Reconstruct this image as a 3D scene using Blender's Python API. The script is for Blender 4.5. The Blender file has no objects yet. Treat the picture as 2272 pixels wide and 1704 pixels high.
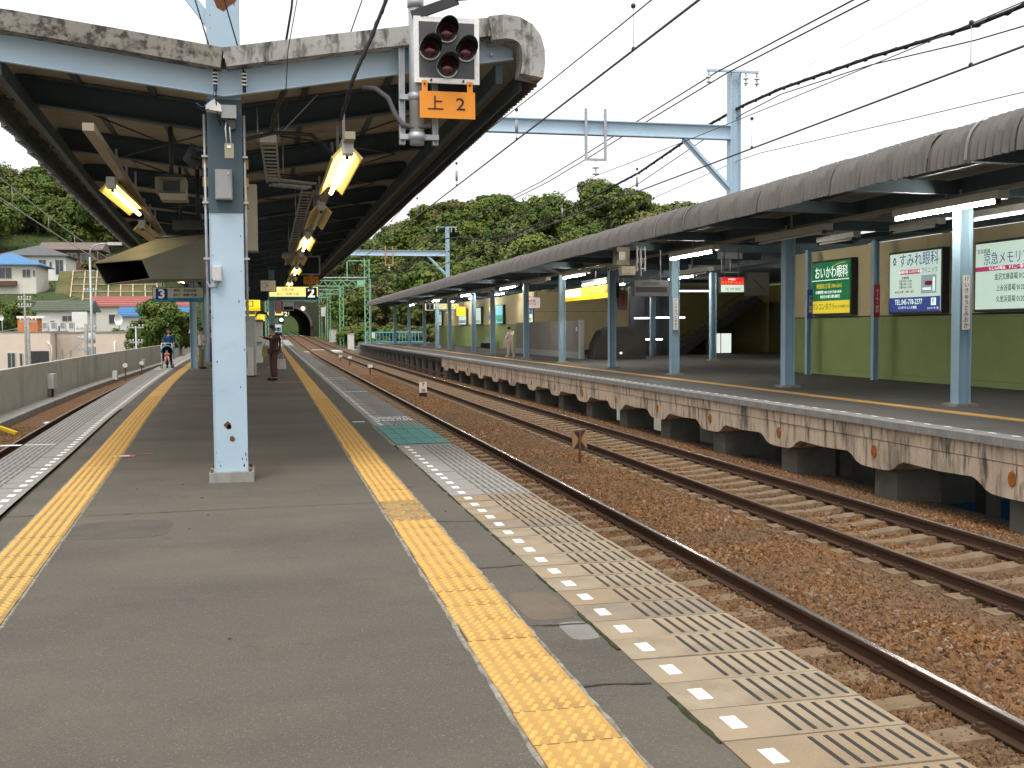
import bpy, math, random
from math import sin, cos, pi, radians, sqrt, atan2
from mathutils import Vector, Matrix, noise
random.seed(7)
SC = bpy.context.scene
COL = SC.collection
# ---------------------------------------------------------------- camera
cam = bpy.data.cameras.new('camera'); cam.sensor_width = 36.0; cam.lens = 36.0*2400/2272
cam.clip_start = 0.1; cam.clip_end = 6000
camo = bpy.data.objects.new('camera', cam); COL.objects.link(camo)
camo.matrix_world = Matrix.Translation((0, 0, 1.5)) @ Matrix.Rotation(-radians(12.63), 4, 'Z') @ Matrix.Rotation(pi/2 - math.atan(123/2400), 4, 'X') @ Matrix.Rotation(-0.007, 4, 'Z')
SC.camera = camo
# ---------------------------------------------------------------- sky and sun (bright overcast)
SUN_EL, SUN_ROT = 64, 205
W = bpy.data.worlds.new('World'); SC.world = W; W.use_nodes = True
nt = W.node_tree; bg = nt.nodes['Background']
sky = nt.nodes.new('ShaderNodeTexSky'); sky.sky_type = 'NISHITA'; sky.sun_disc = False
sky.sun_elevation = radians(SUN_EL); sky.sun_rotation = radians(SUN_ROT)
sky.air_density = 1.0; sky.dust_density = 6.0; sky.ozone_density = 1.0
hs = nt.nodes.new('ShaderNodeHueSaturation'); hs.inputs['Saturation'].default_value = 0.16
nt.links.new(sky.outputs[0], hs.inputs['Color'])
oc = nt.nodes.new('ShaderNodeMix'); oc.data_type = 'RGBA'; oc.inputs[0].default_value = 0.62      # an even cloud layer over the clear sky
nt.links.new(hs.outputs[0], oc.inputs[6]); oc.inputs[7].default_value = (6.6, 6.6, 6.65, 1)
nt.links.new(oc.outputs[2], bg.inputs[0])
bg.inputs[1].default_value = 0.15
sl = bpy.data.lights.new('sun', 'SUN'); sl.energy = 1.1; sl.angle = radians(22); sl.color = (1, .96, .9)
so = bpy.data.objects.new('sun', sl); COL.objects.link(so)
so.rotation_euler = (radians(90-SUN_EL), 0, radians(180-SUN_ROT))
SC.view_settings.view_transform = 'Standard'; SC.view_settings.look = 'None'
SC.view_settings.exposure = 0.60; SC.view_settings.gamma = 1.0; SC.view_settings.use_curve_mapping = False
SC.render.engine = 'CYCLES'
SC.cycles.max_bounces = 6; SC.cycles.diffuse_bounces = 4; SC.cycles.glossy_bounces = 2
SC.cycles.transmission_bounces = 3; SC.cycles.sample_clamp_indirect = 6.0
SC.cycles.use_denoising = True

# ---------------------------------------------------------------- materials
MATS = {}
def mat(name, c1, c2=None, scale=4.0, rough=.8, bump=0.0, bscale=40.0, stretch=(1, 1, 1), metal=0.0, spec=.3,
        dirt=None, speck=None, lo=.35, hi=.65, coord='Object'):
    """Principled with two noise-mixed colours, optional dirt layer (colour, scale, lo, hi, stretch) and fine speckle."""
    if name in MATS: return MATS[name]
    m = bpy.data.materials.new(name); m.use_nodes = True; t = m.node_tree; N = t.nodes; L = t.links
    b = N['Principled BSDF']; b.inputs['Roughness'].default_value = rough; b.inputs['Metallic'].default_value = metal
    b.inputs['Specular IOR Level'].default_value = spec
    c1 = tuple(c1)+(1,); b.inputs['Base Color'].default_value = c1
    tc = N.new('ShaderNodeTexCoord')
    def nz(sc, st=(1, 1, 1), det=5):
        mp = N.new('ShaderNodeMapping'); mp.inputs['Scale'].default_value = st
        L.new(tc.outputs[coord], mp.inputs[0])
        n = N.new('ShaderNodeTexNoise'); n.inputs['Scale'].default_value = sc; n.inputs['Detail'].default_value = det
        n.inputs['Roughness'].default_value = .62
        L.new(mp.outputs[0], n.inputs['Vector']); return n.outputs['Fac']
    def ramp(src, a, z):
        r = N.new('ShaderNodeMapRange'); r.inputs[1].default_value = a; r.inputs[2].default_value = z
        L.new(src, r.inputs[0]); return r.outputs[0]
    def mix(f, a, bcol):
        x = N.new('ShaderNodeMix'); x.data_type = 'RGBA'
        L.new(f, x.inputs[0])
        if isinstance(a, tuple): x.inputs[6].default_value = a
        else: L.new(a, x.inputs[6])
        x.inputs[7].default_value = tuple(bcol)+(1,) if len(bcol) == 3 else bcol
        return x.outputs[2]
    cur = c1
    if c2: cur = mix(ramp(nz(scale, stretch), lo, hi), cur, c2)
    if dirt:
        for d in (dirt if isinstance(dirt, list) else [dirt]):
            cur = mix(ramp(nz(d[1], d[4] if len(d) > 4 else (1, 1, 1)), d[2], d[3]), cur, d[0])
    if speck: cur = mix(ramp(nz(speck[1], (1, 1, 1), 2), speck[2], speck[3]), cur, speck[0])
    if not isinstance(cur, tuple): L.new(cur, b.inputs['Base Color'])
    if bump:
        bp = N.new('ShaderNodeBump'); bp.inputs['Strength'].default_value = bump; bp.inputs['Distance'].default_value = .01
        L.new(nz(bscale, stretch if stretch != (1, 1, 1) else (1, 1, 1)), bp.inputs['Height']); L.new(bp.outputs[0], b.inputs['Normal'])
    MATS[name] = m; return m
def emat(name, col, strength):
    if name in MATS: return MATS[name]
    m = bpy.data.materials.new(name); m.use_nodes = True; b = m.node_tree.nodes['Principled BSDF']
    b.inputs['Base Color'].default_value = tuple(col)+(1,); b.inputs['Emission Color'].default_value = tuple(col)+(1,)
    b.inputs['Emission Strength'].default_value = strength; b.inputs['Roughness'].default_value = .5
    MATS[name] = m; return m
def randmat(name, cols, rough=.9, scale=.25, extra=None):
    """colour picked per object / instance, plus noise inside"""
    m = bpy.data.materials.new(name); m.use_nodes = True; t = m.node_tree; N = t.nodes; L = t.links
    b = N['Principled BSDF']; b.inputs['Roughness'].default_value = rough; b.inputs['Specular IOR Level'].default_value = .15
    oi = N.new('ShaderNodeObjectInfo'); cr = N.new('ShaderNodeValToRGB')
    el = cr.color_ramp.elements
    for i, c in enumerate(cols):
        p = i/(len(cols)-1)
        e = el[i] if i < 2 else el.new(p)
        e.position = p; e.color = tuple(c)+(1,)
    el[0].position = 0; 
    L.new(oi.outputs['Random'], cr.inputs[0])
    src = cr.outputs[0]
    if extra:                                   # second random colour field by noise in world space
        ge = N.new('ShaderNodeNewGeometry'); n = N.new('ShaderNodeTexNoise'); n.inputs['Scale'].default_value = scale
        n.inputs['Detail'].default_value = 3
        L.new(ge.outputs['Position'], n.inputs['Vector'])
        mr = N.new('ShaderNodeMapRange'); mr.inputs[1].default_value = .38; mr.inputs[2].default_value = .66
        L.new(n.outputs['Fac'], mr.inputs[0])
        x = N.new('ShaderNodeMix'); x.data_type = 'RGBA'; L.new(mr.outputs[0], x.inputs[0]); L.new(src, x.inputs[6])
        x.inputs[7].default_value = tuple(extra)+(1,); src = x.outputs[2]
    L.new(src, b.inputs['Base Color']); MATS[name] = m; return m

M_asph = mat('asphalt', (.122, .108, .086), (.088, .079, .066), .6, .88, .9, 130, stretch=(.35, 1, 1), lo=.36, hi=.62, speck=((.235, .215, .18), 120, .60, .74), dirt=[((.140, .118, .086), .9, .5, .8), ((.052, .048, .042), 3.0, .63, .85), ((.045, .041, .036), 85, .58, .74), ((.17, .155, .13), 45, .60, .78)])
M_asph2 = mat('asphalt_dark', (.085, .08, .072), (.065, .062, .058), 1.2, .8, .3, 200, speck=((.16, .15, .14), 150, .6, .75))
M_tac = mat('tactile_yellow', (.62, .37, .105), (.52, .30, .085), 1.1, .7, .15, 150, dirt=[((.27, .19, .08), 2.3, .56, .78), ((.40, .27, .09), 30, .55, .8)], coord='Object')
M_tacold = mat('tactile_worn', (.52, .30, .07), (.25, .17, .08), 9, .75, .2, 150, dirt=((.14, .11, .07), 26, .5, .7))
M_slab = mat('edge_slab', (.30, .225, .14), (.24, .185, .12), 2.2, .85, .35, 180, speck=((.38, .31, .215), 120, .58, .74), dirt=[((.12, .10, .08), 1.3, .56, .78), ((.45, .30, .16), 1.7, .6, .85)], coord='Object')
M_slabgrey = mat('edge_slab_grey', (.30, .285, .26), (.24, .23, .215), 1.6, .85, .35, 180, speck=((.40, .38, .35), 120, .6, .74))
M_groove = mat('groove_dark', (.03, .027, .025), (.045, .04, .035), 30, .85)
M_groove2 = mat('groove_worn', (.10, .095, .09), (.07, .068, .065), 30, .85)
M_white = mat('white_paint', (.86, .86, .84), (.74, .73, .70), 25, .6)
M_green = mat('green_mat', (.05, .23, .20), (.04, .17, .155), 5, .6, dirt=((.12, .27, .23), 12, .55, .8))
M_mortar = mat('mortar', (.33, .30, .25), (.14, .13, .10), 14, .95, .5, 80)
M_moss = mat('moss', (.045, .06, .015), (.025, .022, .016), 14, 1.0, .5, 60)
M_conc = mat('concrete', (.33, .32, .29), (.25, .245, .22), 2.5, .9, .3, 60, dirt=((.13, .125, .11), 1.4, .52, .8, (3, 3, .35)))
M_wallconc = mat('parapet_concrete', (.43, .42, .36), (.35, .34, .29), .9, .9, .3, 50, dirt=[((.20, .20, .16), .7, .52, .85, (1.2, 1.2, .35)), ((.33, .32, .28), 1.3, .62, .85, (1.5, 1.5, .4))])
M_oldconc = mat('stained_concrete', (.60, .48, .36), (.49, .39, .29), 1.5, .9, .5, 40, dirt=[((.085, .078, .065), 2.3, .50, .66, (3.2, 3.2, .5)), ((.55, .45, .34), 2.6, .6, .75, (3, 3, .6)), ((.085, .08, .065), 1.0, .55, .75, (1, 1, .5))])
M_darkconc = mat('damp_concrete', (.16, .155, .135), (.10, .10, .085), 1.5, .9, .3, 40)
M_steel = mat('blue_painted_steel', (.28, .43, .53), (.34, .49, .59), 1.3, .5, .05, 30, spec=.4, dirt=((.17, .27, .37), 2.0, .62, .85))
M_steelworn = mat('blue_steel_worn', (.36, .48, .58), (.42, .54, .63), 1.6, .5, .05, 30, spec=.4, dirt=[((.25, .39, .53), 2.6, .58, .8), ((.06, .03, .02), 3.1, .755, .775)])
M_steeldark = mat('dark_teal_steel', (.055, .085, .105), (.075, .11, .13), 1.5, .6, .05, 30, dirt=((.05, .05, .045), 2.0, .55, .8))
M_rust = mat('rust', (.10, .035, .018), (.16, .06, .03), 8, .9)
M_rail = mat('rail_rust', (.045, .024, .014), (.075, .038, .021), 3, .75, .1, 60, stretch=(1, .2, 1))
M_railtop = mat('rail_polished', (.50, .47, .47), (.40, .37, .36), 3, .25, metal=.8, stretch=(1, .1, 1))
M_railtop2 = mat('rail_dull', (.13, .085, .06), (.19, .14, .11), 3, .5, metal=.3, stretch=(1, .1, 1))
M_sleeper = mat('concrete_sleeper', (.235, .175, .11), (.175, .12, .07), 4, .9, .4, 60, dirt=((.17, .10, .05), 5, .5, .75))
M_clip = mat('clip_iron', (.07, .04, .025), (.10, .055, .03), 8, .8)
M_roof = mat('asbestos_sheet', (.165, .155, .147), (.11, .105, .10), 1.8, .95, .3, 50, dirt=[((.085, .08, .078), 2.6, .52, .72, (1, 1, .5)), ((.36, .34, .32), 5.5, .65, .76), ((.20, .165, .14), .9, .55, .8)])
M_rooflight = mat('weathered_flashing', (.42, .415, .39), (.33, .32, .30), 3, .9, .3, 40, dirt=[((.07, .068, .06), 3.0, .52, .64, (2.2, 2.2, .55)), ((.12, .115, .10), 9, .52, .68)])
M_underroof = mat('roof_underside', (.40, .375, .31), (.32, .30, .25), 2, .9, dirt=((.20, .16, .12), 1.5, .6, .85))
M_grey = mat('grey_metal', (.30, .31, .31), (.25, .26, .26), 3, .5, spec=.4)
M_lightgrey = mat('light_grey_metal', (.55, .55, .53), (.46, .46, .44), 3, .5, spec=.4)
M_galv = mat('galvanised_steel', (.46, .48, .50), (.36, .38, .40), 6, .45, metal=.4)
M_darkmetal = mat('dark_metal', (.035, .037, .04), (.05, .05, .052), 5, .55)
mat('signal_grey', (.10, .10, .105), (.085, .085, .09), 4)
M_black = mat('black_plastic', (.012, .012, .013), None, rough=.45)
M_beige = mat('beige_plastic', (.33, .295, .22), (.28, .25, .185), 4, .55)
M_hood = mat('hood_panel', (.235, .235, .195), (.195, .195, .16), 1.5, .6, dirt=((.18, .16, .12), 2, .6, .85))
M_orange = mat('orange_plate', (.82, .30, .03), (.76, .27, .03), 3, .5)
M_ink = mat('black_lettering', (.02, .02, .022), None, rough=.6)
M_red = mat('red_lettering', (.5, .03, .03), None, rough=.6)
M_navy = mat('navy_panel', (.01, .03, .12), None, rough=.5)
M_wire = mat('wire_black', (.018, .018, .02), None, rough=.6)
M_wirelight = mat('wire_grey', (.42, .42, .42), None, rough=.5)
M_wirecu = mat('wire_copper', (.10, .085, .11), None, rough=.5)
M_porc = mat('porcelain', (.75, .74, .70), (.5, .49, .46), 10, .25, spec=.6)
M_lens = mat('red_lens', (.085, .004, .008), None, rough=.12, spec=.7)
M_cream = mat('cream_wall', (.60, .53, .31), (.54, .47, .27), 1.2, .7, dirt=((.34, .30, .18), 1.0, .6, .85, (1, 1, .4)))
M_greenwall = mat('green_wall', (.27, .345, .125), (.24, .31, .11), 1.0, .65, dirt=((.17, .235, .09), 1.5, .6, .85, (1, 1, .4)))
M_darktrim = mat('dark_trim', (.06, .07, .05), None, rough=.6)
M_brownpanel = mat('brown_grey_panel', (.20, .185, .165), (.17, .155, .14), 1.5, .55)
M_glass = mat('window_glass', (.05, .06, .065), (.08, .09, .095), .6, .12, spec=.6)
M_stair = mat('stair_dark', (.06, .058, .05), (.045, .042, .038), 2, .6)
M_bluerail = mat('cyan_railing', (.10, .45, .62), (.13, .5, .66), 3, .45)
M_lattice = mat('green_mast_paint', (.22, .50, .29), (.28, .56, .34), 2, .55)
M_pink = mat('pink_stucco', (.74, .61, .51), (.68, .56, .46), .7, .9, dirt=((.46, .36, .30), .5, .6, .85, (1, 1, .3)))
M_whitewall = mat('white_stucco', (.78, .77, .73), (.70, .69, .65), .8, .9)
M_ivory = mat('ivory_stucco', (.72, .69, .61), (.66, .63, .55), .8, .9)
M_brownwall = mat('brown_siding', (.15, .085, .055), (.11, .065, .045), 2, .8, stretch=(1, 1, 6))
M_slate = mat('slate_roof', (.14, .14, .14), (.10, .10, .105), 2, .8, stretch=(1, 1, 5), bump=.4, bscale=8)
M_brroof = mat('brown_roof', (.24, .19, .17), (.19, .15, .135), 2, .8, stretch=(1, 1, 5), bump=.4, bscale=8)
M_greenroof = mat('green_roof', (.115, .135, .10), (.09, .105, .08), 2, .8, stretch=(1, 1, 5), bump=.4, bscale=8)
M_blueroof = mat('blue_roof_tiles', (.06, .18, .36), (.09, .23, .42), 2, .6, stretch=(1, 1, 4), bump=.4, bscale=8)
M_redroof = mat('red_roof', (.36, .125, .11), (.30, .105, .09), 1.5, .7, stretch=(1, 1, 4))
M_earth = mat('earth_slope', (.17, .13, .06), (.09, .10, .035), .15, 1.0, .4, 2, dirt=((.05, .075, .02), .25, .45, .65))
M_hill = mat('hill_ground', (.035, .055, .014), (.05, .07, .02), .1, 1.0)
M_field = mat('valley_ground', (.16, .15, .13), (.11, .115, .085), .05, 1.0)
M_bark = mat('bark', (.10, .075, .05), (.06, .048, .034), 3, .95, .5, 12, stretch=(1, 1, .3))
M_cab = mat('white_cabinet', (.70, .70, .66), (.60, .60, .57), 2, .6, dirt=((.40, .38, .33), 2, .62, .85))
M_wood = mat('weathered_board', (.42, .38, .31), (.30, .26, .20), 3, .9, stretch=(6, .6, 1))
M_tube_w = emat('lit_tube_white', (1, .93, .84), 105)
M_tube_y = emat('lit_tube_warm', (1, .86, .48), 7)
M_tube_v = emat('lit_tube_cool', (.93, .9, 1), 6)
M_refl = mat('yellowed_reflector', (.78, .60, .18), (.72, .55, .16), 3, .4)
M_ballast = randmat('ballast_stone', [(.05, .026, .013), (.19, .085, .03), (.25, .125, .05), (.11, .055, .024), (.26, .155, .08), (.16, .07, .025), (.30, .24, .18)], .95, .5, (.15, .095, .055))
M_ballastsheet = mat('ballast_bed', (.165, .08, .032), (.075, .038, .018), 11, 1.0, 1.0, 17, speck=((.28, .165, .085), 19, .56, .68), dirt=((.13, .10, .07), .6, .55, .8))
M_leafs = [randmat('leaves_deep', [(.055, .10, .019), (.078, .13, .024), (.06, .105, .026), (.10, .145, .032)], .75, .35, (.145, .17, .038)),
           randmat('leaves_bright', [(.085, .14, .025), (.115, .165, .035), (.075, .13, .028)], .75, .5, (.16, .18, .045)),
           randmat('leaves_olive', [(.08, .10, .025), (.105, .115, .034), (.07, .10, .028)], .75, .4, (.15, .14, .055))]
M_skin = mat('skin', (.48, .29, .19), None, rough=.6)
M_hair = mat('dark_hair', (.015, .011, .009), None, rough=.5)

# ---------------------------------------------------------------- mesh helpers
class MB:
    def __init__(s): s.v = []; s.f = []; s.m = []; s.cm = 0; s.sm = []
    def use(s, i): s.cm = i; return s
    def face(s, idx, smooth=False): s.f.append(idx); s.m.append(s.cm); s.sm.append(smooth)
    def quad(s, a, b, c, d):
        n = len(s.v); s.v += [a, b, c, d]; s.face((n, n+1, n+2, n+3)); return s
    def box(s, a, b, R=None, c=None):
        x0, y0, z0 = a; x1, y1, z1 = b; n = len(s.v)
        P = [(x, y, z) for z in (z0, z1) for y in (y0, y1) for x in (x0, x1)]
        if R is not None:
            c = Vector(c or (0, 0, 0)); P = [tuple(R @ (Vector(p)) + c) for p in P]
        s.v += P
        for q in ((0, 2, 3, 1), (4, 5, 7, 6), (0, 1, 5, 4), (2, 6, 7, 3), (0, 4, 6, 2), (1, 3, 7, 5)): s.face(tuple(n+i for i in q))
        return s
    def bar(s, p, q, w, h=None, up=(0, 0, 1)):
        """rectangular bar from p to q, w wide (sideways) and h high"""
        h = h or w; p = Vector(p); q = Vector(q); d = (q-p).normalized(); u = Vector(up)
        if abs(d.dot(u)) > .98: u = Vector((0, 1, 0))
        r = d.cross(u).normalized(); u = r.cross(d).normalized(); n = len(s.v)
        for c in (p, q):
            for a, b in ((-1, -1), (1, -1), (1, 1), (-1, 1)): s.v.append(tuple(c + r*(a*w/2) + u*(b*h/2)))
        for f in ((3, 2, 1, 0), (4, 5, 6, 7), (0, 1, 5, 4), (1, 2, 6, 5), (2, 3, 7, 6), (3, 0, 4, 7)): s.face(tuple(n+i for i in f))
        return s
    def tube(s, pts, r, n=6, caps=True, smooth=True):
        pts = [Vector(p) for p in pts]; base = len(s.v); k = len(pts)
        rr = r if isinstance(r, (list, tuple)) else [r]*k
        pr = None
        for i, p in enumerate(pts):
            d = (pts[min(i+1, k-1)] - pts[max(i-1, 0)])
            if d.length < 1e-9: d = Vector((0, 0, 1))
            d.normalize()
            a = Vector((0, 0, 1)) if abs(d.z) < .95 else Vector((1, 0, 0))
            if pr is not None and abs(pr.dot(d)) < .95: u = (pr - d*pr.dot(d)).normalized()
            else: u = d.cross(a).normalized()
            pr = u; w = d.cross(u)
            for j in range(n):
                t = 2*pi*j/n; s.v.append(tuple(p + (u*cos(t) + w*sin(t))*rr[i]))
        for i in range(k-1):
            for j in range(n):
                a = base+i*n+j; b = base+i*n+(j+1) % n; s.face((a, b, b+n, a+n), smooth)
        if caps:
            s.face(tuple(base+j for j in range(n))[::-1]); s.face(tuple(base+(k-1)*n+j for j in range(n)))
        return s
    def cyl(s, p, q, r, n=10, r2=None): return s.tube([p, q], [r, r if r2 is None else r2], n)
    def ball(s, c, r, nu=10, nv=6, sc=(1, 1, 1)):
        base = len(s.v); cx, cy, cz = c
        for i in range(nv+1):
            ph = pi*i/nv
            for j in range(nu):
                t = 2*pi*j/nu; s.v.append((cx+r*sc[0]*sin(ph)*cos(t), cy+r*sc[1]*sin(ph)*sin(t), cz+r*sc[2]*cos(ph)))
        for i in range(nv):
            for j in range(nu):
                a = base+i*nu+j; b = base+i*nu+(j+1) % nu; s.face((a, a+nu, b+nu, b), True)
        return s
    def sweep(s, prof, path, closed=False, smooth=False, caps=False):
        """prof = [(x,z)], path = function/list of (x,y,z,scale-x)"""
        base = len(s.v); n = len(prof)
        for P in path:
            for x, z in prof: s.v.append((P[0]+x, P[1], P[2]+z))
        for i in range(len(path)-1):
            for j in range(n if closed else n-1):
                a = base+i*n+j; b = base+i*n+(j+1) % n; s.face((a, b, b+n, a+n), smooth)
        if caps and closed:
            s.face(tuple(base+j for j in range(n))); s.face(tuple(base+(len(path)-1)*n+j for j in range(n))[::-1])
        return s
    def prism(s, poly, p0, ax, ay, depth):
        """polygon (in axes ax, ay from p0) extruded by vector depth"""
        p0 = Vector(p0); ax = Vector(ax); ay = Vector(ay); d = Vector(depth); n = len(s.v); k = len(poly)
        for o in (Vector((0, 0, 0)), d):
            for a, b in poly: s.v.append(tuple(p0+ax*a+ay*b+o))
        s.face(tuple(range(n, n+k))[::-1]); s.face(tuple(range(n+k, n+2*k)))
        for i in range(k):
            j = (i+1) % k; s.face((n+i, n+j, n+k+j, n+k+i))
        return s
    def mesh(s, name, mats):
        me = bpy.data.meshes.new(name); me.from_pydata(s.v, [], s.f)
        for m in (mats if isinstance(mats, (list, tuple)) else [mats]): me.materials.append(m)
        me.polygons.foreach_set('material_index', s.m); me.polygons.foreach_set('use_smooth', s.sm); me.update(); return me
    def build(s, name, mats, parent=None, loc=None):
        o = bpy.data.objects.new(name, s.mesh(name, mats)); COL.objects.link(o)
        if parent is not None:
            o.parent = parent
            if loc is None:                       # geometry given in world coordinates
                p = parent; off = Vector((0, 0, 0))
                while p is not None: off += Vector(p.location); p = p.parent
                o.data.transform(Matrix.Translation(-off))
        if loc is not None: o.location = loc
        return o
def box(name, a, b, m, parent=None): return MB().box(a, b).build(name, m, parent)
def tag(o, label=None, cat=None, group=None, kind=None):
    for k, v in (('label', label), ('category', cat), ('group', group), ('kind', kind)):
        if v: o[k] = v
    return o
def thing(name, label, cat, loc=(0, 0, 0), rz=0, group=None):
    o = bpy.data.objects.new(name, None); COL.objects.link(o); o.empty_display_size = .2
    o.location = loc; o.rotation_euler = (0, 0, rz); return tag(o, label, cat, group)
def inst(o, parent=None, loc=None, rz=None, name=None):
    c = o.copy(); COL.objects.link(c)
    if name: c.name = name
    if parent is not None: c.parent = parent
    if loc is not None: c.location = loc
    if rz is not None: c.rotation_euler = (0, 0, rz)
    return c
def copy_tree(o, loc=None, rz=None, label=None, group=None, parent=None, scale=None):
    kids = [c for c in o.children]
    c = o.copy(); COL.objects.link(c)
    if parent is not None: c.parent = parent
    if loc is not None: c.location = loc
    if rz is not None: c.rotation_euler = (0, 0, rz)
    if scale is not None: c.scale = scale if isinstance(scale, tuple) else (scale,)*3
    if label: c['label'] = label
    if group: c['group'] = group
    for k in kids: copy_tree(k, parent=c)
    return c
TEXTS = []
def text(body, size, m, parent, loc, rot, name='lettering', ax='CENTER', sx=1.0, off=0.0, ext=.0015):
    cu = bpy.data.curves.new(name, 'FONT'); cu.body = body; cu.size = size; cu.align_x = ax; cu.align_y = 'CENTER'
    cu.extrude = ext; cu.offset = off; cu.resolution_u = 2; cu.materials.append(m)
    o = bpy.data.objects.new('lettering_curve', cu); COL.objects.link(o); TEXTS.append((name, o, cu)); o.scale = (sx, 1, 1)
    o.rotation_euler = rot
    if parent is not None:
        o.parent = parent; p = parent; l = Vector(loc)
        while p is not None: l -= Vector(p.location); p = p.parent
        o.location = l
    else: o.location = loc
    return o
FY = (pi/2, 0, 0)             # text facing -Y (towards the camera side)
FX = (pi/2, 0, -pi/2)         # text facing -X
def curve(kn):
    """smooth monotone-ish interpolation through (y, x) knots"""
    ys = [k[0] for k in kn]; xs = [k[1] for k in kn]
    ms = []
    for i in range(len(kn)):
        a = max(0, i-1); b = min(len(kn)-1, i+1); ms.append((xs[b]-xs[a])/(ys[b]-ys[a]))
    def f(y):
        if y <= ys[0]: return xs[0]+ms[0]*(y-ys[0])
        if y >= ys[-1]: return xs[-1]+ms[-1]*(y-ys[-1])*0
        i = max(j for j in range(len(ys)-1) if ys[j] <= y)
        h = ys[i+1]-ys[i]; t = (y-ys[i])/h
        return (2*t**3-3*t*t+1)*xs[i]+(t**3-2*t*t+t)*h*ms[i]+(3*t*t-2*t**3)*xs[i+1]+(t**3-t*t)*h*ms[i+1]
    return f
def rise(y): return max(0, y-95)**2/(max(0, y-95)+25)*.0092 if y > 95 else 0
LIN = curve([(2, -1.68), (9.3, -2.14), (13.6, -2.36), (21, -2.76), (39, -3.53), (62.8, -4.2), (90, -4.35), (140, -4.35)])   # left slab inner edge
LTR = curve([(2, -1.17), (6, -1.37), (10.4, -1.59), (14.2, -1.78), (20.7, -2.13), (31.4, -2.64), (44, -3.08), (62, -3.55), (90, -3.75), (140, -3.75)])
LRAIL = curve([(0, -4.05), (12, -4.78), (24.3, -5.53), (34.3, -6.05), (46.5, -6.53), (62.5, -6.95), (95, -7.1), (260, -7.1)])
LKERB = curve([(0, -5.9), (20, -6.75), (32, -7.26), (40.8, -7.6), (55, -7.96), (90, -8.05), (260, -8.05)])
def frange(a, b, n): return [a+(b-a)*i/n for i in range(n+1)]

exec_order = []
# ================================================================ GROUND, HILLS, TUNNEL
def struct(o): o['kind'] = 'structure'; return o
struct(MB().quad((-3500, -3500, -6.6), (3500, -3500, -6.6), (3500, 3500, -6.6), (-3500, 3500, -6.6)).build('ground', M_field))
# viaduct deck that carries the three tracks
mb = MB()
mb.box((-8.6, -25, -6.5), (10.2, 112, -1.42))
struct(mb.build('track_viaduct', M_darkconc))
def sm(a, b, x):
    t = min(1, max(0, (x-a)/(b-a))); return t*t*(3-2*t)
TUN0, TUN1 = 252, 356
def H(x, y):
    tb = -1.40 + rise(min(y, TUN0))
    n = noise.noise(Vector((x*.03, y*.03, 1.7)))*3 + noise.noise(Vector((x*.09, y*.09, 4.2)))*1.0
    # right hill
    r = (max(0, x-11.5)*.50 + max(0, y-140)*.075*sm(11, 24, x))*min(1, max(.34, (y-110)/95))
    cap = max(1, 25.5 - .27*max(0, x-32))
    hr = tb + min(r, cap) + n*sm(14, 30, x) - 30*(1-sm(100, 119, y))*sm(10, 12, x)
    # left terraces and hill
    hl = -3.2 + 1.6*sm(100, 112, y) + 1.5*sm(112, 124, y) + 7.0*sm(124, 150, y) + 4.5*sm(152, 178, y) + max(0, y-180)*.235
    hl = min(hl, 29) + n*sm(120, 150, y)*.5
    if x > 10.5: h = hr
    elif x < -10:
        k = sm(-26, -10, x) * sm(110, 130, y)
        h = hl*(1-k) + (tb+1.0+max(0, y-170)*.05)*k
    else: h = tb
    if y > TUN0:                         # ridge above the tunnel, cutting beyond it
        top = min(9.5 + (y-TUN0)*.26, 30)
        w = sm(-40, -14, x)*(1-sm(14, 34, x))
        h = h*(1-w) + max(top, 0)*w if y < TUN1 else (tb if -2 < x < 11 else tb + min(26, max(0, abs(x-4.5)-6.5)*.9) + n*.5)
        if y < TUN1: h = max(h, hr*(1-w) if x > 20 else h)
    if y > 385 and -45 < x < 40: h = max(h, tb + (y-385)*.45*sm(-45, -25, x)*(1-sm(22, 40, x)) + n)
    return h
mb = MB(); xs = [-320+8*i for i in range(37)] + [-28+2.4*i for i in range(26)] + [36+6*i for i in range(45)]
ys = [96+4*i for i in range(39)] + [TUN0+.01] + [256+5*i for i in range(20)] + [TUN1+.02] + [362+8*i for i in range(20)]
g = {}
for j, y in enumerate(ys):
    for i, x in enumerate(xs):
        g[i, j] = len(mb.v); mb.v.append((x, y, H(x, y)))
for j in range(len(ys)-1):
    for i in range(len(xs)-1):
        q = (g[i, j], g[i+1, j], g[i+1, j+1], g[i, j+1]); zz = [mb.v[k][2] for k in q]; cx = (xs[i]+xs[i+1])/2
        if -2.6 < cx < 12.2 and max(zz)-min(zz) > 4.5 and (abs(ys[j]-TUN0) < 5 or abs(ys[j]-TUN1) < 7): continue
        mb.face(q, True)
struct(mb.build('hill', M_hill))
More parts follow.
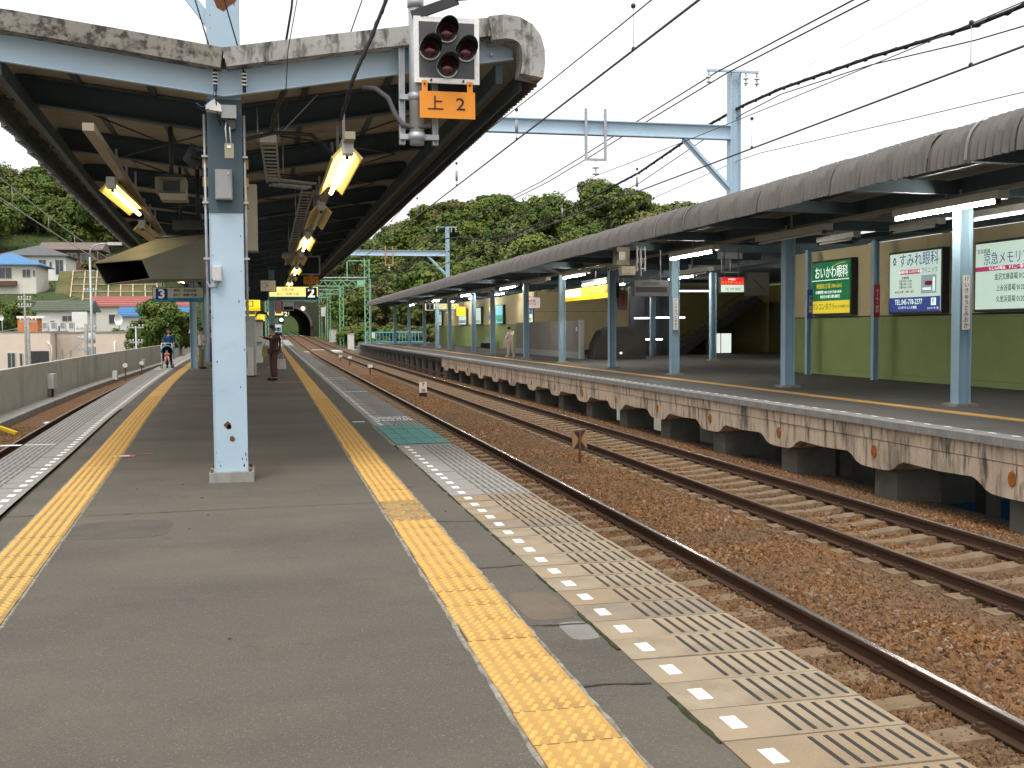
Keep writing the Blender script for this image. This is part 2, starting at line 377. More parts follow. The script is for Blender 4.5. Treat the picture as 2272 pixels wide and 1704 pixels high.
# tunnel: portal wall with arch, lining, far portal
TCX, TR, TZ0, TSP = 5.05, 4.25, -1.3+rise(TUN0), 2.3
arc = [(TCX-TR, TZ0), (TCX-TR, TZ0+TSP)] + [(TCX+TR*cos(pi-pi*i/20), TZ0+TSP+TR*sin(pi*i/20)) for i in range(1, 20)] + [(TCX+TR, TZ0+TSP), (TCX+TR, TZ0)]
tun = thing('tunnel', 'dark arched railway tunnel mouth in the hillside at the end of the tracks', 'tunnel', (TCX, TUN0, TZ0))
mb = MB()
top = 11.5
for y, s in ((TUN0-.4, 1), (TUN1+.4, -1)):
    L0 = [(-14, TZ0), (-14, top)] ; 
    outer = [(TCX-9.5, TZ0)] + [(TCX-9.5 if i < 6 else (TCX+9.5 if i > 14 else TCX-9.5+19*(i-6)/8), top if 5 < i < 15 else TZ0+(top-TZ0)*(i/6 if i < 6 else (20-i)/6)) for i in range(0, 21)] + [(TCX+9.5, TZ0)]
    inner = arc
    n = min(len(outer), len(inner)); base = len(mb.v)
    for i in range(n):
        a = inner[i]; b = outer[i]
        mb.v += [(a[0], y, a[1]), (b[0], y+(.6*abs(b[0]-TCX)/9 if s > 0 else 0), b[1])]
    for i in range(n-1): mb.face((base+2*i, base+2*i+1, base+2*i+3, base+2*i+2))
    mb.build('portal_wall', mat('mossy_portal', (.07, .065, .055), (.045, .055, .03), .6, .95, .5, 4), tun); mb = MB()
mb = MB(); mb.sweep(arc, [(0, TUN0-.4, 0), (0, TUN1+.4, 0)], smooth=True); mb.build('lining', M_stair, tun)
mb = MB()
for i in range(1, len(arc)-2):
    a, b = arc[i], arc[i+1]
    oa = ((a[0]-TCX)*1.11+TCX, (a[1]-TZ0-1)*1.08+TZ0+1); ob = ((b[0]-TCX)*1.11+TCX, (b[1]-TZ0-1)*1.08+TZ0+1)
    n = len(mb.v)
    for p in (a, b, ob, oa): mb.v.append((p[0], TUN0-.75, p[1]))
    for p in (a, b, ob, oa): mb.v.append((p[0], TUN0-.41, p[1]))
    mb.face((n, n+1, n+2, n+3)); mb.face((n+3, n+2, n+6, n+7)); mb.face((n, n+4, n+5, n+1))
mb.build('arch_ring', M_darkconc, tun)

# ================================================================ NEAR PLATFORM
YS = frange(-8, 40, 48) + frange(42, 140, 49)
mb = MB(); n = 0
cols = 7
for y in YS:
    for k in range(cols+1): mb.v.append((LIN(y)+(1.572-LIN(y))*k/cols, y, rise(y)-.003))
for j in range(len(YS)-1):
    for k in range(cols):
        a = j*(cols+1)+k; mb.face((a, a+1, a+cols+2, a+cols+1))
PLAT = struct(mb.build('platform', M_asph))
mb = MB()
for side in (0, 1):
    for dz0, dz1, inset in ((-.15, -1.35, .16),):
        base = len(mb.v)
        for y in YS:
            x = (LIN(y)-.73+inset) if side == 0 else 2.32-inset
            mb.v += [(x, y, rise(y)+dz0), (x, y, rise(y)+dz1)]
        for j in range(len(YS)-1):
            a = base+2*j; mb.face((a, a+1, a+3, a+2))
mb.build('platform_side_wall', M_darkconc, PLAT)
# concrete edge slabs, one by one
def slab_mesh(m0, mg, long_, left=False):
    b = MB(); w = .745; l = long_-.007
    b.box((-w/2, -l/2, -.15), (w/2, l/2, 0))
    sx = -1 if left else 1
    b.use(1)
    for k in range(7):
        x = sx*(-w/2+.325+.0635*k); b.box((x-.0085, -l*.41, -.001), (x+.0085, l*.41, .0022))
    b.use(2)
    x = sx*(-w/2+.117); b.box((x-.031, -.062, -.001), (x+.031, .062, .003))
    return b.mesh('edge_slab', [m0, mg, M_white])
S1s = [slab_mesh(M_slab, M_groove, .33)]
for q_, (c1_, c2_) in enumerate((((.335, .26, .17), (.27, .215, .15)), ((.27, .215, .15), (.20, .165, .125)), ((.33, .27, .19), (.24, .19, .125)))): S1s.append(slab_mesh(mat('edge_slab_tint%s' % 'abc'[q_], c1_, c2_, 2.6+q_, .85, .35, 180, speck=((.38, .31, .22), 120, .58, .74), dirt=[((.11, .095, .075), 1.1+.3*q_, .55, .78), ((.40, .26, .13), 1.9, .6, .85)]), M_groove, .33))
S2 = slab_mesh(M_slabgrey, M_groove2, .33); S3 = slab_mesh(M_slabgrey, M_groove2, .33, True)
def put(name, me, parent, loc, rz=0, rx=0, ry=0):
    o = bpy.data.objects.new(name, me); COL.objects.link(o); o.parent = parent; o.location = loc; o.rotation_euler = (rx, ry, rz); return o
y = 2.10
while y < 45:
    if not 13.95 < y < 16.85:
        put('edge_slab', random.choice(S1s) if y < 9.6 + random.uniform(-.5, .5) else S2, PLAT, (1.9495+random.uniform(-.002, .002), y, random.uniform(-.003, .003)), random.uniform(-.004, .004), random.uniform(-.006, .006))
    y += .331
y = 5.0
while y < 44:
    a = -atan2(LIN(y+.5)-LIN(y-.5), 1.0)
    put('edge_slab', S3, PLAT, (LIN(y)-.377, y, random.uniform(-.003, .002)), a*-1*-1, random.uniform(-.005, .005))
    y += .331
# joined slabs further away, and the bed below the green mats
mb = MB()
for f, y0, y1, w0, w1 in ((lambda y: 1.577, 44.9, 140, 0, .745), (lambda y: LIN(y)-.75, 43.9, 140, 0, .745)):
    yy = frange(y0, y1, int((y1-y0)/2))
    base = len(mb.v)
    for y in yy:
        for dx, dz in ((w0, -.15), (w0, 0), (w1, 0), (w1, -.15)): mb.v.append((f(y)+dx, y, rise(y)+dz))
    for j in range(len(yy)-1):
        for k in range(3):
            a = base+4*j+k; mb.face((a, a+4, a+5, a+1))
mb.box((1.577, 13.88, -.15), (2.322, 16.86, -.006))
o = mb.build('far_edge_slabs', M_slabgrey, PLAT); o['kind'] = 'stuff'
mb = MB()                                            # white squares continue on the far slabs
for k in range(170):
    y = 45.1+.331*k; z = rise(y)
    mb.box((1.663, y-.06, z-.001), (1.725, y+.06, z+.004))
    mb.box((LIN(y)-.15, y-.06, z-.001), (LIN(y)-.09, y+.06, z+.004))
o = mb.build('far_edge_markings', M_white, PLAT); o['kind'] = 'stuff'
gm = MB().box((-.0885, -.335, -.004), (.0885, .335, .006)).mesh('green_tile', M_green)
for i in range(4):
    for j in range(4):
        put('green_tile', gm, PLAT, (1.585+.0925+.1855*i, 14.05+.345+.705*j, .002+random.uniform(-.001, .001)))
# tactile tiles
def tile_mesh(mb_, md, n=8):
    b = MB(); b.box((-.1655, -.1645, -.03), (.1655, .1645, .006)); b.use(1)
    for r in range(10):
        y = -.148+.0329*r; off = .0166 if r % 2 else 0
        for c in range(5):
            x = -.149+.0664*c+off
            base = len(b.v)
            for rad, z in ((.0145, .0055), (.010, .0125)):
                for k in range(n): b.v.append((x+rad*cos(2*pi*k/n), y+rad*sin(2*pi*k/n), z))
            for k in range(n): b.face((base+k, base+(k+1) % n, base+n+(k+1) % n, base+n+k), True)
            b.face(tuple(base+n+k for k in range(n)))
    return b.mesh('tactile_tile', [mb_, md])
M_tacbase = mat('tactile_worn_base', (.30, .20, .075), (.37, .24, .08), 6, .8, .2, 100, dirt=((.18, .135, .07), 2, .5, .75))
M_tacdot = mat('tactile_dot', (.62, .375, .105), (.55, .32, .085), 9, .6)
M_tacnear = mat('tactile_base', (.47, .28, .085), (.41, .24, .072), 1.1, .7, .15, 150, dirt=[((.20, .14, .06), 2.3, .55, .76), ((.36, .23, .075), 30, .55, .8)])
T1 = tile_mesh(M_tacnear, M_tacdot); T2 = tile_mesh(M_tacold, mat('tactile_dot_grimy', (.42, .29, .12), (.16, .12, .07), 14, .7)); T3 = tile_mesh(M_tacbase, M_tacdot); T1b = tile_mesh(M_tacnear, M_tacdot, 5)
y = 2.2
while y < 24:
    worn = 8.35 < y < 9.35
    put('tactile_tile', T2 if worn else (T1 if y < 11 else T1b), PLAT, (1.069+.012*random.uniform(-1, 1)*.5, y, random.uniform(-.002, .003)), random.uniform(-.006, .006), random.uniform(-.008, .008), random.uniform(-.006, .006))
    y += .333
yr = y-.16
y = 4.2
while y < 26:
    a = -atan2(LTR(y+.5)-LTR(y-.5), 1.0)
    put('tactile_tile', T3 if y < 12+random.uniform(-2, 2) else T1b, PLAT, (LTR(y)-.17, y, random.uniform(-.002, .002)), -a*-1, random.uniform(-.006, .006))
    y += .333
yl = y-.16
mb = MB()
for f, y0 in ((lambda y: .904, yr), (lambda y: LTR(y)-.336, yl)):
    yy = frange(y0, 139, int((139-y0)/.5)); base = len(mb.v)
    for y in yy: mb.v += [(f(y), y, rise(y)-.004), (f(y), y, rise(y)+.006), (f(y)+.332, y, rise(y)+.006), (f(y)+.332, y, rise(y)-.004)]
    for j in range(len(yy)-1):
        for k in range(3):
            a = base+4*j+k; mb.face((a, a+4, a+5, a+1))
o = mb.build('far_tactile_paving', M_tac, PLAT); o['kind'] = 'stuff'
mb = MB()                                            # mortar fillets beside the tiles, moss in the slab joint
def fillet(f, y0, y1, w, m, h, jit, st=.09):
    mb.use(m); y = y0; base = len(mb.v); k = 0
    while y < y1:
        j0 = random.uniform(-jit, jit); j1 = random.uniform(-jit, jit)
        mb.v += [(f(y)-w/2+j0, y, -.004+rise(y)), (f(y)-w*.25+j0, y, h+rise(y)), (f(y)+w*.25+j1, y, h+rise(y)), (f(y)+w/2+j1, y, -.004+rise(y))]; k += 1; y += st
    for j in range(k-1):
        for q in range(3):
            a = base+4*j+q; mb.face((a, a+4, a+5, a+1))
fillet(lambda y: 1.245, 2, 26, .026, 0, .004, .007); fillet(lambda y: .893, 2, 26, .026, 0, .003, .007)
fillet(lambda y: LTR(y)+.006, 4, 30, .022, 0, .003, .004); fillet(lambda y: LTR(y)-.345, 4, 30, .022, 0, .003, .004)
ymo = 2.0
while ymo < 15:
    l_ = random.uniform(.15, .8); fillet(lambda y: 1.566, ymo, ymo+l_, random.uniform(.012, .032), 1, .005, .007, .05); ymo += l_+random.uniform(.05, .7); fillet(lambda y: LIN(y)-.0, 5, 22, .035, 1, .008, .010, .06)
fillet(lambda y: 1.557, 13.85, 16.9, .05, 0, .01, .002, .1)
o = mb.build('joint_filling', [M_mortar, M_moss], PLAT)
# painted marks on the deck
mb = MB()
def sheet(x0, x1, y0, y1, z=.0035): mb.quad((x0, y0, z), (x1, y0, z), (x1, y1, z), (x0, y1, z))
mb.use(0); sheet(-1.94, -1.60, 13.55, 13.75); sheet(-1.60, -1.40, 13.82, 13.86); mb.use(1); sheet(-1.86, -1.66, 13.60, 13.70, .0055)
mb.use(0); sheet(-3.75, -3.5, 15.2, 15.5, .006); mb.use(1); sheet(-3.48, -3.22, 15.25, 15.4, .006); sheet(-3.18, -2.8, 15.28, 15.36, .006)
mb.use(2); sheet(.15, .88, 31.7, 31.85); sheet(-2.6, -1.6, 43.0, 43.25)
mb.use(1); sheet(1.3, 1.5, 17.6, 17.75)
for (a, b, yy, nn) in ((1.72, 2.3, 18.3, 3), (1.75, 2.3, 26.2, 1), (1.62, 2.32, 33.0, 1), (1.62, 2.32, 34.3, 1)):
    for q in range(nn):
        x = a
        while x < b:
            w = random.uniform(.03, .09); sheet(x, min(b, x+w), yy-q*.3, yy+.17-q*.3, .0065); x += w+random.uniform(.015, .03)
M_pinkpaint = mat('pink_red_paint', (.55, .10, .09), (.5, .16, .14), 20, .7)
mb.build('deck_marking', [M_pinkpaint, M_white, M_tac], PLAT)
mb = MB(); rj = random.Random(21)
def crack(x0, y0, x1, y1, w=.006):
    n = max(3, int(((x1-x0)**2+(y1-y0)**2)**.5/.06)); P = []
    for i in range(n+1):
        f = i/n; P.append((x0+(x1-x0)*f+rj.uniform(-.012, .012), y0+(y1-y0)*f+rj.uniform(-.012, .012)))
    for a, b_ in zip(P[:-1], P[1:]):
        ww = w*rj.uniform(.4, 1.4); mb.quad((a[0]-ww, a[1]-ww, .0008), (b_[0]-ww, b_[1]-ww, .0008), (b_[0]+ww, b_[1]+ww, .0008), (a[0]+ww, a[1]+ww, .0008))
for y in (3.1, 4.3, 5.25, 6.6, 8.3, 10.2, 12.6): crack(1.26, y, 1.55, y+rj.uniform(-.05, .05), .007)
for y in (5.9, 9.4, 13.6): crack(LIN(y)+.03, y, LTR(y)-.35, y+.02, .008)
crack(-1.5, 9.3, .86, 9.36, .005); crack(-1.0, 16.6, -1.9, 15.4, .012); crack(-1.9, 15.4, -2.2, 15.3, .012); crack(-2.2, 21.0, .8, 21.1, .01)
for _ in range(16):
    x, y, r = rj.uniform(-2, 1.5), rj.uniform(2.6, 12), rj.uniform(.004, .011); mb.prism([(r*cos(a*pi/3)*rj.uniform(.7, 1.3), r*sin(a*pi/3)*rj.uniform(.7, 1.2)) for a in range(6)], (x, y, -.003), (1, 0, 0), (0, 1, 0), (0, 0, .0045))
o = mb.build('deck_cracks', mat('crack_dark', (.03, .027, .024), (.05, .045, .04), 20, .95), PLAT); o['kind'] = 'stuff'
for nm_, x0, x1, y0, y1, c_ in (('repair_patch', 1.27, 1.548, 5.33, 5.95, (.15, .12, .085)), ('repair_patch', 1.40, 1.555, 4.95, 5.28, (.23, .22, .20)), ('repair_patch', -.9, -.1, 2.4, 3.2, (.15, .125, .095)), ('repair_patch', -1.5, -.75, 8.2, 9.0, (.10, .09, .075))):
    pb = MB(); pp = []
    for i in range(16):
        a = 2*pi*i/16; pp.append(((x0+x1)/2+(x1-x0)/2*max(-1, min(1, 1.25*cos(a)))*rj.uniform(.93, 1), (y0+y1)/2+(y1-y0)/2*max(-1, min(1, 1.25*sin(a)))*rj.uniform(.93, 1)))
    pb.prism(pp, (0, 0, -.006), (1, 0, 0), (0, 1, 0), (0, 0, .0045)); pb.build(nm_, mat('patch%d' % int(c_[0]*1000), c_, tuple(q*.8 for q in c_), 4, .9, .6, 130, speck=((.26, .24, .20), 110, .6, .74)), PLAT)

# ================================================================ TRACKS AND BALLAST
mb = MB(); base = 0
bx = [-8.3, -7.0, -6.3, -5.2, -4.0, -2.6, 1.9, 2.4, 3.2, 3.9, 4.75, 5.05, 5.55, 6.1, 6.5, 7.1, 7.5, 8.0, 8.5, 9.0, 9.6, 10.35]
bz = [-1.20, -1.22, -1.2, -1.19, -1.2, -1.25, -1.25, -1.2, -1.2, -1.2, -1.17, -1.11, -1.08, -1.12, -1.2, -1.22, -1.225, -1.22, -1.195, -1.22, -1.30, -1.38]
byy = frange(-4, 34, 76) + frange(35, 260, 75)
for y in byy:
    for i, (x, z) in enumerate(zip(bx, bz)):
        if x < -2 : x = x + (LKERB(y)+8.05)*(1 if x < -6 else .75)
        mb.v.append((x, y, z+rise(y)+.02*noise.noise(Vector((x*1.3, y*1.3, 0)))))
nb = len(bx)
for j in range(len(byy)-1):
    for i in range(nb-1):
        a = j*nb+i; mb.face((a, a+1, a+nb+1, a+nb))
BAL = mb.build('ballast', [M_ballastsheet, M_ballast]); tag(BAL, 'rust brown broken stone ballast between the rails and platforms', 'ballast', None, 'stuff')
att = BAL.data.attributes.new('dens', 'FLOAT', 'POINT')
for i, v in enumerate(BAL.data.vertices):
    x, y, z = v.co
    d = 0
    if y > 3: d = 900 if y < 12 else 620 if y < 20 else 330 if y < 33 else 170 if y < 62 else 0
    if -2.6 < x < 2.2: d = 0
    if x < -2.6: d = 420 if 16 < y < 33 else 0
    if 6.4 < x < 8.45: d *= .8
    att.data[i].value = d
ng = bpy.data.node_groups.new('ballast_scatter', 'GeometryNodeTree')
ng.interface.new_socket('Geometry', in_out='INPUT', socket_type='NodeSocketGeometry'); ng.interface.new_socket('Geometry', in_out='OUTPUT', socket_type='NodeSocketGeometry')
N = ng.nodes; L = ng.links
gi = N.new('NodeGroupInput'); go = N.new('NodeGroupOutput'); dp = N.new('GeometryNodeDistributePointsOnFaces'); at_ = N.new('GeometryNodeInputNamedAttribute')
at_.data_type = 'FLOAT'; at_.inputs['Name'].default_value = 'dens'
L.new(gi.outputs[0], dp.inputs['Mesh']); L.new(at_.outputs['Attribute'], dp.inputs['Density']); dp.inputs['Seed'].default_value = 3
g2i = N.new('GeometryNodeGeometryToInstance')
for k in range(5):
    ic = N.new('GeometryNodeMeshIcoSphere'); ic.inputs['Radius'].default_value = .5; ic.inputs['Subdivisions'].default_value = 1 if k < 3 else 2
    sp = N.new('GeometryNodeSetPosition'); nz = N.new('ShaderNodeTexNoise'); nz.inputs['Scale'].default_value = 1.6; nz.noise_dimensions = '4D'; nz.inputs['W'].default_value = k*7.3
    sb = N.new('ShaderNodeVectorMath'); sb.operation = 'SUBTRACT'; sb.inputs[1].default_value = (.5, .5, .5)
    sc_ = N.new('ShaderNodeVectorMath'); sc_.operation = 'SCALE'; sc_.inputs['Scale'].default_value = 1.5
    L.new(nz.outputs['Color'], sb.inputs[0]); L.new(sb.outputs[0], sc_.inputs[0]); L.new(sc_.outputs[0], sp.inputs['Offset']); L.new(ic.outputs['Mesh'], sp.inputs['Geometry'])
    tr = N.new('GeometryNodeTransform'); tr.inputs['Scale'].default_value = (1.25, .95, .72)
    sf = N.new('GeometryNodeSetShadeSmooth'); sf.inputs['Shade Smooth'].default_value = False
    smt = N.new('GeometryNodeSetMaterial'); smt.inputs['Material'].default_value = M_ballast
    L.new(sp.outputs[0], tr.inputs[0]); L.new(tr.outputs[0], sf.inputs[0]); L.new(sf.outputs[0], smt.inputs[0]); L.new(smt.outputs[0], g2i.inputs[0])
ip = N.new('GeometryNodeInstanceOnPoints'); ip.inputs['Pick Instance'].default_value = True
L.new(dp.outputs['Points'], ip.inputs['Points']); L.new(g2i.outputs[0], ip.inputs['Instance'])
rv = N.new('FunctionNodeRandomValue'); rv.data_type = 'FLOAT_VECTOR'; rv.inputs[1].default_value = (6.28, 6.28, 6.28); L.new(rv.outputs[0], ip.inputs['Rotation'])
rs = N.new('FunctionNodeRandomValue'); rs.data_type = 'FLOAT'; rs.inputs[2].default_value = .032; rs.inputs[3].default_value = .068; rs.inputs['Seed'].default_value = 5
L.new(rs.outputs[1], ip.inputs['Scale'])
jn = N.new('GeometryNodeJoinGeometry'); L.new(ip.outputs[0], jn.inputs[0]); L.new(gi.outputs[0], jn.inputs[0]); L.new(jn.outputs[0], go.inputs[0])
md = BAL.modifiers.new('scatter', 'NODES'); md.node_group = ng

RP = [(-.064, 0), (.064, 0), (.064, .012), (.012, .028), (.009, .105), (.033, .118), (.034, .148), (.026, .155), (-.026, .155), (-.034, .148), (-.033, .118), (-.009, .105), (-.012, .028), (-.064, .012)]
def rail(xf, y0, y1, parent, zb=-1.14, top=M_railtop, st=2.0):
    b = MB(); yy = frange(y0, y1, int((y1-y0)/st)); n = len(RP)
    for y in yy:
        for x, z in RP: b.v.append((xf(y)+x, y, zb+rise(y)+z))
    for j in range(len(yy)-1):
        for k in range(n):
            a = j*n+k; c = j*n+(k+1) % n; b.use(1 if k in (7,) else 0); b.face((a, c, c+n, a+n))
    b.use(0); b.face(tuple(range(n)))
    return b.build('rail', [M_rail, top], parent)
def sleeper_mesh(dish):
    b = MB(); st = [(-1.0, -.0, .12), (-.86, 0, .12), (-.55, -.004, .115), (-.2, -dish, .10), (.2, -dish, .10), (.55, -.004, .115), (.86, 0, .12), (1.0, -.0, .12)]
    for x, z, w in st: b.v += [(x, -w-.02, -.17), (x, -w, z), (x, w, z), (x, w+.02, -.17)]
    for i in range(len(st)-1):
        for k in range(3):
            a = 4*i+k; b.face((a, a+4, a+5, a+1))
    b.face((3, 2, 1, 0)); b.face((28, 29, 30, 31)); return b.mesh('sleeper', M_sleeper)
SL1, SL2 = sleeper_mesh(.02), sleeper_mesh(.045)
CL = MB().box((-.11, -.055, -.002), (-.035, .055, .03)).box((-.10, -.02, .03), (-.05, .02, .055)).mesh('rail_clip', M_clip)
for name, lab, xc, sl, y0 in (('railway_track', 'rusty near track running right beside the platform we stand on', 3.82, SL1, 3.0), ('railway_track', 'far track with exposed pale sleepers beside the roofed platform', 7.44, SL2, 7.0)):
    t = thing(name, lab, 'railway track', (xc, 0, -1.3))
    for s in (-1, 1): rail(lambda y, s=s: xc+.74*s, -2, 355, t, top=M_railtop if xc < 5 or s > 0 else M_railtop2)
    y = y0; b = MB()
    while y < 250:
        if y < 82:
            o = put('sleeper', sl, t, (random.uniform(-.02, .02), y, .155+random.uniform(-.006, .004)), random.uniform(-.01, .01))
            if y < 27:
                for s in (-1, 1):
                    put('rail_clip', CL, o, (.74*s, 0, .0)); put('rail_clip', CL, o, (.74*s, 0, 0), pi)
            y += .62 if xc < 5 else .565
        else:
            b.box((xc-1, y-.11, -1.4+rise(y)), (xc+1, y+.11, -1.145+rise(y))); y += .62
    o = b.build('distant_sleepers', M_sleeper, t); o['kind'] = 'stuff'
t = thing('railway_track', 'single track curving along the grey parapet wall', 'railway track', (-6, 0, -1.3))
for s in (0, 1): rail(lambda y, s=s: LRAIL(y)+1.48*s, 2, 140, t, top=M_railtop2)
y = 14.0
while y < 70:
    put('sleeper', SL1, t, (LRAIL(y)+.74+6, y, .135), -atan2(LRAIL(y+1)-LRAIL(y), 1)*1.0); y += .62
# parapet wall and kerb ledge on the left
def along(name, prof, y0, y1, f, m, parent=None, st=1.5, g=True):
    b = MB(); yy = frange(y0, y1, max(1, int((y1-y0)/st)))
    b.sweep(prof, [(f(y), y, rise(y) if g else 0) for y in yy], closed=True, caps=True); return b.build(name, m, parent)
wal = thing('parapet_wall', 'long stained grey concrete parapet wall beside the left track', 'wall', (-8, 20, -1.3))
y = 4.0
while y < 175:
    h = .335+random.uniform(-.008, .008)
    along('wall_panel', [(-.75, -1.45), (-.55, -1.45), (-.55, h-1e-3), (-.75, h)], y, y+9.97, LKERB, M_wallconc, wal, 2); y += 10
along('wall_ledge', [(-.56, -1.5), (0, -1.5), (0, -1.01), (-.03, -.99), (-.56, -1.0)], 3, 180, LKERB, M_conc, wal, 2)
# ================================================================ RIGHT PLATFORM
RX = 9.5
rp = bpy.data.objects.new('platform_opposite', None)
mb = MB(); mb.box((RX+.36, 2, -.28), (29.5, 33.2, -.003)).box((RX+.36, 33.2, -.28), (29.5, 64, -.0031)).box((RX+.36, 64, -.28), (17.4, 122, -.003))
RPLAT = struct(mb.build('platform', M_asph2))
RPLAT.name = 'platform'
M_edge2 = mat('worn_edge_paving', (.25, .245, .23), (.19, .185, .175), 2.5, .9, .5, 90, dirt=((.32, .31, .29), 22, .55, .7))
y = 3.0
em = MB().box((-.03, -.495, -.11), (.36, .495, .002)).mesh('edge_slab', M_edge2)
em2 = MB().box((-.032, -.495, -.11), (.36, .495, .002)).use(1).box((.27, -.4, .0), (.315, -.25, .005)).box((.27, .1, .0), (.315, .25, .005)).mesh('edge_slab', [M_edge2, M_white])
while y < 120:
    put('edge_slab', em2 if y < 60 else em, RPLAT, (RX, y, random.uniform(-.003, .003)), random.uniform(-.003, .003)); y += 1.0
mb = MB()
for k in range(116):
    y0 = 3+k; z = .0035; mb.box((11.38, y0+.006, -.002), (11.68, y0+.994, .006))
o = mb.build('tactile_strip', M_tac, RPLAT)
o['kind'] = 'stuff'
# front face: concrete panels, haunches with rusty drain holes, piers
def haunch(y0, y1, yc):
    """lower panel outline in (y,z): deep round haunch at yc"""
    pts = [(y0, -.335), (y1, -.335)]
    low = []
    for i in range(25):
        y = y1-(y1-y0)*i/24; d = abs(y-yc); z = -.60-.03*(1-min(1, abs(d-1.67)))
        if d < .50: z = -.80+.02*(d/.5)**2
        elif d < .78: z = -.78+.18*((d-.5)/.28)
        low.append((y, z))
    return pts+low
hy = [12.4+3.345*k-3.345*2 for k in range(17)]
for k, yc in enumerate(hy):
    a, b_ = yc-1.6725, yc+1.6725
    for q in range(2):
        y0 = a+(b_-a)*q/2+.008; y1 = a+(b_-a)*(q+1)/2-.008; j = random.uniform(-.008, .012)
        box('face_panel', (RX+.02+j, y0, -.325), (RX+.36, y1, -.112), M_oldconc, RPLAT)
    mb = MB(); mb.prism(haunch(a+.008, b_-.008, yc), (RX+.035+random.uniform(-.006, .006), 0, 0), (0, 1, 0), (0, 0, 1), (.55, 0, 0)); h = mb.build('haunch_panel', M_oldconc, RPLAT)
    mb = MB(); n = 14
    ring = [(.075*cos(2*pi*i/n), .105*sin(2*pi*i/n)) for i in range(n)]
    mb.prism(ring, (RX+.02, yc, -.53), (0, 1, 0), (0, 0, 1), (.03, 0, 0)); mb.build('drain_hole', mat('rusty_drain', (.42, .13, .02), (.20, .07, .02), 14, .9), RPLAT)
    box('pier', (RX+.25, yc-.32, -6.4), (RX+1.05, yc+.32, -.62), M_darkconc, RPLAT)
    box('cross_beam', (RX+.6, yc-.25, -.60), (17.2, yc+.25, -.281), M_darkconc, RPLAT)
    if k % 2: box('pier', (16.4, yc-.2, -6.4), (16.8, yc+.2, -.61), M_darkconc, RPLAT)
mb = MB(); mb.box((RX+.3, 60.5, -.42), (RX+.5, 121, -.113)); mb.build('edge_beam', M_darkconc, RPLAT)
y = 62.0
while y < 121:
    box('support_post', (RX+.35, y-.12, -1.35), (RX+.6, y+.12, -.42), M_conc, RPLAT); y += 3.0
box('pipe_beam', (RX-.05, 58.5, -1.08), (RX+.06, 118, -.98), M_rail, RPLAT)
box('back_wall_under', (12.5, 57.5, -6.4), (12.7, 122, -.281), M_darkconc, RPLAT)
box('end_wall', (RX+.05, 120.9, -1.6), (17.4, 122, -.29), M_conc, RPLAT)
along('side_beam', [(0.55, -1.75), (.95, -1.75), (.95, -1.34), (.55, -1.34)], 2, 60, lambda y: RX, M_darkconc, RPLAT, 10)
# poles on the opposite platform
PY = [10.9, 17.8, 24.7, 32.4, 38.8, 45.9, 52.7, 61.0, 66.9, 76.2, 82.0, 89.0, 99.0, 110.3]
def hpole(w=.26, d=.24, h=3.95):
    b = MB(); t = .022
    b.box((-w/2, -d/2, 0), (-w/2+t, d/2, h)); b.box((w/2-t, -d/2, 0), (w/2, d/2, h)); b.box((-w/2+t, -.012, 0), (w/2-t, .012, h)); return b
pm = hpole().mesh('post', M_steel); bm = MB().box((-.24, -.22, -.002), (.24, .22, .05)).mesh('base_plate', M_conc)
pfmt = ['beside the station name strip', 'in front of the green lit eye clinic poster', 'carrying a narrow station name plate before the stairs', 'right of the grey screen and left of the exit sign end', 'in front of the grey screen wall', 'left of the woman in white', 'second to the left of the woman in white', 'near the bench under the canopy', 'right of the platform one sign', 'behind the platform one sign', 'left of the platform one sign', 'near the cyan railing', 'farthest along the opposite platform']
for i, y in enumerate(PY):
    t = thing('canopy_post', 'pale blue steel post '+('at the near end of the opposite platform' if i == 0 else pfmt[i-1]), 'post', (12.55, y, 0), 0, 'posts along the opposite platform')
    put('post', pm, t, (0, 0, .04)); put('base_plate', bm, t, (0, 0, 0))
# station name strip plates on two posts
for y, lab, sz in ((17.8, 'white vertical plate with black kana on the nearest right canopy post', .105), (32.4, 'small white vertical kana plate on the post before the stairs', .105)):
    t = thing('name_plate', lab, 'sign', (12.55, y-.13, 1.42))
    box('plate', (12.47, y-.135, 1.42), (12.63, y-.122, 2.42), M_white, t)
    for k, ch in enumerate('けいきゅうとみおか'): text(ch, sz, M_ink, t, (12.55, y-.137, 2.35-.107*k), FY)
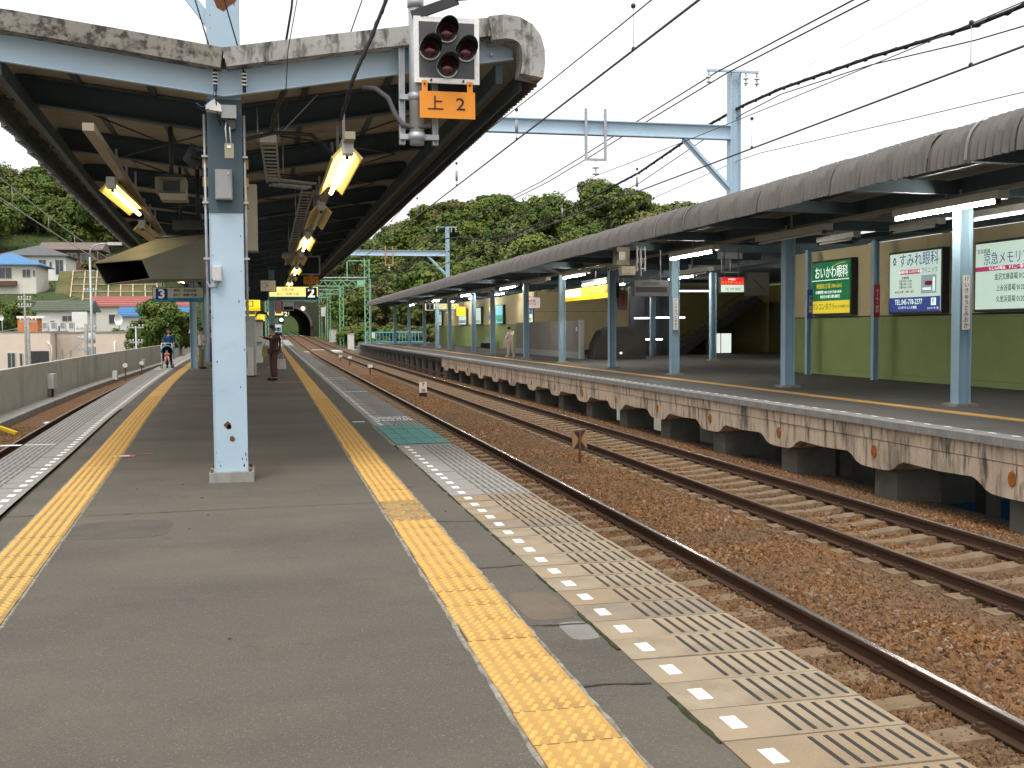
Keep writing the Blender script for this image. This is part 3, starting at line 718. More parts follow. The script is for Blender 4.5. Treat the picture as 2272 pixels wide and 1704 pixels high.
# back walls
def wall_run(name, lab, x, y0, y1, zt=3.86):
    t = thing(name, lab, 'wall', (x, y0, 0))
    y = y0; 
    while y < y1-.1:
        e = min(y1, y+3.7)
        box('lower_panel', (x, y+.004, .16), (x+.12, e-.004, 1.76), M_greenwall, t)
        box('upper_panel', (x+.01, y+.004, 1.80), (x+.12, e-.004, zt), M_cream, t)
        y = e
    box('skirting', (x-.012, y0, 0), (x+.12, y1, .155), M_greenwall, t); box('rail_strip', (x-.015, y0, 1.762), (x+.1, y1, 1.798), M_darktrim, t)
    return t
wall_run('platform_wall', 'green and cream panelled wall behind the lit clinic posters', 16.9, 6.0, 33.2)
wall_run('platform_wall', 'green and cream wall behind the row of distant lit posters', 16.9, 66.0, 112, 3.9)
for i, y in enumerate((13.0, 20.0, 27.2, 31.0)):
    t = thing('wall_post', 'slim blue post against the green wall '+('at its near end', 'beside the memorial hall poster', 'between the white and green clinic posters', 'left of the green clinic poster')[i], 'post', (16.45, y, 0), 0, 'slim posts before the green wall')
    put('post', pm, t, (0, 0, 0)).scale = (.62, .62, .98)
    if i > 1:
        box('post_banner', (16.36, y-.10, 1.75), (16.54, y-.08, 2.65), mat('red_banner' if i == 2 else 'blue_banner', (.5, .03, .05) if i == 2 else (.03, .06, .3), None, rough=.5), t)
        text('ケータイ電話' if i == 2 else 'たばこ禁煙', .11, M_white, t, (16.45, y-.103, 2.2), (pi/2, pi/2, 0))
# lit advertisement boxes on the wall
def adbox(lab, y0, y1, z0, z1, x=16.9, face=None, st=.8):
    t = thing('lit_poster', lab, 'poster', (x, (y0+y1)/2, z0))
    box('frame', (x-.20, y0-.06, z0-.06), (x+.005, y1+.06, z1+.06), M_darkmetal, t)
    box('panel', (x-.215, y0, z0), (x-.20, y1, z1), face, t)
    return t
def patch(t, y0, y1, z0, z1, m, x=16.9-.217, name='colour_band', d=.003): return box(name, (x-d, y0, z0), (x, y1, z1), m, t)
E_white = emat('lit_panel_white', (.60, .78, .66), .42); E_green = emat('lit_panel_green', (.004, .13, .045), .4); E_yel = emat('lit_panel_yellow', (.62, .50, .03), .5)
E_navy = emat('lit_panel_navy', (.012, .03, .16), .7); E_mag = emat('lit_panel_magenta', (.42, .02, .15), .4); E_ylw = emat('lit_letter_white', (.8, .95, .85), .6); E_map = emat('lit_panel_map', (.28, .36, .42), .4); E_sky = emat('lit_panel_sky', (.15, .5, .6), .5)
tx = 16.68
t = adbox('green and yellow backlit eye clinic poster with white kana', 28.95, 31.4, 1.9, 3.46, face=E_green)
patch(t, 28.95, 31.4, 1.9, 2.28, E_yel); patch(t, 29.0, 31.35, 2.90, 2.92, E_ylw)
text('おいかわ眼科', .40, E_ylw, t, (tx, 30.05, 3.12), FX, sx=.83); text('眼鏡処方箋 784-6561', .17, E_yel, t, (tx, 30.15, 2.72), FX); text('診療時間 9:30-12:30 15:00-18:00', .115, E_ylw, t, (tx, 30.2, 2.54), FX); text('休診日/木曜 日曜 祝祭日', .11, E_ylw, t, (tx, 30.1, 2.40), FX)
text('マリンコンタクト', .24, M_ink, t, (tx, 30.6, 2.09), FX, sx=.85); text('おいかわ眼科となり', .10, M_ink, t, (tx, 29.35, 2.09), FX)
mb = MB()
for k in range(9):
    a = k/8; mb.box((tx-.002, 29.2+.75*a, 3.40-.11*a*a), (tx+.003, 29.2+.75*(a+.13), 3.415-.11*a*a))
mb.build('swoosh', E_yel, t)
t = adbox('white backlit eye clinic poster with navy telephone band', 24.55, 26.85, 1.88, 3.44, face=E_white)
patch(t, 24.55, 26.85, 1.88, 2.26, E_navy); patch(t, 25.42, 26.34, 2.87, 2.99, E_mag); patch(t, 24.72, 25.38, 2.34, 2.82, E_map)
text('すみれ眼科', .39, E_navy, t, (tx, 25.52, 3.22), FX, sx=.92); text('クリニック', .18, E_navy, t, (tx, 25.02, 2.93), FX, sx=.8); text('白内障手術 コンタクト処方', .085, E_ylw, t, (tx-.004, 25.88, 2.93), FX)
text('診療時間\n午前 9:30～12:30\n午後 3:00～ 6:30\n土曜 9:30～12:30', .082, M_ink, t, (tx, 26.1, 2.65), FX); text('休診日 木曜・日曜・祝日', .08, M_red, t, (tx, 26.15, 2.40), FX)
text('TEL.045-778-2277', .20, E_ylw, t, (tx-.004, 25.95, 2.13), FX, sx=.85); text('コンタクトレンズ 隣接', .085, E_ylw, t, (tx-.004, 26.0, 1.98), FX); patch(t, 24.72, 24.93, 2.03, 2.22, E_ylw, 16.9-.221); text('P', .19, E_navy, t, (tx-.010, 24.825, 2.125), FX); text('エレベーター有', .07, E_ylw, t, (tx-.004, 24.85, 1.95), FX)
mb = MB()
for k in range(6): mb.ball((tx, 26.62+.055*cos(k*pi/3), 3.24+.08*sin(k*pi/3)), .035, 6, 4, (.05, 1, 1))
mb.build('flower_emblem', E_navy, t)
for (a, b_, c, d) in ((24.9, 25.2, 2.55, 2.66), (24.78, 24.86, 2.4, 2.75), (24.95, 25.3, 2.43, 2.49)): patch(t, a, b_, c, d, M_red if a == 24.9 else E_ylw, 16.9-.2205, 'map_block')
t = adbox('wide pale backlit memorial hall poster cut by the frame edge', 19.6, 23.15, 1.88, 3.44, face=E_white)
patch(t, 19.6, 23.15, 2.78, 2.89, E_mag); patch(t, 20.2, 21.35, 3.24, 3.38, E_sky)
text('京浜斎場', .12, M_ink, t, (tx, 22.85, 3.25), FX); text('京急メモリアル', .32, E_navy, t, (tx, 21.9, 3.05), FX, sx=.85); text('もしもの時は、すぐご一報を！24時間受付', .10, E_ylw, t, (tx-.004, 21.7, 2.835), FX); text('資料請求', .1, E_ylw, t, (tx-.004, 20.8, 3.31), FX)
for k, nm in enumerate(('金沢文庫斎場 0120-594-1', '上永谷斎場 0120-594-4', '久里浜斎場 0120-277-8')): text(nm, .17, M_ink, t, (tx, 21.7, 2.62-.26*k), FX, sx=.8)
cols = [(63.9, 65.95, E_white, 'white and green', [(2.85, 3.16, emat('lit_green_pale', (.02, .35, .12), .8)), (2.5, 2.62, E_green)]), (68.25, 70.55, E_white, 'white and blue', [(2.45, 3.0, E_navy)]), (77.5, 79.9, E_sky, 'cyan rainbow', [(2.1, 2.5, emat('lit_teal', (.03, .25, .16), .7))]), (81.2, 82.5, E_yel, 'yellow and blue', [(2.2, 2.9, E_navy)]), (85.9, 89.0, E_white, 'plain white paired', []), (92.6, 96.2, E_white, 'pale green stepped', [(2.0, 2.3, E_map)]), (106.3, 110.2, E_white, 'pale white', [(2.9, 3.2, E_map)])]
for y0, y1, f, nm, bands in cols:
    t = adbox(nm+' backlit poster on the distant stretch of wall', y0, y1, 1.9, 3.2, face=f)
    for z0, z1, m in bands: patch(t, y0, y1, z0, z1, m)
    for q in range(3): patch(t, y0+.25, y1-.3-.3*q, 2.02+.06*q, 2.05+.06*q, M_ink, 16.9-.221, 'print_line')
    if 'blue' in nm: text('MIS', .5, E_ylw, t, (tx-.004, (y0+y1)/2, 2.72), FX)
mb = MB(); t0 = thing('poster_arc', '', 'x') if False else None

# concourse: cream enclosure, grey screen, escalator side, stairs, notice boards
t = thing('stair_enclosure', 'cream panelled enclosure block behind the yellow exit sign', 'building', (17.5, 62, 0))
box('front_panel', (14.9, 60.4, .25), (17.3, 60.6, 3.6), M_cream, t); box('front_panel', (17.31, 60.4, .25), (19.8, 60.6, 3.6), M_cream, t); box('side_panel', (19.81, 60.38, .25), (21.0, 60.55, 3.6), M_cream, t)
box('plinth', (14.9, 60.39, 0), (21.0, 60.6, .245), M_darktrim, t); box('door_handle', (19.55, 60.34, 1.1), (19.6, 60.4, 1.35), M_darkmetal, t); box('joint', (14.9, 60.395, 2.45), (19.8, 60.4, 2.47), M_darktrim, t)
t = thing('screen_wall', 'waist high brown grey screen wall behind the woman in white', 'partition', (14.8, 58, 0))
for k in range(5): box('screen_panel', (14.8, 50.9+2.8*k, .32), (14.9, 53.68+2.8*k, 1.86), M_brownpanel, t)
box('kick_plate', (14.78, 50.85, 0), (14.92, 64.9, .315), M_grey, t); box('end_post', (14.74, 50.6, 0), (14.96, 50.86, 1.9), M_lightgrey, t); box('notice', (14.79, 51.3, 1.35), (14.80, 51.5, 1.55), M_white, t)
t = thing('escalator_side', 'dark rounded escalator balustrade beside the grey screen wall', 'escalator', (16, 49.5, 0))
mb = MB(); mb.prism([(0, 0), (2.6, 0), (2.6, 1.55), (.9, 1.55), (.45, 1.35), (.15, .8)], (15.15, 49.6, 0), (1, 0, 0), (0, 0, 1), (0, 1.2, 0)); mb.build('balustrade', M_stair, t); box('marker_lamp', (16.45, 49.55, .25), (16.52, 49.6, .33), emat('small_lamp', (1, .95, .8), 3), t)
t = thing('staircase', 'dark staircase with a long sloping stringer rising to the right', 'stairs', (23, 57, 0))
mb = MB()
for k in range(16): mb.box((22.1+.30*k, 56.0, .19*k), (22.1+.30*(k+1)+.02, 58.6, .19*(k+1)))
mb.build('steps', M_stair, t); t.children[0]['kind'] = 'stuff'
mb = MB(); mb.bar((21.9, 55.95, .05), (26.6, 55.95, 3.15), .08, .42); mb.build('stringer', M_darkmetal, t)
mb = MB(); mb.bar((22.0, 55.9, .95), (26.6, 55.9, 4.0), .05); mb.build('handrail', M_darktrim, t)
box('back_panel', (20.9, 58.8, 0), (29.4, 58.95, 3.9), mat('olive_wall', (.20, .175, .06), (.16, .14, .05), 1, .7), t)
t = thing('concourse_wall', 'dim olive wall with notice boards at the back of the concourse', 'wall', (28.5, 45, 0))
box('panel', (28.6, 33.2, 0), (28.75, 45.9, 3.9), MATS['olive_wall'], t); box('panel', (28.6, 45.91, 0), (28.75, 58.7, 3.9), MATS['olive_wall'], t); box('return_wall', (16.95, 33.3, 0), (28.6, 33.42, 3.9), MATS['olive_wall'], t)
for k in range(4): box('notice_board', (28.5, 52.0+1.5*k, 1.5), (28.6, 53.2+1.5*k, 2.9), [M_darkmetal, mat('faded_orange_print', (.30, .10, .06), (.2, .12, .1), 3), M_brownpanel, mat('faded_green_print', (.10, .14, .08), (.2, .2, .16), 3)][k], t)
t = thing('glowing_board', 'pair of pale glowing panels at the foot of the stairs', 'panel', (24.3, 55.7, 0))
box('casing', (23.5, 55.75, 0), (25.0, 55.85, 1.2), M_darkmetal, t); box('lit_panel', (23.7, 55.73, .08), (24.28, 55.75, 1.15), emat('pale_lit', (.6, .66, .62), .8), t); box('lit_panel', (24.34, 55.73, .08), (24.92, 55.75, 1.15), MATS['pale_lit'], t)
for i, (x, y) in enumerate(((19.5, 45.6), (19.2, 52.6))):
    t = thing('inner_post', ('blue post inside the dim concourse right of the stairs', 'blue post standing before the glowing tube reflections of the stair')[i], 'post', (x, y, 0)); put('post', pm, t, (0, 0, 0)); put('base_plate', bm, t, (0, 0, 0))
for i, (x0, x1, y, z) in enumerate(((18.7, 19.5, 54, 2.0), (19.85, 21.5, 54, 2.02), (18.75, 20.25, 54, .88), (21.0, 22.95, 54, 3.42))):  # glowing tubes standing in for lamp reflections in the dark glass
    t = thing('stair_tube_reflection', ('short glowing tube reflection left of the inner post by the stairs', 'glowing tube reflection right of the inner post at mid height', 'lowest glowing tube reflection near the concourse floor', 'highest glowing tube reflection over the stair opening')[i], 'light', (x0, y, z))
    mb = MB(); mb.cyl((x0, y, z), (x1, y, z), .035); mb.build('tube', M_tube_v, t); box('housing', (x0, y+.03, z-.05), (x1, y+.1, z+.05), M_darkmetal, t)
# glazed partition just behind those tube reflections
t = thing('glazed_partition', 'dark glazed partition with thin mullions in front of the stairs', 'partition', (20, 54.3, 0))
for k in range(4): box('mullion', (18.45+.85*k, 54.15, 0), (18.5+.85*k, 54.2, 3.7), M_darkmetal, t)
box('pane', (18.45, 54.21, .1), (21.05, 54.24, 3.7), M_glass, t)
# bench, cyan railing, end things
t = thing('bench', 'grey platform bench with backrest against the distant green wall', 'bench', (16.4, 80.6, 0))
for y in (79.4, 80.9): box('seat', (15.9, y, .42), (16.35, y+1.35, .47), M_grey, t); box('backrest', (16.35, y, .52), (16.40, y+1.35, .85), M_grey, t)
for y in (79.5, 80.6, 81.0, 82.1): box('leg', (15.95, y, 0), (16.3, y+.06, .42), M_darkmetal, t)
t = thing('railing', 'cyan painted railing closing the far end of the opposite platform', 'railing', (14, 121, 0))
for k in range(17):
    x = 10.6+.36*k; box('baluster', (x, 121.0, .15), (x+.05, 121.05, 1.12), M_bluerail, t)
box('top_rail', (10.45, 120.98, 1.121), (16.9, 121.07, 1.25), M_bluerail, t); box('bottom_rail', (10.45, 120.98, .06), (16.9, 121.07, .149), M_bluerail, t)
for x in (10.4, 13.6, 16.9): box('post', (x, 120.97, 0), (x+.09, 121.08, 1.26), M_bluerail, t)
box('notice', (11.1, 120.92, .55), (11.5, 120.95, 1.15), M_white, t)
# ================================================================ RIGHT CANOPY
def tubelike(p, r=.01): return p
rc = thing('platform_canopy', 'long grey corrugated canopy with curled eave over the opposite platform', 'canopy', (12.5, 8, 4))
prof = [(9.93, 3.87), (9.94, 4.02), (9.97, 4.18), (10.03, 4.31), (10.13, 4.42), (10.27, 4.49), (10.45, 4.52), (10.75, 4.52), (11.6, 4.50), (12.6, 4.47), (14.6, 4.42), (17.3, 4.36)]
def roof_sheet(prof, wd=1.0, waves=6, amp=.034, per=8, groove=False):
    b = MB(); n = len(prof); nn = []
    for i in range(n):
        a = prof[max(0, i-1)]; c = prof[min(n-1, i+1)]; d = Vector((c[0]-a[0], c[1]-a[1])).normalized(); nn.append((-d.y, d.x))
    st = waves*per
    for j in range(st+1):
        y = -wd/2-.02+(wd+.04)*j/st; a = amp*sin(2*pi*j/per)
        for (x, z), (nx, nz_) in zip(prof, nn): b.v.append((x+nx*a, y, z+nz_*a))
    for j in range(st):
        for i in range(n-1):
            q = j*n+i; b.cm = 1 if groove and sin(2*pi*(j+.5)/per) < -.75 else 0; b.face((q, q+n, q+n+1, q+1), True)
    return b
rs = roof_sheet([(x-12.5, z-4) for x, z in prof], groove=True).mesh('roof_sheet', [M_roof, mat('grimy_groove', (.10, .093, .088), (.065, .062, .06), 3, .95)])
for k in range(107):
    y = 6.5+k; o = put('roof_sheet', rs, rc, (random.uniform(-.016, .016), y-8, random.uniform(-.014, .016)), random.uniform(-.006, .006))
# lapped edge strips that show as paler seams
rim = roof_sheet([(x-12.5, z-4+.02) for x, z in prof[:9]], .03, 1, .004, 2).mesh('seam_strip', mat('pale_seam', (.30, .29, .275), (.20, .19, .18), 4, .9))
for k in range(60):
    if random.random() < .3: put('seam_strip', rim, rc, (-.022, 6.02+k-8, .008))
b = MB()                                           # soffit lining boards (pale), above steel
b.box((10.15, 6, 4.30), (17.2, 113, 4.315)); b.build('soffit', M_underroof, rc)
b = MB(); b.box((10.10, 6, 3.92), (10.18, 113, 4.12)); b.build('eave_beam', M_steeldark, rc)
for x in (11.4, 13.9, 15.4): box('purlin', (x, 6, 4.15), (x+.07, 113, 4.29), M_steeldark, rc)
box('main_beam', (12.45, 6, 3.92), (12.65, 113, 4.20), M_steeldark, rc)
box('wall_beam', (16.5, 6, 3.84), (16.68, 33, 4.12), M_steeldark, rc)
ra = MB().bar((10.19, 0, 4.05), (17.0, 0, 3.98), .14, .24).mesh('rafter', M_steeldark)
yy = []
for a, b_ in zip(PY[:-1], PY[1:]): yy += [a, (a+b_)/2]
for y in yy+[PY[-1]]: put('rafter', ra, rc, (-12.5, y-8, -4))
t = thing('concourse_roof', 'flat dark roof deck over the station concourse', 'roof', (23, 48, 4))
box('deck', (17.3, 32.6, 4.05), (29.6, 65.5, 4.2), M_steeldark, t); box('fascia', (17.25, 32.5, 3.75), (17.45, 65.5, 4.04), M_steeldark, t)
# fluorescent lights under the right canopy
def tube_light(lab, x, y0, y1, z, lit, group, mt=M_tube_w):
    t = thing('tube_light', lab, 'light', (x, (y0+y1)/2, z), 0, group)
    box('housing', (x-.11, y0-.1, z+.05), (x+.11, y1+.1, z+.19), M_lightgrey, t)
    m = MB(); m.cyl((x-.06, y0, z), (x-.06, y1, z), .024, 8); m.build('tube', mt if lit else mat('unlit_tube', (.62, .62, .60), None, rough=.3), t)
    for y in (y0-.04, y1+.01): box('end_cap', (x-.11, y, z-.04), (x-.01, y+.03, z+.05), M_darkmetal, t)
    box('hanger', (x-.02, (y0+y1)/2-.02, z+.19), (x+.02, (y0+y1)/2+.02, z+.55), M_grey, t)
ords = ['nearest', 'second nearest', 'third nearest', 'fourth nearest', 'fifth nearest', 'sixth nearest', 'seventh nearest']
for i, (a, b_) in enumerate(((16.3, 19.3), (28.4, 31.6), (40.8, 44.1), (53.1, 56.8), (65.5, 69), (77.8, 81.5), (92, 95))): tube_light(ords[i]+' lit fluorescent tube along the front of the opposite canopy', 12.2, a, b_, 3.6, True, 'lit tubes along the opposite canopy')
for i, (a, b_) in enumerate(((22.2, 25.5), (34.6, 37.8), (47.0, 50.2), (59.3, 62.5), (71.5, 74.7), (85.5, 88.5))): tube_light(ords[i]+' switched off tube fixture between the lit ones of the opposite canopy', 12.2, a, b_, 3.6, False, 'unlit tubes along the opposite canopy')
for i, (a, b_) in enumerate(((18.0, 21.2), (22.6, 24.4), (26.3, 28.1))): tube_light(ords[i]+' slim lit tube above the wall posters', 15.3, a, b_, 3.82, True, 'slim tubes above the posters', M_tube_v if i == 0 else mat('dim_tube', (.8, .8, .78), None, rough=.3))
tube_light('dark fixture hanging over the concourse entrance', 14.2, 33.5, 36.5, 3.3, False, None); tube_light('lit tube just above the yellow exit sign', 13.6, 42.5, 46, 3.38, True, None)
for i_, y_ in enumerate((70, 80, 90, 101)): tube_light(['nearest', 'second', 'third', 'farthest'][i_]+' added slim lit tube above the distant posters', 15.3, y_, y_+3, 3.82, True, 'added slim tubes above the distant posters')  # extra lit tubes, added to brighten the far stretch of wall
for i_, (x_, y_) in enumerate(((18.2, 44.5), (22.5, 40), (17.8, 52.5))): tube_light(['added lit ceiling tube just inside the concourse', 'deeper added lit ceiling tube of the concourse', 'added lit ceiling tube before the cream enclosure'][i_], x_, y_, y_+3, 3.72, True, None)  # ceiling tubes added to lift the dim concourse and cream enclosure
box_t = thing('conduit', 'long cable duct running beneath the main beam of the opposite canopy', 'conduit', (12.3, 8, 3.8)); box('duct', (12.24, 6, 3.80), (12.34, 112, 3.86), M_beige, box_t)
# signs on the opposite side
def sign_box(name, lab, x0, x1, y, z0, z1, face, cat='sign', d=.18, hang=3.95, frame=M_darkmetal):
    t = thing(name, lab, cat, ((x0+x1)/2, y, z0))
    box('case', (x0, y, z0), (x1, y+d, z1), frame, t); box('face', (x0+.02, y-.008, z0+.02), (x1-.02, y, z1-.02), face, t)
    for x in (x0+.2*(x1-x0), x1-.2*(x1-x0)):
        if hang: box('hanger', (x-.015, y+d/2-.015, z1), (x+.015, y+d/2+.015, hang), M_darkmetal, t)
    return t
E_signy = emat('lit_sign_yellow', (.85, .58, .04), .95); E_signw = emat('lit_sign_white', (.85, .86, .62), 1.0); E_signlow = emat('lit_sign_deep_yellow', (.75, .45, .005), .85)
t = thing('exit_sign', 'long yellow backlit exit sign in front of the cream enclosure', 'sign', (12.9, 43, 2.7))
box('case', (12.92, 39.6, 2.66), (13.1, 46.8, 3.22), M_darkmetal, t); box('face', (12.905, 39.65, 2.82), (12.92, 46.75, 3.19), E_signy, t); box('pale_face', (12.90, 44.2, 2.84), (12.904, 46.6, 3.18), E_signw, t); box('lower_band', (12.90, 39.65, 2.68), (12.919, 46.75, 2.815), E_signlow, t)
text('出口', .34, M_ink, t, (12.895, 42.2, 3.0), FX, sx=2.4); text('Exit', .11, M_ink, t, (12.895, 42.4, 2.75), FX, sx=2); text('富岡', .34, M_ink, t, (12.895, 40.3, 3.0), FX, sx=2.0)
t = sign_box('platform_sign', 'yellow platform one direction sign under the opposite canopy', 11.9, 14.6, 84, 2.95, 3.5, emat('lit_sign_cream', (.75, .60, .25), .8)); box('number_plate', (12.0, 83.985, 3.0), (12.6, 83.99, 3.46), M_navy, t); text('1', .45, M_white, t, (12.3, 83.98, 3.23), FY); text('金沢文庫 横須賀中央\n浦賀 三崎口方面', .17, M_ink, t, (13.6, 83.985, 3.26), FY); box('blue_band', (12.6, 83.985, 2.96), (14.55, 83.99, 3.07), M_bluerail, t)
t = sign_box('departure_board', 'dark train departure board hanging under the opposite canopy', 10.86, 11.98, 31.4, 2.45, 2.95, MATS['signal_grey'], 'board', .25, 3.9); box('display', (10.92, 31.38, 2.58), (11.92, 31.391, 2.74), M_black, t); text('列車接近案内', .10, M_ink, t, (11.4, 31.385, 2.84), FY)
t = sign_box('massage_sign', 'red and pale green lit sign hanging in the concourse', 13.72, 14.52, 31.5, 2.57, 3.06, E_white, hang=3.95); box('red_band', (13.74, 31.48, 2.81), (14.50, 31.491, 3.04), emat('lit_red', (.5, .01, .02), .7), t); text('リラクゼーション', .095, E_yel, t, (14.12, 31.475, 2.88), FY); text('お気軽に', .07, E_ylw, t, (14.1, 31.475, 2.98), FY); text('TEL 772-4004', .09, M_red, t, (14.12, 31.485, 2.68), FY)
t = sign_box('hanging_notice', 'small white notice with red border near the far posts', 13.1, 14.0, 55.5, 2.55, 3.15, M_white, hang=3.95, frame=mat('red_frame', (.5, .06, .07), None)); text('2号車\nのりば', .16, M_red, t, (13.55, 55.48, 2.85), FY)
t = sign_box('hanging_notice', 'narrow pink vertical notice beside the exit sign', 13.2, 13.55, 40.0, 2.2, 2.95, mat('pink_notice', (.45, .25, .24), None), hang=3.95); text('女性専用', .13, M_red, t, (13.37, 39.985, 2.58), (pi/2, pi/2, 0))
t = sign_box('hanging_notice', 'small yellow notice on the post by the far posters', 13.0, 13.7, 76.0, 2.4, 3.1, E_signy, hang=3.95)
t = sign_box('wall_clock', 'dim square clock beside the red massage sign', 15.3, 16.1, 33.0, 2.5, 3.3, mat('dim_clock_face', (.12, .115, .10), None, rough=.6), 'clock', .15, None); mb = MB(); mb.bar((15.7, 32.985, 2.9), (15.52, 32.985, 3.08), .02).bar((15.7, 32.985, 2.9), (15.9, 32.985, 2.72), .02); mb.build('hands', M_ink, t)
t = thing('equipment_boxes', 'cluster of pale equipment boxes hung below the opposite eave', 'equipment', (11, 32, 3.6))
box('cabinet', (10.58, 32.2, 3.45), (11.0, 32.6, 4.0), M_beige, t); box('cabinet', (10.64, 31.9, 3.13), (11.08, 32.2, 3.40), M_beige, t); box('small_box', (10.6, 32.05, 3.6), (10.8, 32.19, 3.85), M_lightgrey, t); mb = MB()
for x in (11.12, 11.38): mb.box((x, 31.9, 3.25), (x+.04, 31.95, 4.0))
for z in (3.3, 3.6, 3.9): mb.box((11.12, 31.88, z), (11.42, 31.899, z+.04))
mb.cyl((11.27, 31.98, 3.1), (11.27, 31.98, 4.0), .05, 8); mb.build('frame', M_grey, t); t.children[-1]['kind'] = 'stuff'
t = thing('loudspeaker', 'grey loudspeaker rack hanging over the concourse entrance', 'speaker', (14.8, 33, 3.5)); box('body', (14.4, 32.9, 3.72), (15.1, 33.3, 4.0), M_grey, t)
for x in (14.45, 14.75, 15.05): box('rod', (x-.012, 33.08, 3.3), (x+.012, 33.1, 3.71), M_lightgrey, t)
box('crossbar', (14.4, 33.05, 3.28), (15.1, 33.13, 3.3), M_lightgrey, t)
# ================================================================ NEAR PLATFORM CANOPY (butterfly roof on one row of columns)
VX = -.38
def LE(y): return LIN(y)-.62                       # left eave line
lc = thing('platform_canopy', 'butterfly canopy with pale blue end beam over the platform we stand on', 'canopy', (VX, 11, 4))
def beam_z(x, y=11): return 3.77+(.17*(x-VX) if x > VX else .122*(VX-x))
rp_ = [(VX, 4.13), (.6, 4.30), (1.6, 4.46), (2.2, 4.55), (2.44, 4.575), (2.58, 4.54), (2.68, 4.45), (2.735, 4.33), (2.745, 4.18), (2.735, 4.0)]
b = roof_sheet([(x-VX, z-4) for x, z in rp_], 1.0, 8, .018, 5); rsr = b.mesh('roof_sheet', M_roof)
b = roof_sheet([(x-VX-.012, z-4-.028) for x, z in rp_[:8]], 1.0, 8, .014, 4); rlr = b.mesh('roof_lining', M_underroof)
lp = [(0, 4.13), (-1.0, 4.25), (-2.0, 4.37), (-2.35, 4.40), (-2.52, 4.36), (-2.62, 4.26), (-2.65, 4.12), (-2.64, 3.93)][::-1]
b = roof_sheet([(x/2.65, z-4) for x, z in lp], 1.0, 8, .018, 5); rsl = b.mesh('roof_sheet', M_roof)
b = roof_sheet([(x/2.65+.006, z-4-.028) for x, z in lp[2:]], 1.0, 8, .014, 4); rll = b.mesh('roof_lining', M_underroof)
for k in range(94):
    y = 11.5+k; g = max(0, (y-30))*.006; w = VX-LE(y)
    put('roof_sheet', rsr, lc, (0, y-11, g+random.uniform(-.006, .006))); put('roof_lining', rlr, lc, (0, y-11, g))
    for nm, me in (('roof_sheet', rsl), ('roof_lining', rll)):
        o = put(nm, me, lc, (0, y-11, g)); o.scale = (w, 1, 1)
# end flashing (weathered) over the blue end beam
def band(prof, y0, y1, name, m, th=.18):
    mb = MB(); n = len(prof)
    for i in range(n):
        a = prof[max(0, i-1)]; c = prof[min(n-1, i+1)]; d = Vector((c[0]-a[0], c[1]-a[1])).normalized(); nx, nz = -d.y, d.x
        x, z = prof[i]
        for y in (y0, y1): mb.v += [(x+nx*.03, y, z+nz*.03), (x-nx*(th-.03), y, z-nz*(th-.03))]
    for i in range(n-1):
        a = 4*i; mb.face((a, a+1, a+5, a+4)); mb.face((a+2, a+6, a+7, a+3)); mb.face((a, a+4, a+6, a+2)); mb.face((a+1, a+3, a+7, a+5))
    mb.face((0, 2, 3, 1)); e = 4*(n-1); mb.face((e, e+1, e+3, e+2)); return mb.build(name, m, lc)
lw = VX-LE(11)
band([(VX+.004, 4.16)]+[(x, z+.03) for x, z in rp_[1:4]], 10.78, 10.98, 'end_flashing', M_rooflight)
band([(2.2, 4.58), (2.36, 4.605), (2.50, 4.59), (2.62, 4.53), (2.70, 4.43), (2.735, 4.30), (2.74, 4.17), (2.72, 4.03)], 10.72, 11.0, 'curled_end', M_rooflight, .235)
band([(VX+x*lw/2.65, z+.035) for x, z in lp[4:-1]]+[(VX-.004, 4.16)], 10.78, 10.98, 'end_flashing', mat('lichen_flashing', (.27, .25, .215), (.20, .19, .165), 5, .95, .4, 60, dirt=[((.06, .056, .05), 11, .47, .62), ((.10, .09, .08), 2.5, .55, .75)]), .19)
def rafter(y, m, name, h=.26, w=.12):
    xl = LE(y)+.2; zo = max(0, (y-30))*.006
    mb = MB(); t = .016
    for xa, xb in ((xl, VX), (VX, 2.50)):
        za, zb = beam_z(xa)+zo, beam_z(xb)+zo
        mb.prism([(xa, za), (xb, zb), (xb, zb+h), (xa, za+h)], (0, y+w/2-t, 0), (1, 0, 0), (0, 0, 1), (0, t, 0))
        for z0 in (0, h-t): mb.prism([(xa, za+z0), (xb, zb+z0), (xb, zb+z0+t), (xa, za+z0+t)], (0, y-w/2, 0), (1, 0, 0), (0, 0, 1), (0, w-t, 0))
    return mb.build(name, m, lc)
mb = MB()
xl = LE(11)+.1
for xa, xb in ((xl, VX), (VX, 2.50)):
    za, zb = beam_z(xa), beam_z(xb)
    mb.prism([(xa, za), (xb, zb), (xb, zb+.255), (xa, za+.255)], (0, 11.02, 0), (1, 0, 0), (0, 0, 1), (0, .012, 0))
    for z0 in (0, .245): mb.prism([(xa, za+z0), (xb, zb+z0), (xb, zb+z0+.014), (xa, za+z0+.014)], (0, 10.97, 0), (1, 0, 0), (0, 0, 1), (0, .05, 0))
M_beamlight = mat('pale_blue_beam', (.43, .57, .68), (.48, .61, .71), 1.3, .5, .05, 30, spec=.4, dirt=((.30, .37, .42), 3.0, .66, .85))
mb.build('end_beam', M_beamlight, lc)
y = 13.1; RY = []
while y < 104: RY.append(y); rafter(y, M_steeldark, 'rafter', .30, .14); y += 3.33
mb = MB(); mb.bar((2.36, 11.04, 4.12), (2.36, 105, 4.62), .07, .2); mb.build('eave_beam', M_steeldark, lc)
mb = MB(); mb.bar((2.60, 11.1, 4.02), (2.60, 105, 4.5), .03, .09); mb.build('eave_angle', M_steeldark, lc)
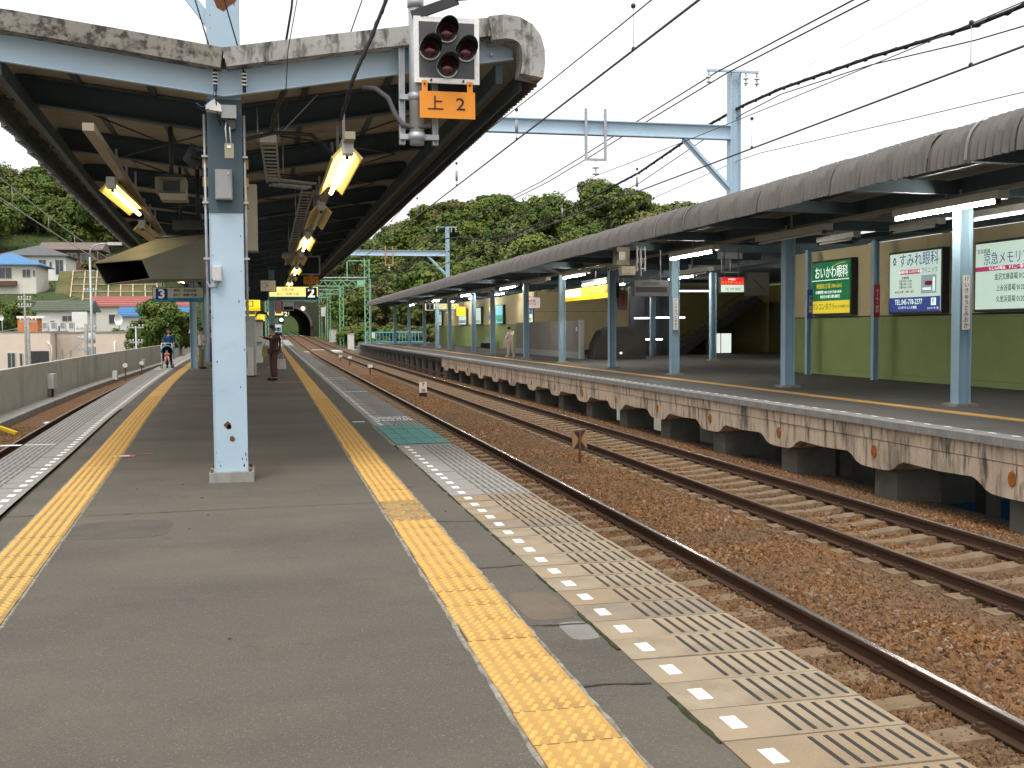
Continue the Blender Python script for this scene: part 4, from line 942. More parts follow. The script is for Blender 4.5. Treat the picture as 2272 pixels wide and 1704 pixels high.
for nm, o_, z_, w_ in (('eave_beam', .42, 3.98, .07), ('eave_angle', .12, 3.93, .03)):
    mb = MB(); yy = frange(11.04, 105, 24)
    for a, c in zip(yy[:-1], yy[1:]): mb.bar((LE(a)+o_, a, z_+max(0, a-30)*.006), (LE(c)+o_, c, z_+max(0, c-30)*.006), w_, .16)
    mb.build(nm, M_steeldark, lc)
for x in (.45, 1.4): mb = MB(); mb.bar((x, 11.05, beam_z(x)+.33), (x, 105, beam_z(x)+.78), .07, .10); mb.build('purlin', M_steeldark, lc)
for x in (-1.2, -2.0): mb = MB(); mb.bar((x, 11.05, beam_z(x)+.33), (x-1.3, 105, beam_z(x)+.78), .07, .10); mb.build('purlin', M_steeldark, lc)
for i, (a, c) in enumerate(zip(RY[:8], RY[1:9])):     # thin wind bracing rods
    mb = MB(); z = max(0, a-30)*.006
    s = 1 if i % 2 else -1
    mb.tube([(VX+.1, a, 3.83+z), (1.9, c, 4.14+z)], .011, 5).tube([(1.9, a, 4.14+z), (VX+.1, c, 3.83+z)], .011, 5)
    mb.tube([(VX-.1, a, 3.83+z), (-2.0, c, 3.99+z)], .011, 5).tube([(-2.0, a, 3.99+z), (VX-.1, c, 3.83+z)], .011, 5)
    o = mb.build('bracing_rods', M_darkmetal, lc); o['kind'] = 'stuff'
mb = MB()                                            # bolts at the right end of the beam, gusset
for z in (4.30, 4.40): mb.cyl((2.27, 10.965, z), (2.27, 11.0, z), .018, 8)
o = mb.build('beam_bolts', M_galv, lc); o['kind'] = 'stuff'
# ---- front column which runs on upward as a catenary mast
col = thing('column', 'thick pale blue steel column with rust spots standing alone near the platform middle', 'column', (-.39, 11.2, 0))
mb = MB(); mb.box((-.545, 11.09, .09), (-.235, 11.11, 9.0)).box((-.545, 11.35, .09), (-.235, 11.37, 9.0)).box((-.40, 11.11, .09), (-.38, 11.35, 9.0)).box((-.553, 11.083, .09), (-.545, 11.12, 3.78)).box((-.235, 11.083, .09), (-.227, 11.12, 3.78))
mb.build('shaft', M_steelworn, col)
mb = MB(); mb.box((-.556, 11.079, 2.66), (-.224, 11.124, 3.76)).box((-.549, 11.124, 2.66), (-.54, 11.345, 3.76)).box((-.24, 11.124, 2.66), (-.231, 11.345, 3.76)); mb.build('dark_upper_shaft', M_steeldark, col)  # darker steel colour laid over the shaft just below the beam
mb = MB(); mb.box((-.60, 11.0, -.004), (-.17, 11.5, .095)); mb.build('plinth', M_conc, col)
mb = MB()
random.seed(3)
for (cx, cz, r) in ((-.415, .56, .035), (-.375, .42, .028), (-.40, .54, .022), (-.36, 4.75, .11), (-.30, 4.85, .08), (-.43, 4.80, .06)):
    n = 11; pts = [(cx+r*(.7+.45*random.random())*cos(2*pi*i/n), cz+r*(.75+.5*random.random())*sin(2*pi*i/n)) for i in range(n)]
    mb.prism(pts, (0, 11.087, 0), (1, 0, 0), (0, 0, 1), (0, .0025, 0))
for _ in range(26):
    sd = random.choice((-1, 1)); cz = random.choice((random.uniform(.1, .3), random.uniform(.1, 2.6), random.uniform(4.2, 5.2))); cx = -.39+sd*random.uniform(.10, .15); r = random.uniform(.004, .013)
    mb.prism([(cx+r*.6*random.uniform(.5, 1.2)*cos(2*pi*i/7), cz+r*1.6*random.uniform(.5, 1.3)*sin(2*pi*i/7)) for i in range(7)], (0, 11.0885, 0), (1, 0, 0), (0, 0, 1), (0, .0025, 0))
mb.build('rust_patch', M_rust, col)
mb = MB()
for x in (-.575, -.205):
    for yb in (11.05, 11.42): mb.cyl((x, yb, .09), (x, yb, .125), .016, 6)
o = mb.build('anchor_bolts', M_rust, col); o['kind'] = 'stuff'
for x in (-.585, -.205):
    mb = MB(); mb.cyl((x, 11.14, 1.6 if x > -.4 else 1.2), (x, 11.14, 3.62), .014, 8)
    for z in (2.2, 2.75, 3.2): mb.box((x-.03, 11.10, z), (x+.03, 11.16, z+.02))
    mb.build('conduit', M_galv, col)
mb = MB(); mb.tube([(-.585, 11.13, 1.98), (-.56, 11.08, 1.93), (-.50, 11.06, 1.93), (-.47, 11.06, 1.99)], .011, 6); mb.build('flex_conduit', M_grey, col)
mb = MB()
for z in (2.72, 2.92, 3.1): mb.box((-.235, 11.14, z), (-.17, 11.26, z+.09)).box((-.61, 11.14, z), (-.545, 11.26, z+.09))
mb.build('cable_clips', mat('ochre_plate', (.30, .18, .06), None), col); col.children[-1]['kind'] = 'stuff'
def fit(name, lab, cat, a, b_, m, extra=None):
    t = thing(name, lab, cat, ((a[0]+b_[0])/2, a[1], a[2])); box('body', a, b_, m, t); return t
t = fit('switch_box', 'small white switch box at mid height on the thick blue column', 'box', (-.525, 11.02, 1.985), (-.445, 11.085, 2.135), M_cab); box('cover', (-.52, 11.012, 1.995), (-.45, 11.02, 2.125), M_lightgrey, t)
t = fit('junction_box', 'dark grey junction box high on the thick blue column', 'box', (-.485, 10.99, 2.78), (-.325, 11.085, 3.07), M_grey); box('door', (-.475, 10.983, 2.79), (-.335, 10.99, 3.06), M_grey, t); mb = MB(); mb.cyl((-.36, 10.975, 3.03), (-.36, 10.985, 3.03), .012, 8); mb.build('lock', M_galv, t)
t = fit('pull_box', 'tan pull box hanging from two cables below the beam', 'box', (-.385, 10.86, 3.16), (-.30, 10.90, 3.30), M_beige); mb = MB()
for x in (-.365, -.325): mb.tube([(x, 10.88, 3.30), (x-.01, 10.9, 3.45), (x+.01, 10.98, 3.6)], .007, 5)
mb.build('cable', M_lightgrey, t); box('label_plate', (-.36, 10.855, 3.255), (-.325, 10.86, 3.28), M_white, t)
t = fit('terminal_box', 'dark hooded terminal box under the valley of the end beam', 'box', (-.41, 10.88, 3.545), (-.27, 11.05, 3.67), M_grey)
mb = MB(); mb.prism([(0, 0), (.14, -.01), (.14, -.09), (.10, -.10), (.06, -.02)], (-.42, 10.9, 3.54), (1, 0, 0), (0, 0, 1), (0, .12, 0)); mb.build('bracket', M_darkmetal, t)
t = thing('floodlight', 'white rounded lamp housing with loose wires under the end beam', 'lamp', (-.48, 10.9, 3.62))
mb = MB(); mb.prism([(-.555, 3.62), (-.405, 3.60), (-.41, 3.66), (-.45, 3.70), (-.475, 3.72), (-.50, 3.70), (-.55, 3.66)], (0, 10.86, 0), (1, 0, 0), (0, 0, 1), (0, .14, 0)); mb.build('housing', M_cab, t)
mb = MB(); mb.tube([(-.46, 10.84, 3.84), (-.47, 10.84, 3.78), (-.50, 10.84, 3.70), (-.58, 10.84, 3.63), (-.64, 10.84, 3.67)], .004, 5); mb.build('wire', MATS.get('wire_blue') or mat('wire_blue', (.05, .12, .3), None), t)
mb = MB(); mb.tube([(-.45, 10.84, 3.84), (-.455, 10.85, 3.70), (-.445, 10.9, 3.55), (-.42, 11.0, 3.5)], .006, 5).tube([(-.52, 10.85, 3.62), (-.58, 10.85, 3.6), (-.63, 10.85, 3.64)], .004, 5); mb.build('wire', M_wire, t)
# more columns under the canopy, hidden row first, then the double row
cm = hpole(.25, .24, 3.82).mesh('shaft', M_steel)
k = 0
for x, y in ((-.70, 20.2), (-.97, 28.2), (-1.24, 36.0)) + tuple((xx, 43.6+8.0*q) for q in range(8) for xx in (-2.85 if q < 3 else -3.0, .12)):
    side = 'behind the thick column' if y < 40 else ('on the left side' if x < -1 else 'on the right side')
    od = ['first', 'second', 'third', 'fourth', 'fifth', 'sixth', 'seventh', 'eighth'][int((y-43.6)/8) if y > 40 else k]
    t = thing('canopy_column', od+' blue column '+side+(' of the double column row' if y > 40 else ' in the single row'), 'column', (x, y, 0), 0, 'blue columns of the near canopy'); k += 1
    put('shaft', cm, t, (0, 0, .04)); put('base_plate', bm, t, (0, 0, 0)).scale = (.8, .8, 1)
# ---- lamps of the near canopy
def vee_mesh(l):
    b = MB(); w = .155
    P = [(-w, -.035), (-w+.02, -.05), (-.035, .05), (.035, .05), (w-.02, -.05), (w, -.035), (.05, .075), (-.05, .075)]
    b.prism(P, (0, -l/2, 0), (1, 0, 0), (0, 0, 1), (0, l, 0)); return b
def vlamp(lab, x, y0, y1, z, lit, group):
    t = thing('canopy_lamp', lab, 'lamp', (x, (y0+y1)/2, z), 0, group); l = y1-y0
    put('reflector', vee_mesh(l).mesh('reflector', M_refl), t, (0, 0, .02))
    m = MB(); m.cyl((0, -l/2+.05, -.01), (0, l/2-.05, -.01), .026, 8); o = m.build('tube', M_tube_y if lit else MATS['unlit_tube'], t, (0, 0, 0))
    m = MB().box((-.05, -l/2-.16, .0), (.05, -l/2-.01, .13)); m.build('ballast_box', M_lightgrey, t, (0, 0, 0))
    m = MB().box((-.016, -l/2-.005, -.03), (.016, -l/2+.05, .04)); m.build('socket', M_black, t, (0, 0, 0))
    m = MB().box((-.014, -.014, .09), (.014, .014, .55)).box((-.014, l*.35, .09), (.014, l*.35+.028, .55)).box((-.014, -l*.35, .09), (.014, -l*.35+.028, .55)); o = m.build('hanger', M_grey, t, (0, 0, 0)); o['kind'] = 'stuff'
for i, (x, a, c, lit) in enumerate(((.78, 10.8, 13.7, 1), (.76, 15.8, 18.5, 0), (.74, 20.7, 23.6, 1), (.76, 26.0, 28.8, 0), (.80, 31.2, 34.0, 1), (.80, 36.5, 39.0, 0), (.80, 41.5, 44.3, 1), (.8, 52, 55, 1))):
    vlamp(['nearest', 'second', 'third', 'fourth', 'fifth', 'sixth', 'seventh', 'farthest'][i]+(' lit' if lit else ' unlit')+' yellow reflector lamp in the right lamp row of the near canopy', x, a, c, 3.2+max(0, a-30)*.005, lit, 'right lamp row under the near canopy')
for i, (x, a, c, lit) in enumerate(((-1.80, 13.8, 16.6, 1), (-2.02, 19.0, 21.5, 0), (-2.3, 25, 27.8, 1), (-2.6, 31, 33.8, 0), (-2.98, 38.2, 41.0, 1), (-3.2, 50, 53, 1))):
    vlamp(['nearest', 'second', 'third', 'fourth', 'fifth', 'farthest'][i]+(' lit' if lit else ' unlit')+' yellow reflector lamp in the left lamp row of the near canopy', x, a, c, 3.2+max(0, a-30)*.005, lit, 'left lamp row under the near canopy')
for lab, x0, x1 in (('beige wiring channel above the right lamp row', .78, .82), ('beige wiring channel above the left lamp row', -1.55, -3.0)):
    t = thing('wiring_channel', lab, 'conduit', (x0, 11, 3.33)); mb = MB(); mb.bar((x0, 10.4, 3.335), (x1, 50, 3.42), .10, .07); mb.build('channel', M_beige, t)
# cable ladder tray
t = thing('cable_ladder', 'ladder type cable tray with white end cap hanging beneath the canopy', 'cable tray', (.05, 12.2, 3.6))
def ladder(p, q, w, nr, cap=False):
    p = Vector(p); q = Vector(q); d = (q-p).normalized(); r = d.cross(Vector((0, 0, 1))).normalized()
    for s in (-1, 1): mb = MB(); mb.bar(p+r*s*w/2, q+r*s*w/2, .022, .035); mb.build('side_rail', M_galv, t)
    rg = MB()
    for i in range(nr): c = p+(q-p)*(i+.5)/nr; rg.bar(c-r*w/2, c+r*w/2, .015, .03, d)
    o = rg.build('rungs', M_cab, t); o['kind'] = 'stuff'
ladder((.03, 12.3, 3.62), (.10, 16.0, 3.62), .17, 13); ladder((.06, 16.1, 3.6), (.62, 16.25, 3.58), .17, 4); ladder((.60, 16.4, 3.56), (.60, 34, 3.5), .17, 44)
box('end_cap', (-.06, 12.27, 3.56), (.12, 12.29, 3.66), M_white, t)
mb = MB(); mb.bar((.02, 15.95, 3.66), (.68, 16.2, 3.63), .2, .02); mb.build('cover', M_lightgrey, t)
mb = MB()
for x, y, z in ((-.08, 12.2, 3.92), (.14, 12.2, 3.95), (-.02, 14.6, 4.0), (.22, 14.6, 4.05), (.5, 19.7, 4.0), (.72, 19.7, 4.0), (.5, 26.3, 4.0), (.72, 26.3, 4.0)): mb.cyl((x, y, 3.55), (x, y, z), .007, 5)
mb.tube([(.14, 12.2, 3.62), (.24, 12.15, 3.72), (.55, 11.8, 4.0)], .008, 5)
o = mb.build('hanger_rods', M_galv, t); o['kind'] = 'stuff'
t = thing('cable_bundle', 'thick dark cable bundle drooping between the end beam and the tray', 'cable', (.1, 11.5, 3.8))
mb = MB(); mb.tube([(.3, 11.1, 4.0), (.2, 11.4, 3.95), (.10, 11.9, 3.8), (.06, 12.4, 3.66)], .03, 7); mb.build('cable', M_darkmetal, t)
mb = MB(); mb.tube([(-.75, 11.9, 3.42), (-.62, 11.7, 3.36), (-.45, 11.5, 3.40), (-.2, 11.5, 3.45), (.1, 11.9, 3.6), (.5, 12.3, 3.66), (.75, 12.6, 3.5), (.78, 12.8, 3.3)], .022, 7); mb.build('cable', M_darkmetal, t)
mb = MB(); mb.tube([(-.72, 11.9, 3.44), (-.8, 11.9, 3.3), (-.7, 11.9, 3.22)], .05, 8); mb.build('hood', M_darkmetal, t)
# loudspeaker, camera, monitor hood
t = thing('horn_speaker', 'beige square horn loudspeaker hung left of the thick column', 'speaker', (-1.06, 13, 2.98))
mb = MB(); mb.prism([(-.165, .28), (.165, .28), (.165, .10), (-.165, .10)], (-1.065, 13.0, 2.98), (1, 0, 0), (0, 0, 1), (0, .02, 0)); 
mb = MB()
o_ = [(-1.235, 3.255), (-.90, 3.255), (-.90, 3.08), (-1.235, 3.08)]; i_ = [(-1.16, 3.225), (-.975, 3.225), (-.975, 3.105), (-1.16, 3.105)]
for q in range(4):
    a, c = q, (q+1) % 4
    mb.quad((o_[a][0], 13.0, o_[a][1]), (o_[c][0], 13.0, o_[c][1]), (i_[c][0], 13.12, i_[c][1]), (i_[a][0], 13.12, i_[a][1]))
    mb.quad((o_[a][0], 13.0, o_[a][1]), (o_[a][0], 13.35, o_[a][1]), (o_[c][0], 13.35, o_[c][1]), (o_[c][0], 13.0, o_[c][1]))
mb.build('horn', M_beige, t)
box('throat', (-1.16, 13.12, 3.105), (-.975, 13.14, 3.225), M_darkmetal, t)
mb = MB(); mb.prism([(-1.20, 3.075), (-.90, 3.075), (-.885, 3.0), (-1.18, 3.0)], (0, 13.02, 0), (1, 0, 0), (0, 0, 1), (0, .3, 0)); mb.build('driver_box', M_beige, t)
mb = MB(); mb.cyl((-1.07, 13.2, 3.26), (-1.07, 13.2, 3.95), .025, 8); mb.box((-1.2, 13.1, 3.26), (-.93, 13.3, 3.30)); mb.build('bracket', M_darkmetal, t)
mb = MB(); t = thing('monitor_hood', 'large grey sheet metal sun hood over a platform monitor, dark mouth facing left', 'monitor hood', (-1.3, 15.8, 2.1))
Fr = [(-2.24, 15.2, 2.40), (-1.63, 15.2, 2.45), (-1.53, 15.2, 2.20), (-2.10, 15.2, 2.12)]; Bk = [(-1.55, 16.7, 2.86), (-.62, 16.7, 2.96), (-.60, 16.7, 2.28), (-1.45, 16.7, 2.22)]
for q in range(4):
    a, c = q, (q+1) % 4; m2 = MB(); m2.quad(Fr[a], Fr[c], Bk[c], Bk[a]); o = m2.build('hood_sheet', M_hood, t)
    s = o.modifiers.new('solid', 'SOLIDIFY'); s.thickness = .012; s.offset = 0
for q in range(4):
    a, c = q, (q+1) % 4; cx = [sum(p[k] for p in Fr)/4 for k in range(3)]; bx2 = [sum(p[k] for p in Bk)/4 for k in range(3)]
    ins = lambda p, ce, y: (p[0]+(ce[0]-p[0])*.06, y, p[2]+(ce[2]-p[2])*.09)
    m2 = MB(); m2.quad(ins(Fr[a], cx, 15.205), ins(Fr[c], cx, 15.205), ins(Bk[c], bx2, 16.7), ins(Bk[a], bx2, 16.7)); m2.build('inner_lining', M_black, t)
m2 = MB(); m2.quad(*[(Bk[i][0]*.97+.03*Fr[i][0], 16.62, Bk[i][2]) for i in range(4)]); m2.build('screen', M_black, t)
box('monitor', (-1.5, 16.72, 2.25), (-.62, 17.3, 2.9), M_grey, t); mb = MB(); mb.cyl((-1.0, 16.9, 2.9), (-1.0, 16.9, 3.95), .03, 8).cyl((-1.25, 16.9, 2.9), (-1.25, 16.9, 3.95), .02, 8); mb.box((-1.35, 16.6, 2.98), (-.9, 16.9, 3.12)); mb.build('hanger', M_darkmetal, t)
mb = MB(); mb.bar((-1.05, 15.93, 2.64), (-1.0, 15.93, 2.24), .012); 
t = thing('camera_dome', 'small beige round camera fixture hanging at the end of the tray', 'camera', (.45, 26, 3.15)); mb = MB(); mb.ball((.45, 26, 3.24), .13, 12, 8, (1, 1, .75)); mb.build('dome', M_beige, t); mb = MB(); mb.cyl((.45, 26, 3.3), (.45, 26, 3.95), .03, 8); mb.build('stem', M_darkmetal, t)
t = fit('wall_cabinet', 'beige upright cabinet right behind the thick column', 'box', (-.22, 11.9, 2.35), (-.10, 12.2, 3.05), M_beige)
# ---- platform signal on the end beam
def signal(x, y, z, lab, lens, plate):
    t = thing('railway_signal', lab, 'signal', (x, y, z-.35))
    box('back_plate', (x-.325, y, z-.32), (x+.325, y+.03, z+.32), M_white, t); box('face_plate', (x-.275, y-.004, z-.27), (x+.275, y, z+.27), MATS['signal_grey'], t)
    if lens:
        for dx, dz in ((0, .175), (-.165, 0), (.19, .0), (.005, -.165)):
            cx, cz = x+dx-.005, z+dz; n = 20
            v = MB()                                     # visor: open tube, longer on top
            for i in range(n+1):
                a = -.2+(pi+.4)*i/n; r = .105; ln = .06+.20*max(0, sin(a))**.6
                for rr in (r, r-.007):
                    v.v += [(cx+rr*cos(a), y-.004, cz+rr*sin(a)), (cx+rr*cos(a), y-ln, cz+rr*sin(a)-.01)]
            for i in range(n):
                a = 4*i; v.face((a, a+4, a+5, a+1), True); v.face((a+2, a+3, a+7, a+6), True); v.face((a+1, a+5, a+7, a+3))
            vo = v.build('visor', M_black, t)
            r_ = MB(); r_.cyl((cx, y-.03, cz), (cx, y-.004, cz), .108, 20); r_.build('bezel', M_galv, vo)
            r_ = MB(); r_.cyl((cx, y-.034, cz), (cx, y-.030, cz), .096, 20); r_.build('disc', M_black, vo)
            l_ = MB(); l_.ball((cx, y-.03, cz-.012), .068, 14, 8, (1, .45, 1)); l_.build('lens', M_lens, vo)
    if plate:
        box('plate', (x-.275, y-.02, z-.665), (x+.275, y-.005, z-.405), M_orange, t)
        for dx in (-.225, .225): box('tab', (x+dx-.028, y-.018, z-.404), (x+dx+.028, y-.006, z-.30), M_orange, t)
        text(plate[0], .155, M_ink, t, (x-.12, y-.024, z-.53), FY, sx=1.1); text(plate[1], .17, M_ink, t, (x+.13, y-.024, z-.53), FY, sx=1.2)
        mb = MB()
        for dx, dz in ((-.16, -.297), (.16, -.297), (-.225, -.335), (.225, -.335)): mb.cyl((x+dx, y-.03, z+dz), (x+dx, y, z+dz), .011, 6)
        o = mb.build('plate_bolts', M_darkmetal, t); o['kind'] = 'stuff'
    return t
signal(1.755, 10.66, 4.235, 'square railway signal with four dark red hooded lenses above an orange number plate', True, ('上', '2'))
t = signal(1.40, 37, 3.66, 'black square signal back plate above a darker orange plate, farther along', False, None)
for o in list(t.children):
    o.data.materials[0] = M_black if o.name.startswith('face') else M_grey
box('plate', (1.16, 36.98, 3.04), (1.66, 36.995, 3.29), mat('dim_orange', (.55, .20, .02), None), t); text('上', .15, M_ink, t, (1.3, 36.975, 3.16), FY); text('1', .16, M_ink, t, (1.55, 36.975, 3.16), FY)
mb = MB(); mb.cyl((1.4, 37.2, 2.85), (1.4, 37.2, 4.1), .07, 10); mb.build('pole', M_grey, t)
t = thing('signal_mast', 'galvanised pipe mast with channel brackets carrying the square signal', 'mast', (1.45, 10.8, 3.3))
mb = MB(); mb.cyl((1.47, 10.80, 3.33), (1.47, 10.80, 4.67), .072, 14).cyl((1.47, 10.8, 4.67), (1.47, 10.8, 4.76), .082, 14).ball((1.47, 10.8, 4.755), .08, 14, 6, (1, 1, .3)); mb.build('pipe', M_galv, t)
mb = MB()
for x in (1.33, 1.66): mb.box((x-.028, 10.86, 3.34), (x+.028, 10.90, 4.30)).box((x-.028, 10.83, 3.34), (x-.02, 10.86, 4.30)).box((x+.02, 10.83, 3.34), (x+.028, 10.86, 4.30))
mb.build('channels', M_galv, t)
mb = MB()
for z in (3.41, 3.80): mb.box((1.30, 10.80, z-.025), (1.69, 10.86, z+.025)).cyl((1.47, 10.8, z-.035), (1.47, 10.8, z+.035), .085, 12)
mb.build('clamps', M_galv, t)
mb = MB(); mb.bar((1.42, 10.7, 4.56), (1.86, 10.62, 4.72), .05, .09); mb.bar((1.84, 10.6, 4.72), (1.98, 10.6, 4.74), .035); mb.build('arm', M_darkmetal, t)
mb = MB(); mb.tube([(.95, 11.0, 3.92), (1.08, 10.95, 3.90), (1.2, 10.9, 3.80), (1.27, 10.86, 3.62), (1.33, 10.82, 3.53), (1.44, 10.76, 3.49), (1.6, 10.72, 3.51)], .025, 8); mb.build('hose', MATS['signal_grey'], t)
# insulators on the beam, with wires going up
for i, x in enumerate((-.46, -.19)):
    t = thing('insulator', ('ribbed white insulator left of the mast on the end beam', 'ribbed white insulator right of the mast on the end beam')[i], 'insulator', (x, 10.9, 3.84), 0, 'insulators on the end beam')
    for k in range(4): mb = MB(); mb.cyl((x, 10.9, 3.86+.035*k), (x, 10.9, 3.875+.035*k), .034, 12, .026); mb.build('rib', M_porc, t)
    mb = MB(); mb.cyl((x, 10.9, 3.80), (x, 10.9, 4.0), .018, 8); mb.build('core', M_darkmetal, t)
    w = thing('lead_wire', ('thin black wire rising from the left beam insulator', 'thin black wire rising from the right beam insulator')[i], 'wire', (x, 10.88, 3.98)); mb = MB(); mb.tube([(x, 10.88, 3.98), (x-.06, 10.85, 4.25), (x-.19, 10.8, 4.72), (x-.6, 10.6, 6.5)], .007, 5); mb.build('strand', M_wire, w)
for lab, pts, r in (('thick black twisted cable hanging down past the end beam', [(1.6, 10.3, 5.8), (1.28, 10.45, 4.95), (1.15, 10.5, 4.64), (.99, 10.5, 4.25), (.83, 10.5, 3.90), (.79, 10.55, 3.78), (.76, 10.7, 3.66), (.73, 11.0, 3.58)], .018),
                    ('second black cable rising behind the end beam', [(.36, 12.0, 5.6), (.30, 12.0, 4.95), (.20, 12.0, 4.4)], .014), ('fine dark wire crossing the end beam', [(.36, 10.4, 5.4), (.31, 10.4, 4.56), (.22, 10.4, 4.1), (.18, 10.4, 3.52)], .005), ('thin wire above the right roof slope', [(1.2, 12, 5.6), (1.05, 12, 5.07), (.88, 12, 4.6)], .007)):
    w = thing('hanging_cable', lab, 'cable', pts[-1]); mb = MB(); mb.tube(pts, r, 6); mb.build('strand', M_wire, w)
    if r > .017:
        tw = MB(); P = [Vector(p) for p in pts]; q = []
        for i in range(len(P)-1):
            for s in range(10): c = P[i]+(P[i+1]-P[i])*s/10; a = (i*10+s)*1.1; q.append(c+Vector((cos(a), sin(a), 0))*.016)
        tw.tube(q, .010, 5); tw.build('twist', M_wire, w)
# ---- signs under the near canopy
def num_sign(lab, x0, x1, y, z0, z1, num, lines, lit, left):
    f = emat('lit_sign_warm', (.85, .62, .20), .95) if lit else mat('sign_cream', (.50, .47, .36), (.46, .43, .33), 2)
    t = sign_box('platform_sign', lab, x0, x1, y, z0, z1, f, hang=3.85)
    w = z1-z0; nx = x0+.30 if left else x1-.24
    box('blue_band', (x0+.02, y-.013, z0+.02), (x1-.02, y-.009, z0+.13), mat('sign_blue', (.02, .25, .36), None), t); mb = MB(); s = .19; c = .03
    mb.prism([(-s+c, -s), (s-c, -s), (s, -s+c), (s, s-c), (s-c, s), (-s+c, s), (-s, s-c), (-s, -s+c)], (nx, y-.018, z0+w/2+.01), (1, 0, 0), (0, 0, 1), (0, .004, 0)); mb.build('number_plate', M_navy, t)
    text(num, .42, emat('lit_num', (.9, .85, .6), .8) if lit else M_white, t, (nx, y-.021, z0+w/2), FY, sx=1.15, off=.012)
    for k, l in enumerate(lines): text(l, .105, M_ink, t, ((x0+x1)/2+(.22 if left else -.2), y-.016, z1-.12-.15*k), FY)
    text('for Yokohama Shinagawa', .07, M_navy, t, ((x0+x1)/2+(.2 if left else -.2), y-.016, z0+.07), FY); return t
num_sign('unlit cream platform three sign with navy number left of the thick column', -3.78, -2.12, 38, 2.48, 2.97, '3', ('横浜　京急川崎', '品川　新橋 方面'), False, True)
num_sign('glowing yellow platform two sign with navy number right of the clock', .02, 1.69, 38, 2.52, 3.00, '2', ('京急川崎', '品川　新橋 方面'), True, False)
num_sign('small far platform two sign over the platform edge', -.1, 1.45, 80, 2.45, 2.85, '2', ('品川',), True, False)
t = thing('clock', 'square white faced station clock hanging right of the thick column', 'clock', (.01, 33, 2.66))
box('case', (-.24, 33, 2.64), (.24, 33.15, 3.0), M_darkmetal, t); box('dial', (-.215, 32.99, 2.665), (.215, 33.0, 2.975), mat('dial', (.75, .74, .68), None), t)
mb = MB(); mb.bar((0, 32.985, 2.82), (-.07, 32.985, 2.885), .014).bar((0, 32.984, 2.82), (-.13, 32.984, 2.745), .010); mb.build('hands', M_ink, t)
for k in range(12): text(str(k or 12), .035, M_ink, t, (.17*sin(k*pi/6), 32.986, 2.82+.125*cos(k*pi/6)), FY)
mb = MB(); mb.cyl((0, 33.07, 3.0), (0, 33.07, 3.9), .015, 6); mb.build('hanger', M_darkmetal, t)
t = sign_box('exit_sign', 'yellow lit exit sign half hidden behind the thick column', -1.6, -.27, 40, 2.18, 2.61, E_signy, hang=3.9); text('出口', .28, M_ink, t, (-.85, 39.98, 2.43), FY, sx=1.3); box('lower_band', (-1.58, 39.985, 2.2), (-.29, 39.99, 2.31), E_signlow, t)
t = sign_box('exit_sign', 'smaller yellow exit sign farther down the near platform', -1.6, -.2, 62, 2.0, 2.4, E_signy, hang=3.9); text('出口', .25, M_ink, t, (-.7, 61.98, 2.2), FY)
t = sign_box('departure_board', 'grey departure board with dark display above the right edge', .74, 1.36, 60, 2.55, 3.06, M_lightgrey, 'board', hang=3.95); box('display', (.80, 59.98, 2.6), (1.3, 59.99, 2.78), M_black, t)
t = sign_box('departure_board', 'grey departure board seen between the left columns', -3.2, -2.4, 60, 2.35, 2.85, M_lightgrey, 'board', hang=3.95); box('display', (-3.1, 59.98, 2.42), (-2.45, 59.99, 2.6), M_black, t)
t = sign_box('hanging_notice', 'pink vertical notice hanging beside the right column row', .31, .57, 50, 2.25, 2.85, mat('pink_notice2', (.48, .30, .28), None), hang=3.9, frame=MATS['red_frame']); text('のりば', .12, M_red, t, (.44, 49.98, 2.55), (pi/2, pi/2, 0))
t = thing('round_mirror_frame', 'tall dark arched pipe frame behind the woman in brown', 'frame', (-.28, 46, 0)); mb = MB(); mb.tube([(-.60, 46, 0), (-.60, 46, 1.5)]+[(-.28+.32*cos(pi-pi*i/10), 46, 1.75+.52*sin(pi*i/10)) for i in range(11)]+[(.05, 46, 1.5), (.06, 46, 0)], .035, 8); mb.build('pipe', M_black, t)
t = thing('vending_cabinet', 'tall pale grey cabinet the woman in brown reaches towards', 'cabinet', (-.75, 36.4, 0))
box('body', (-1.25, 36.2, .04), (-.42, 36.9, 1.97), M_lightgrey, t); box('lower_front', (-1.25, 36.05, .04), (-.50, 36.19, .95), M_cab, t); box('plinth', (-1.25, 36.1, 0), (-.42, 36.9, .039), M_darkmetal, t); box('slot', (-.72, 36.03, .3), (-.70, 36.05, .8), M_grey, t)
t = thing('kiosk', 'low pale kiosk block behind the arched frame', 'kiosk', (-1.5, 52, 0)); box('body', (-2.4, 51.5, 0), (-.3, 54.5, 1.9), M_cab, t); box('awning', (-2.5, 51.3, 1.901), (-.25, 54.6, 2.0), M_brownpanel, t); box('counter', (-2.45, 51.35, .9), (-.28, 51.49, .98), M_grey, t)
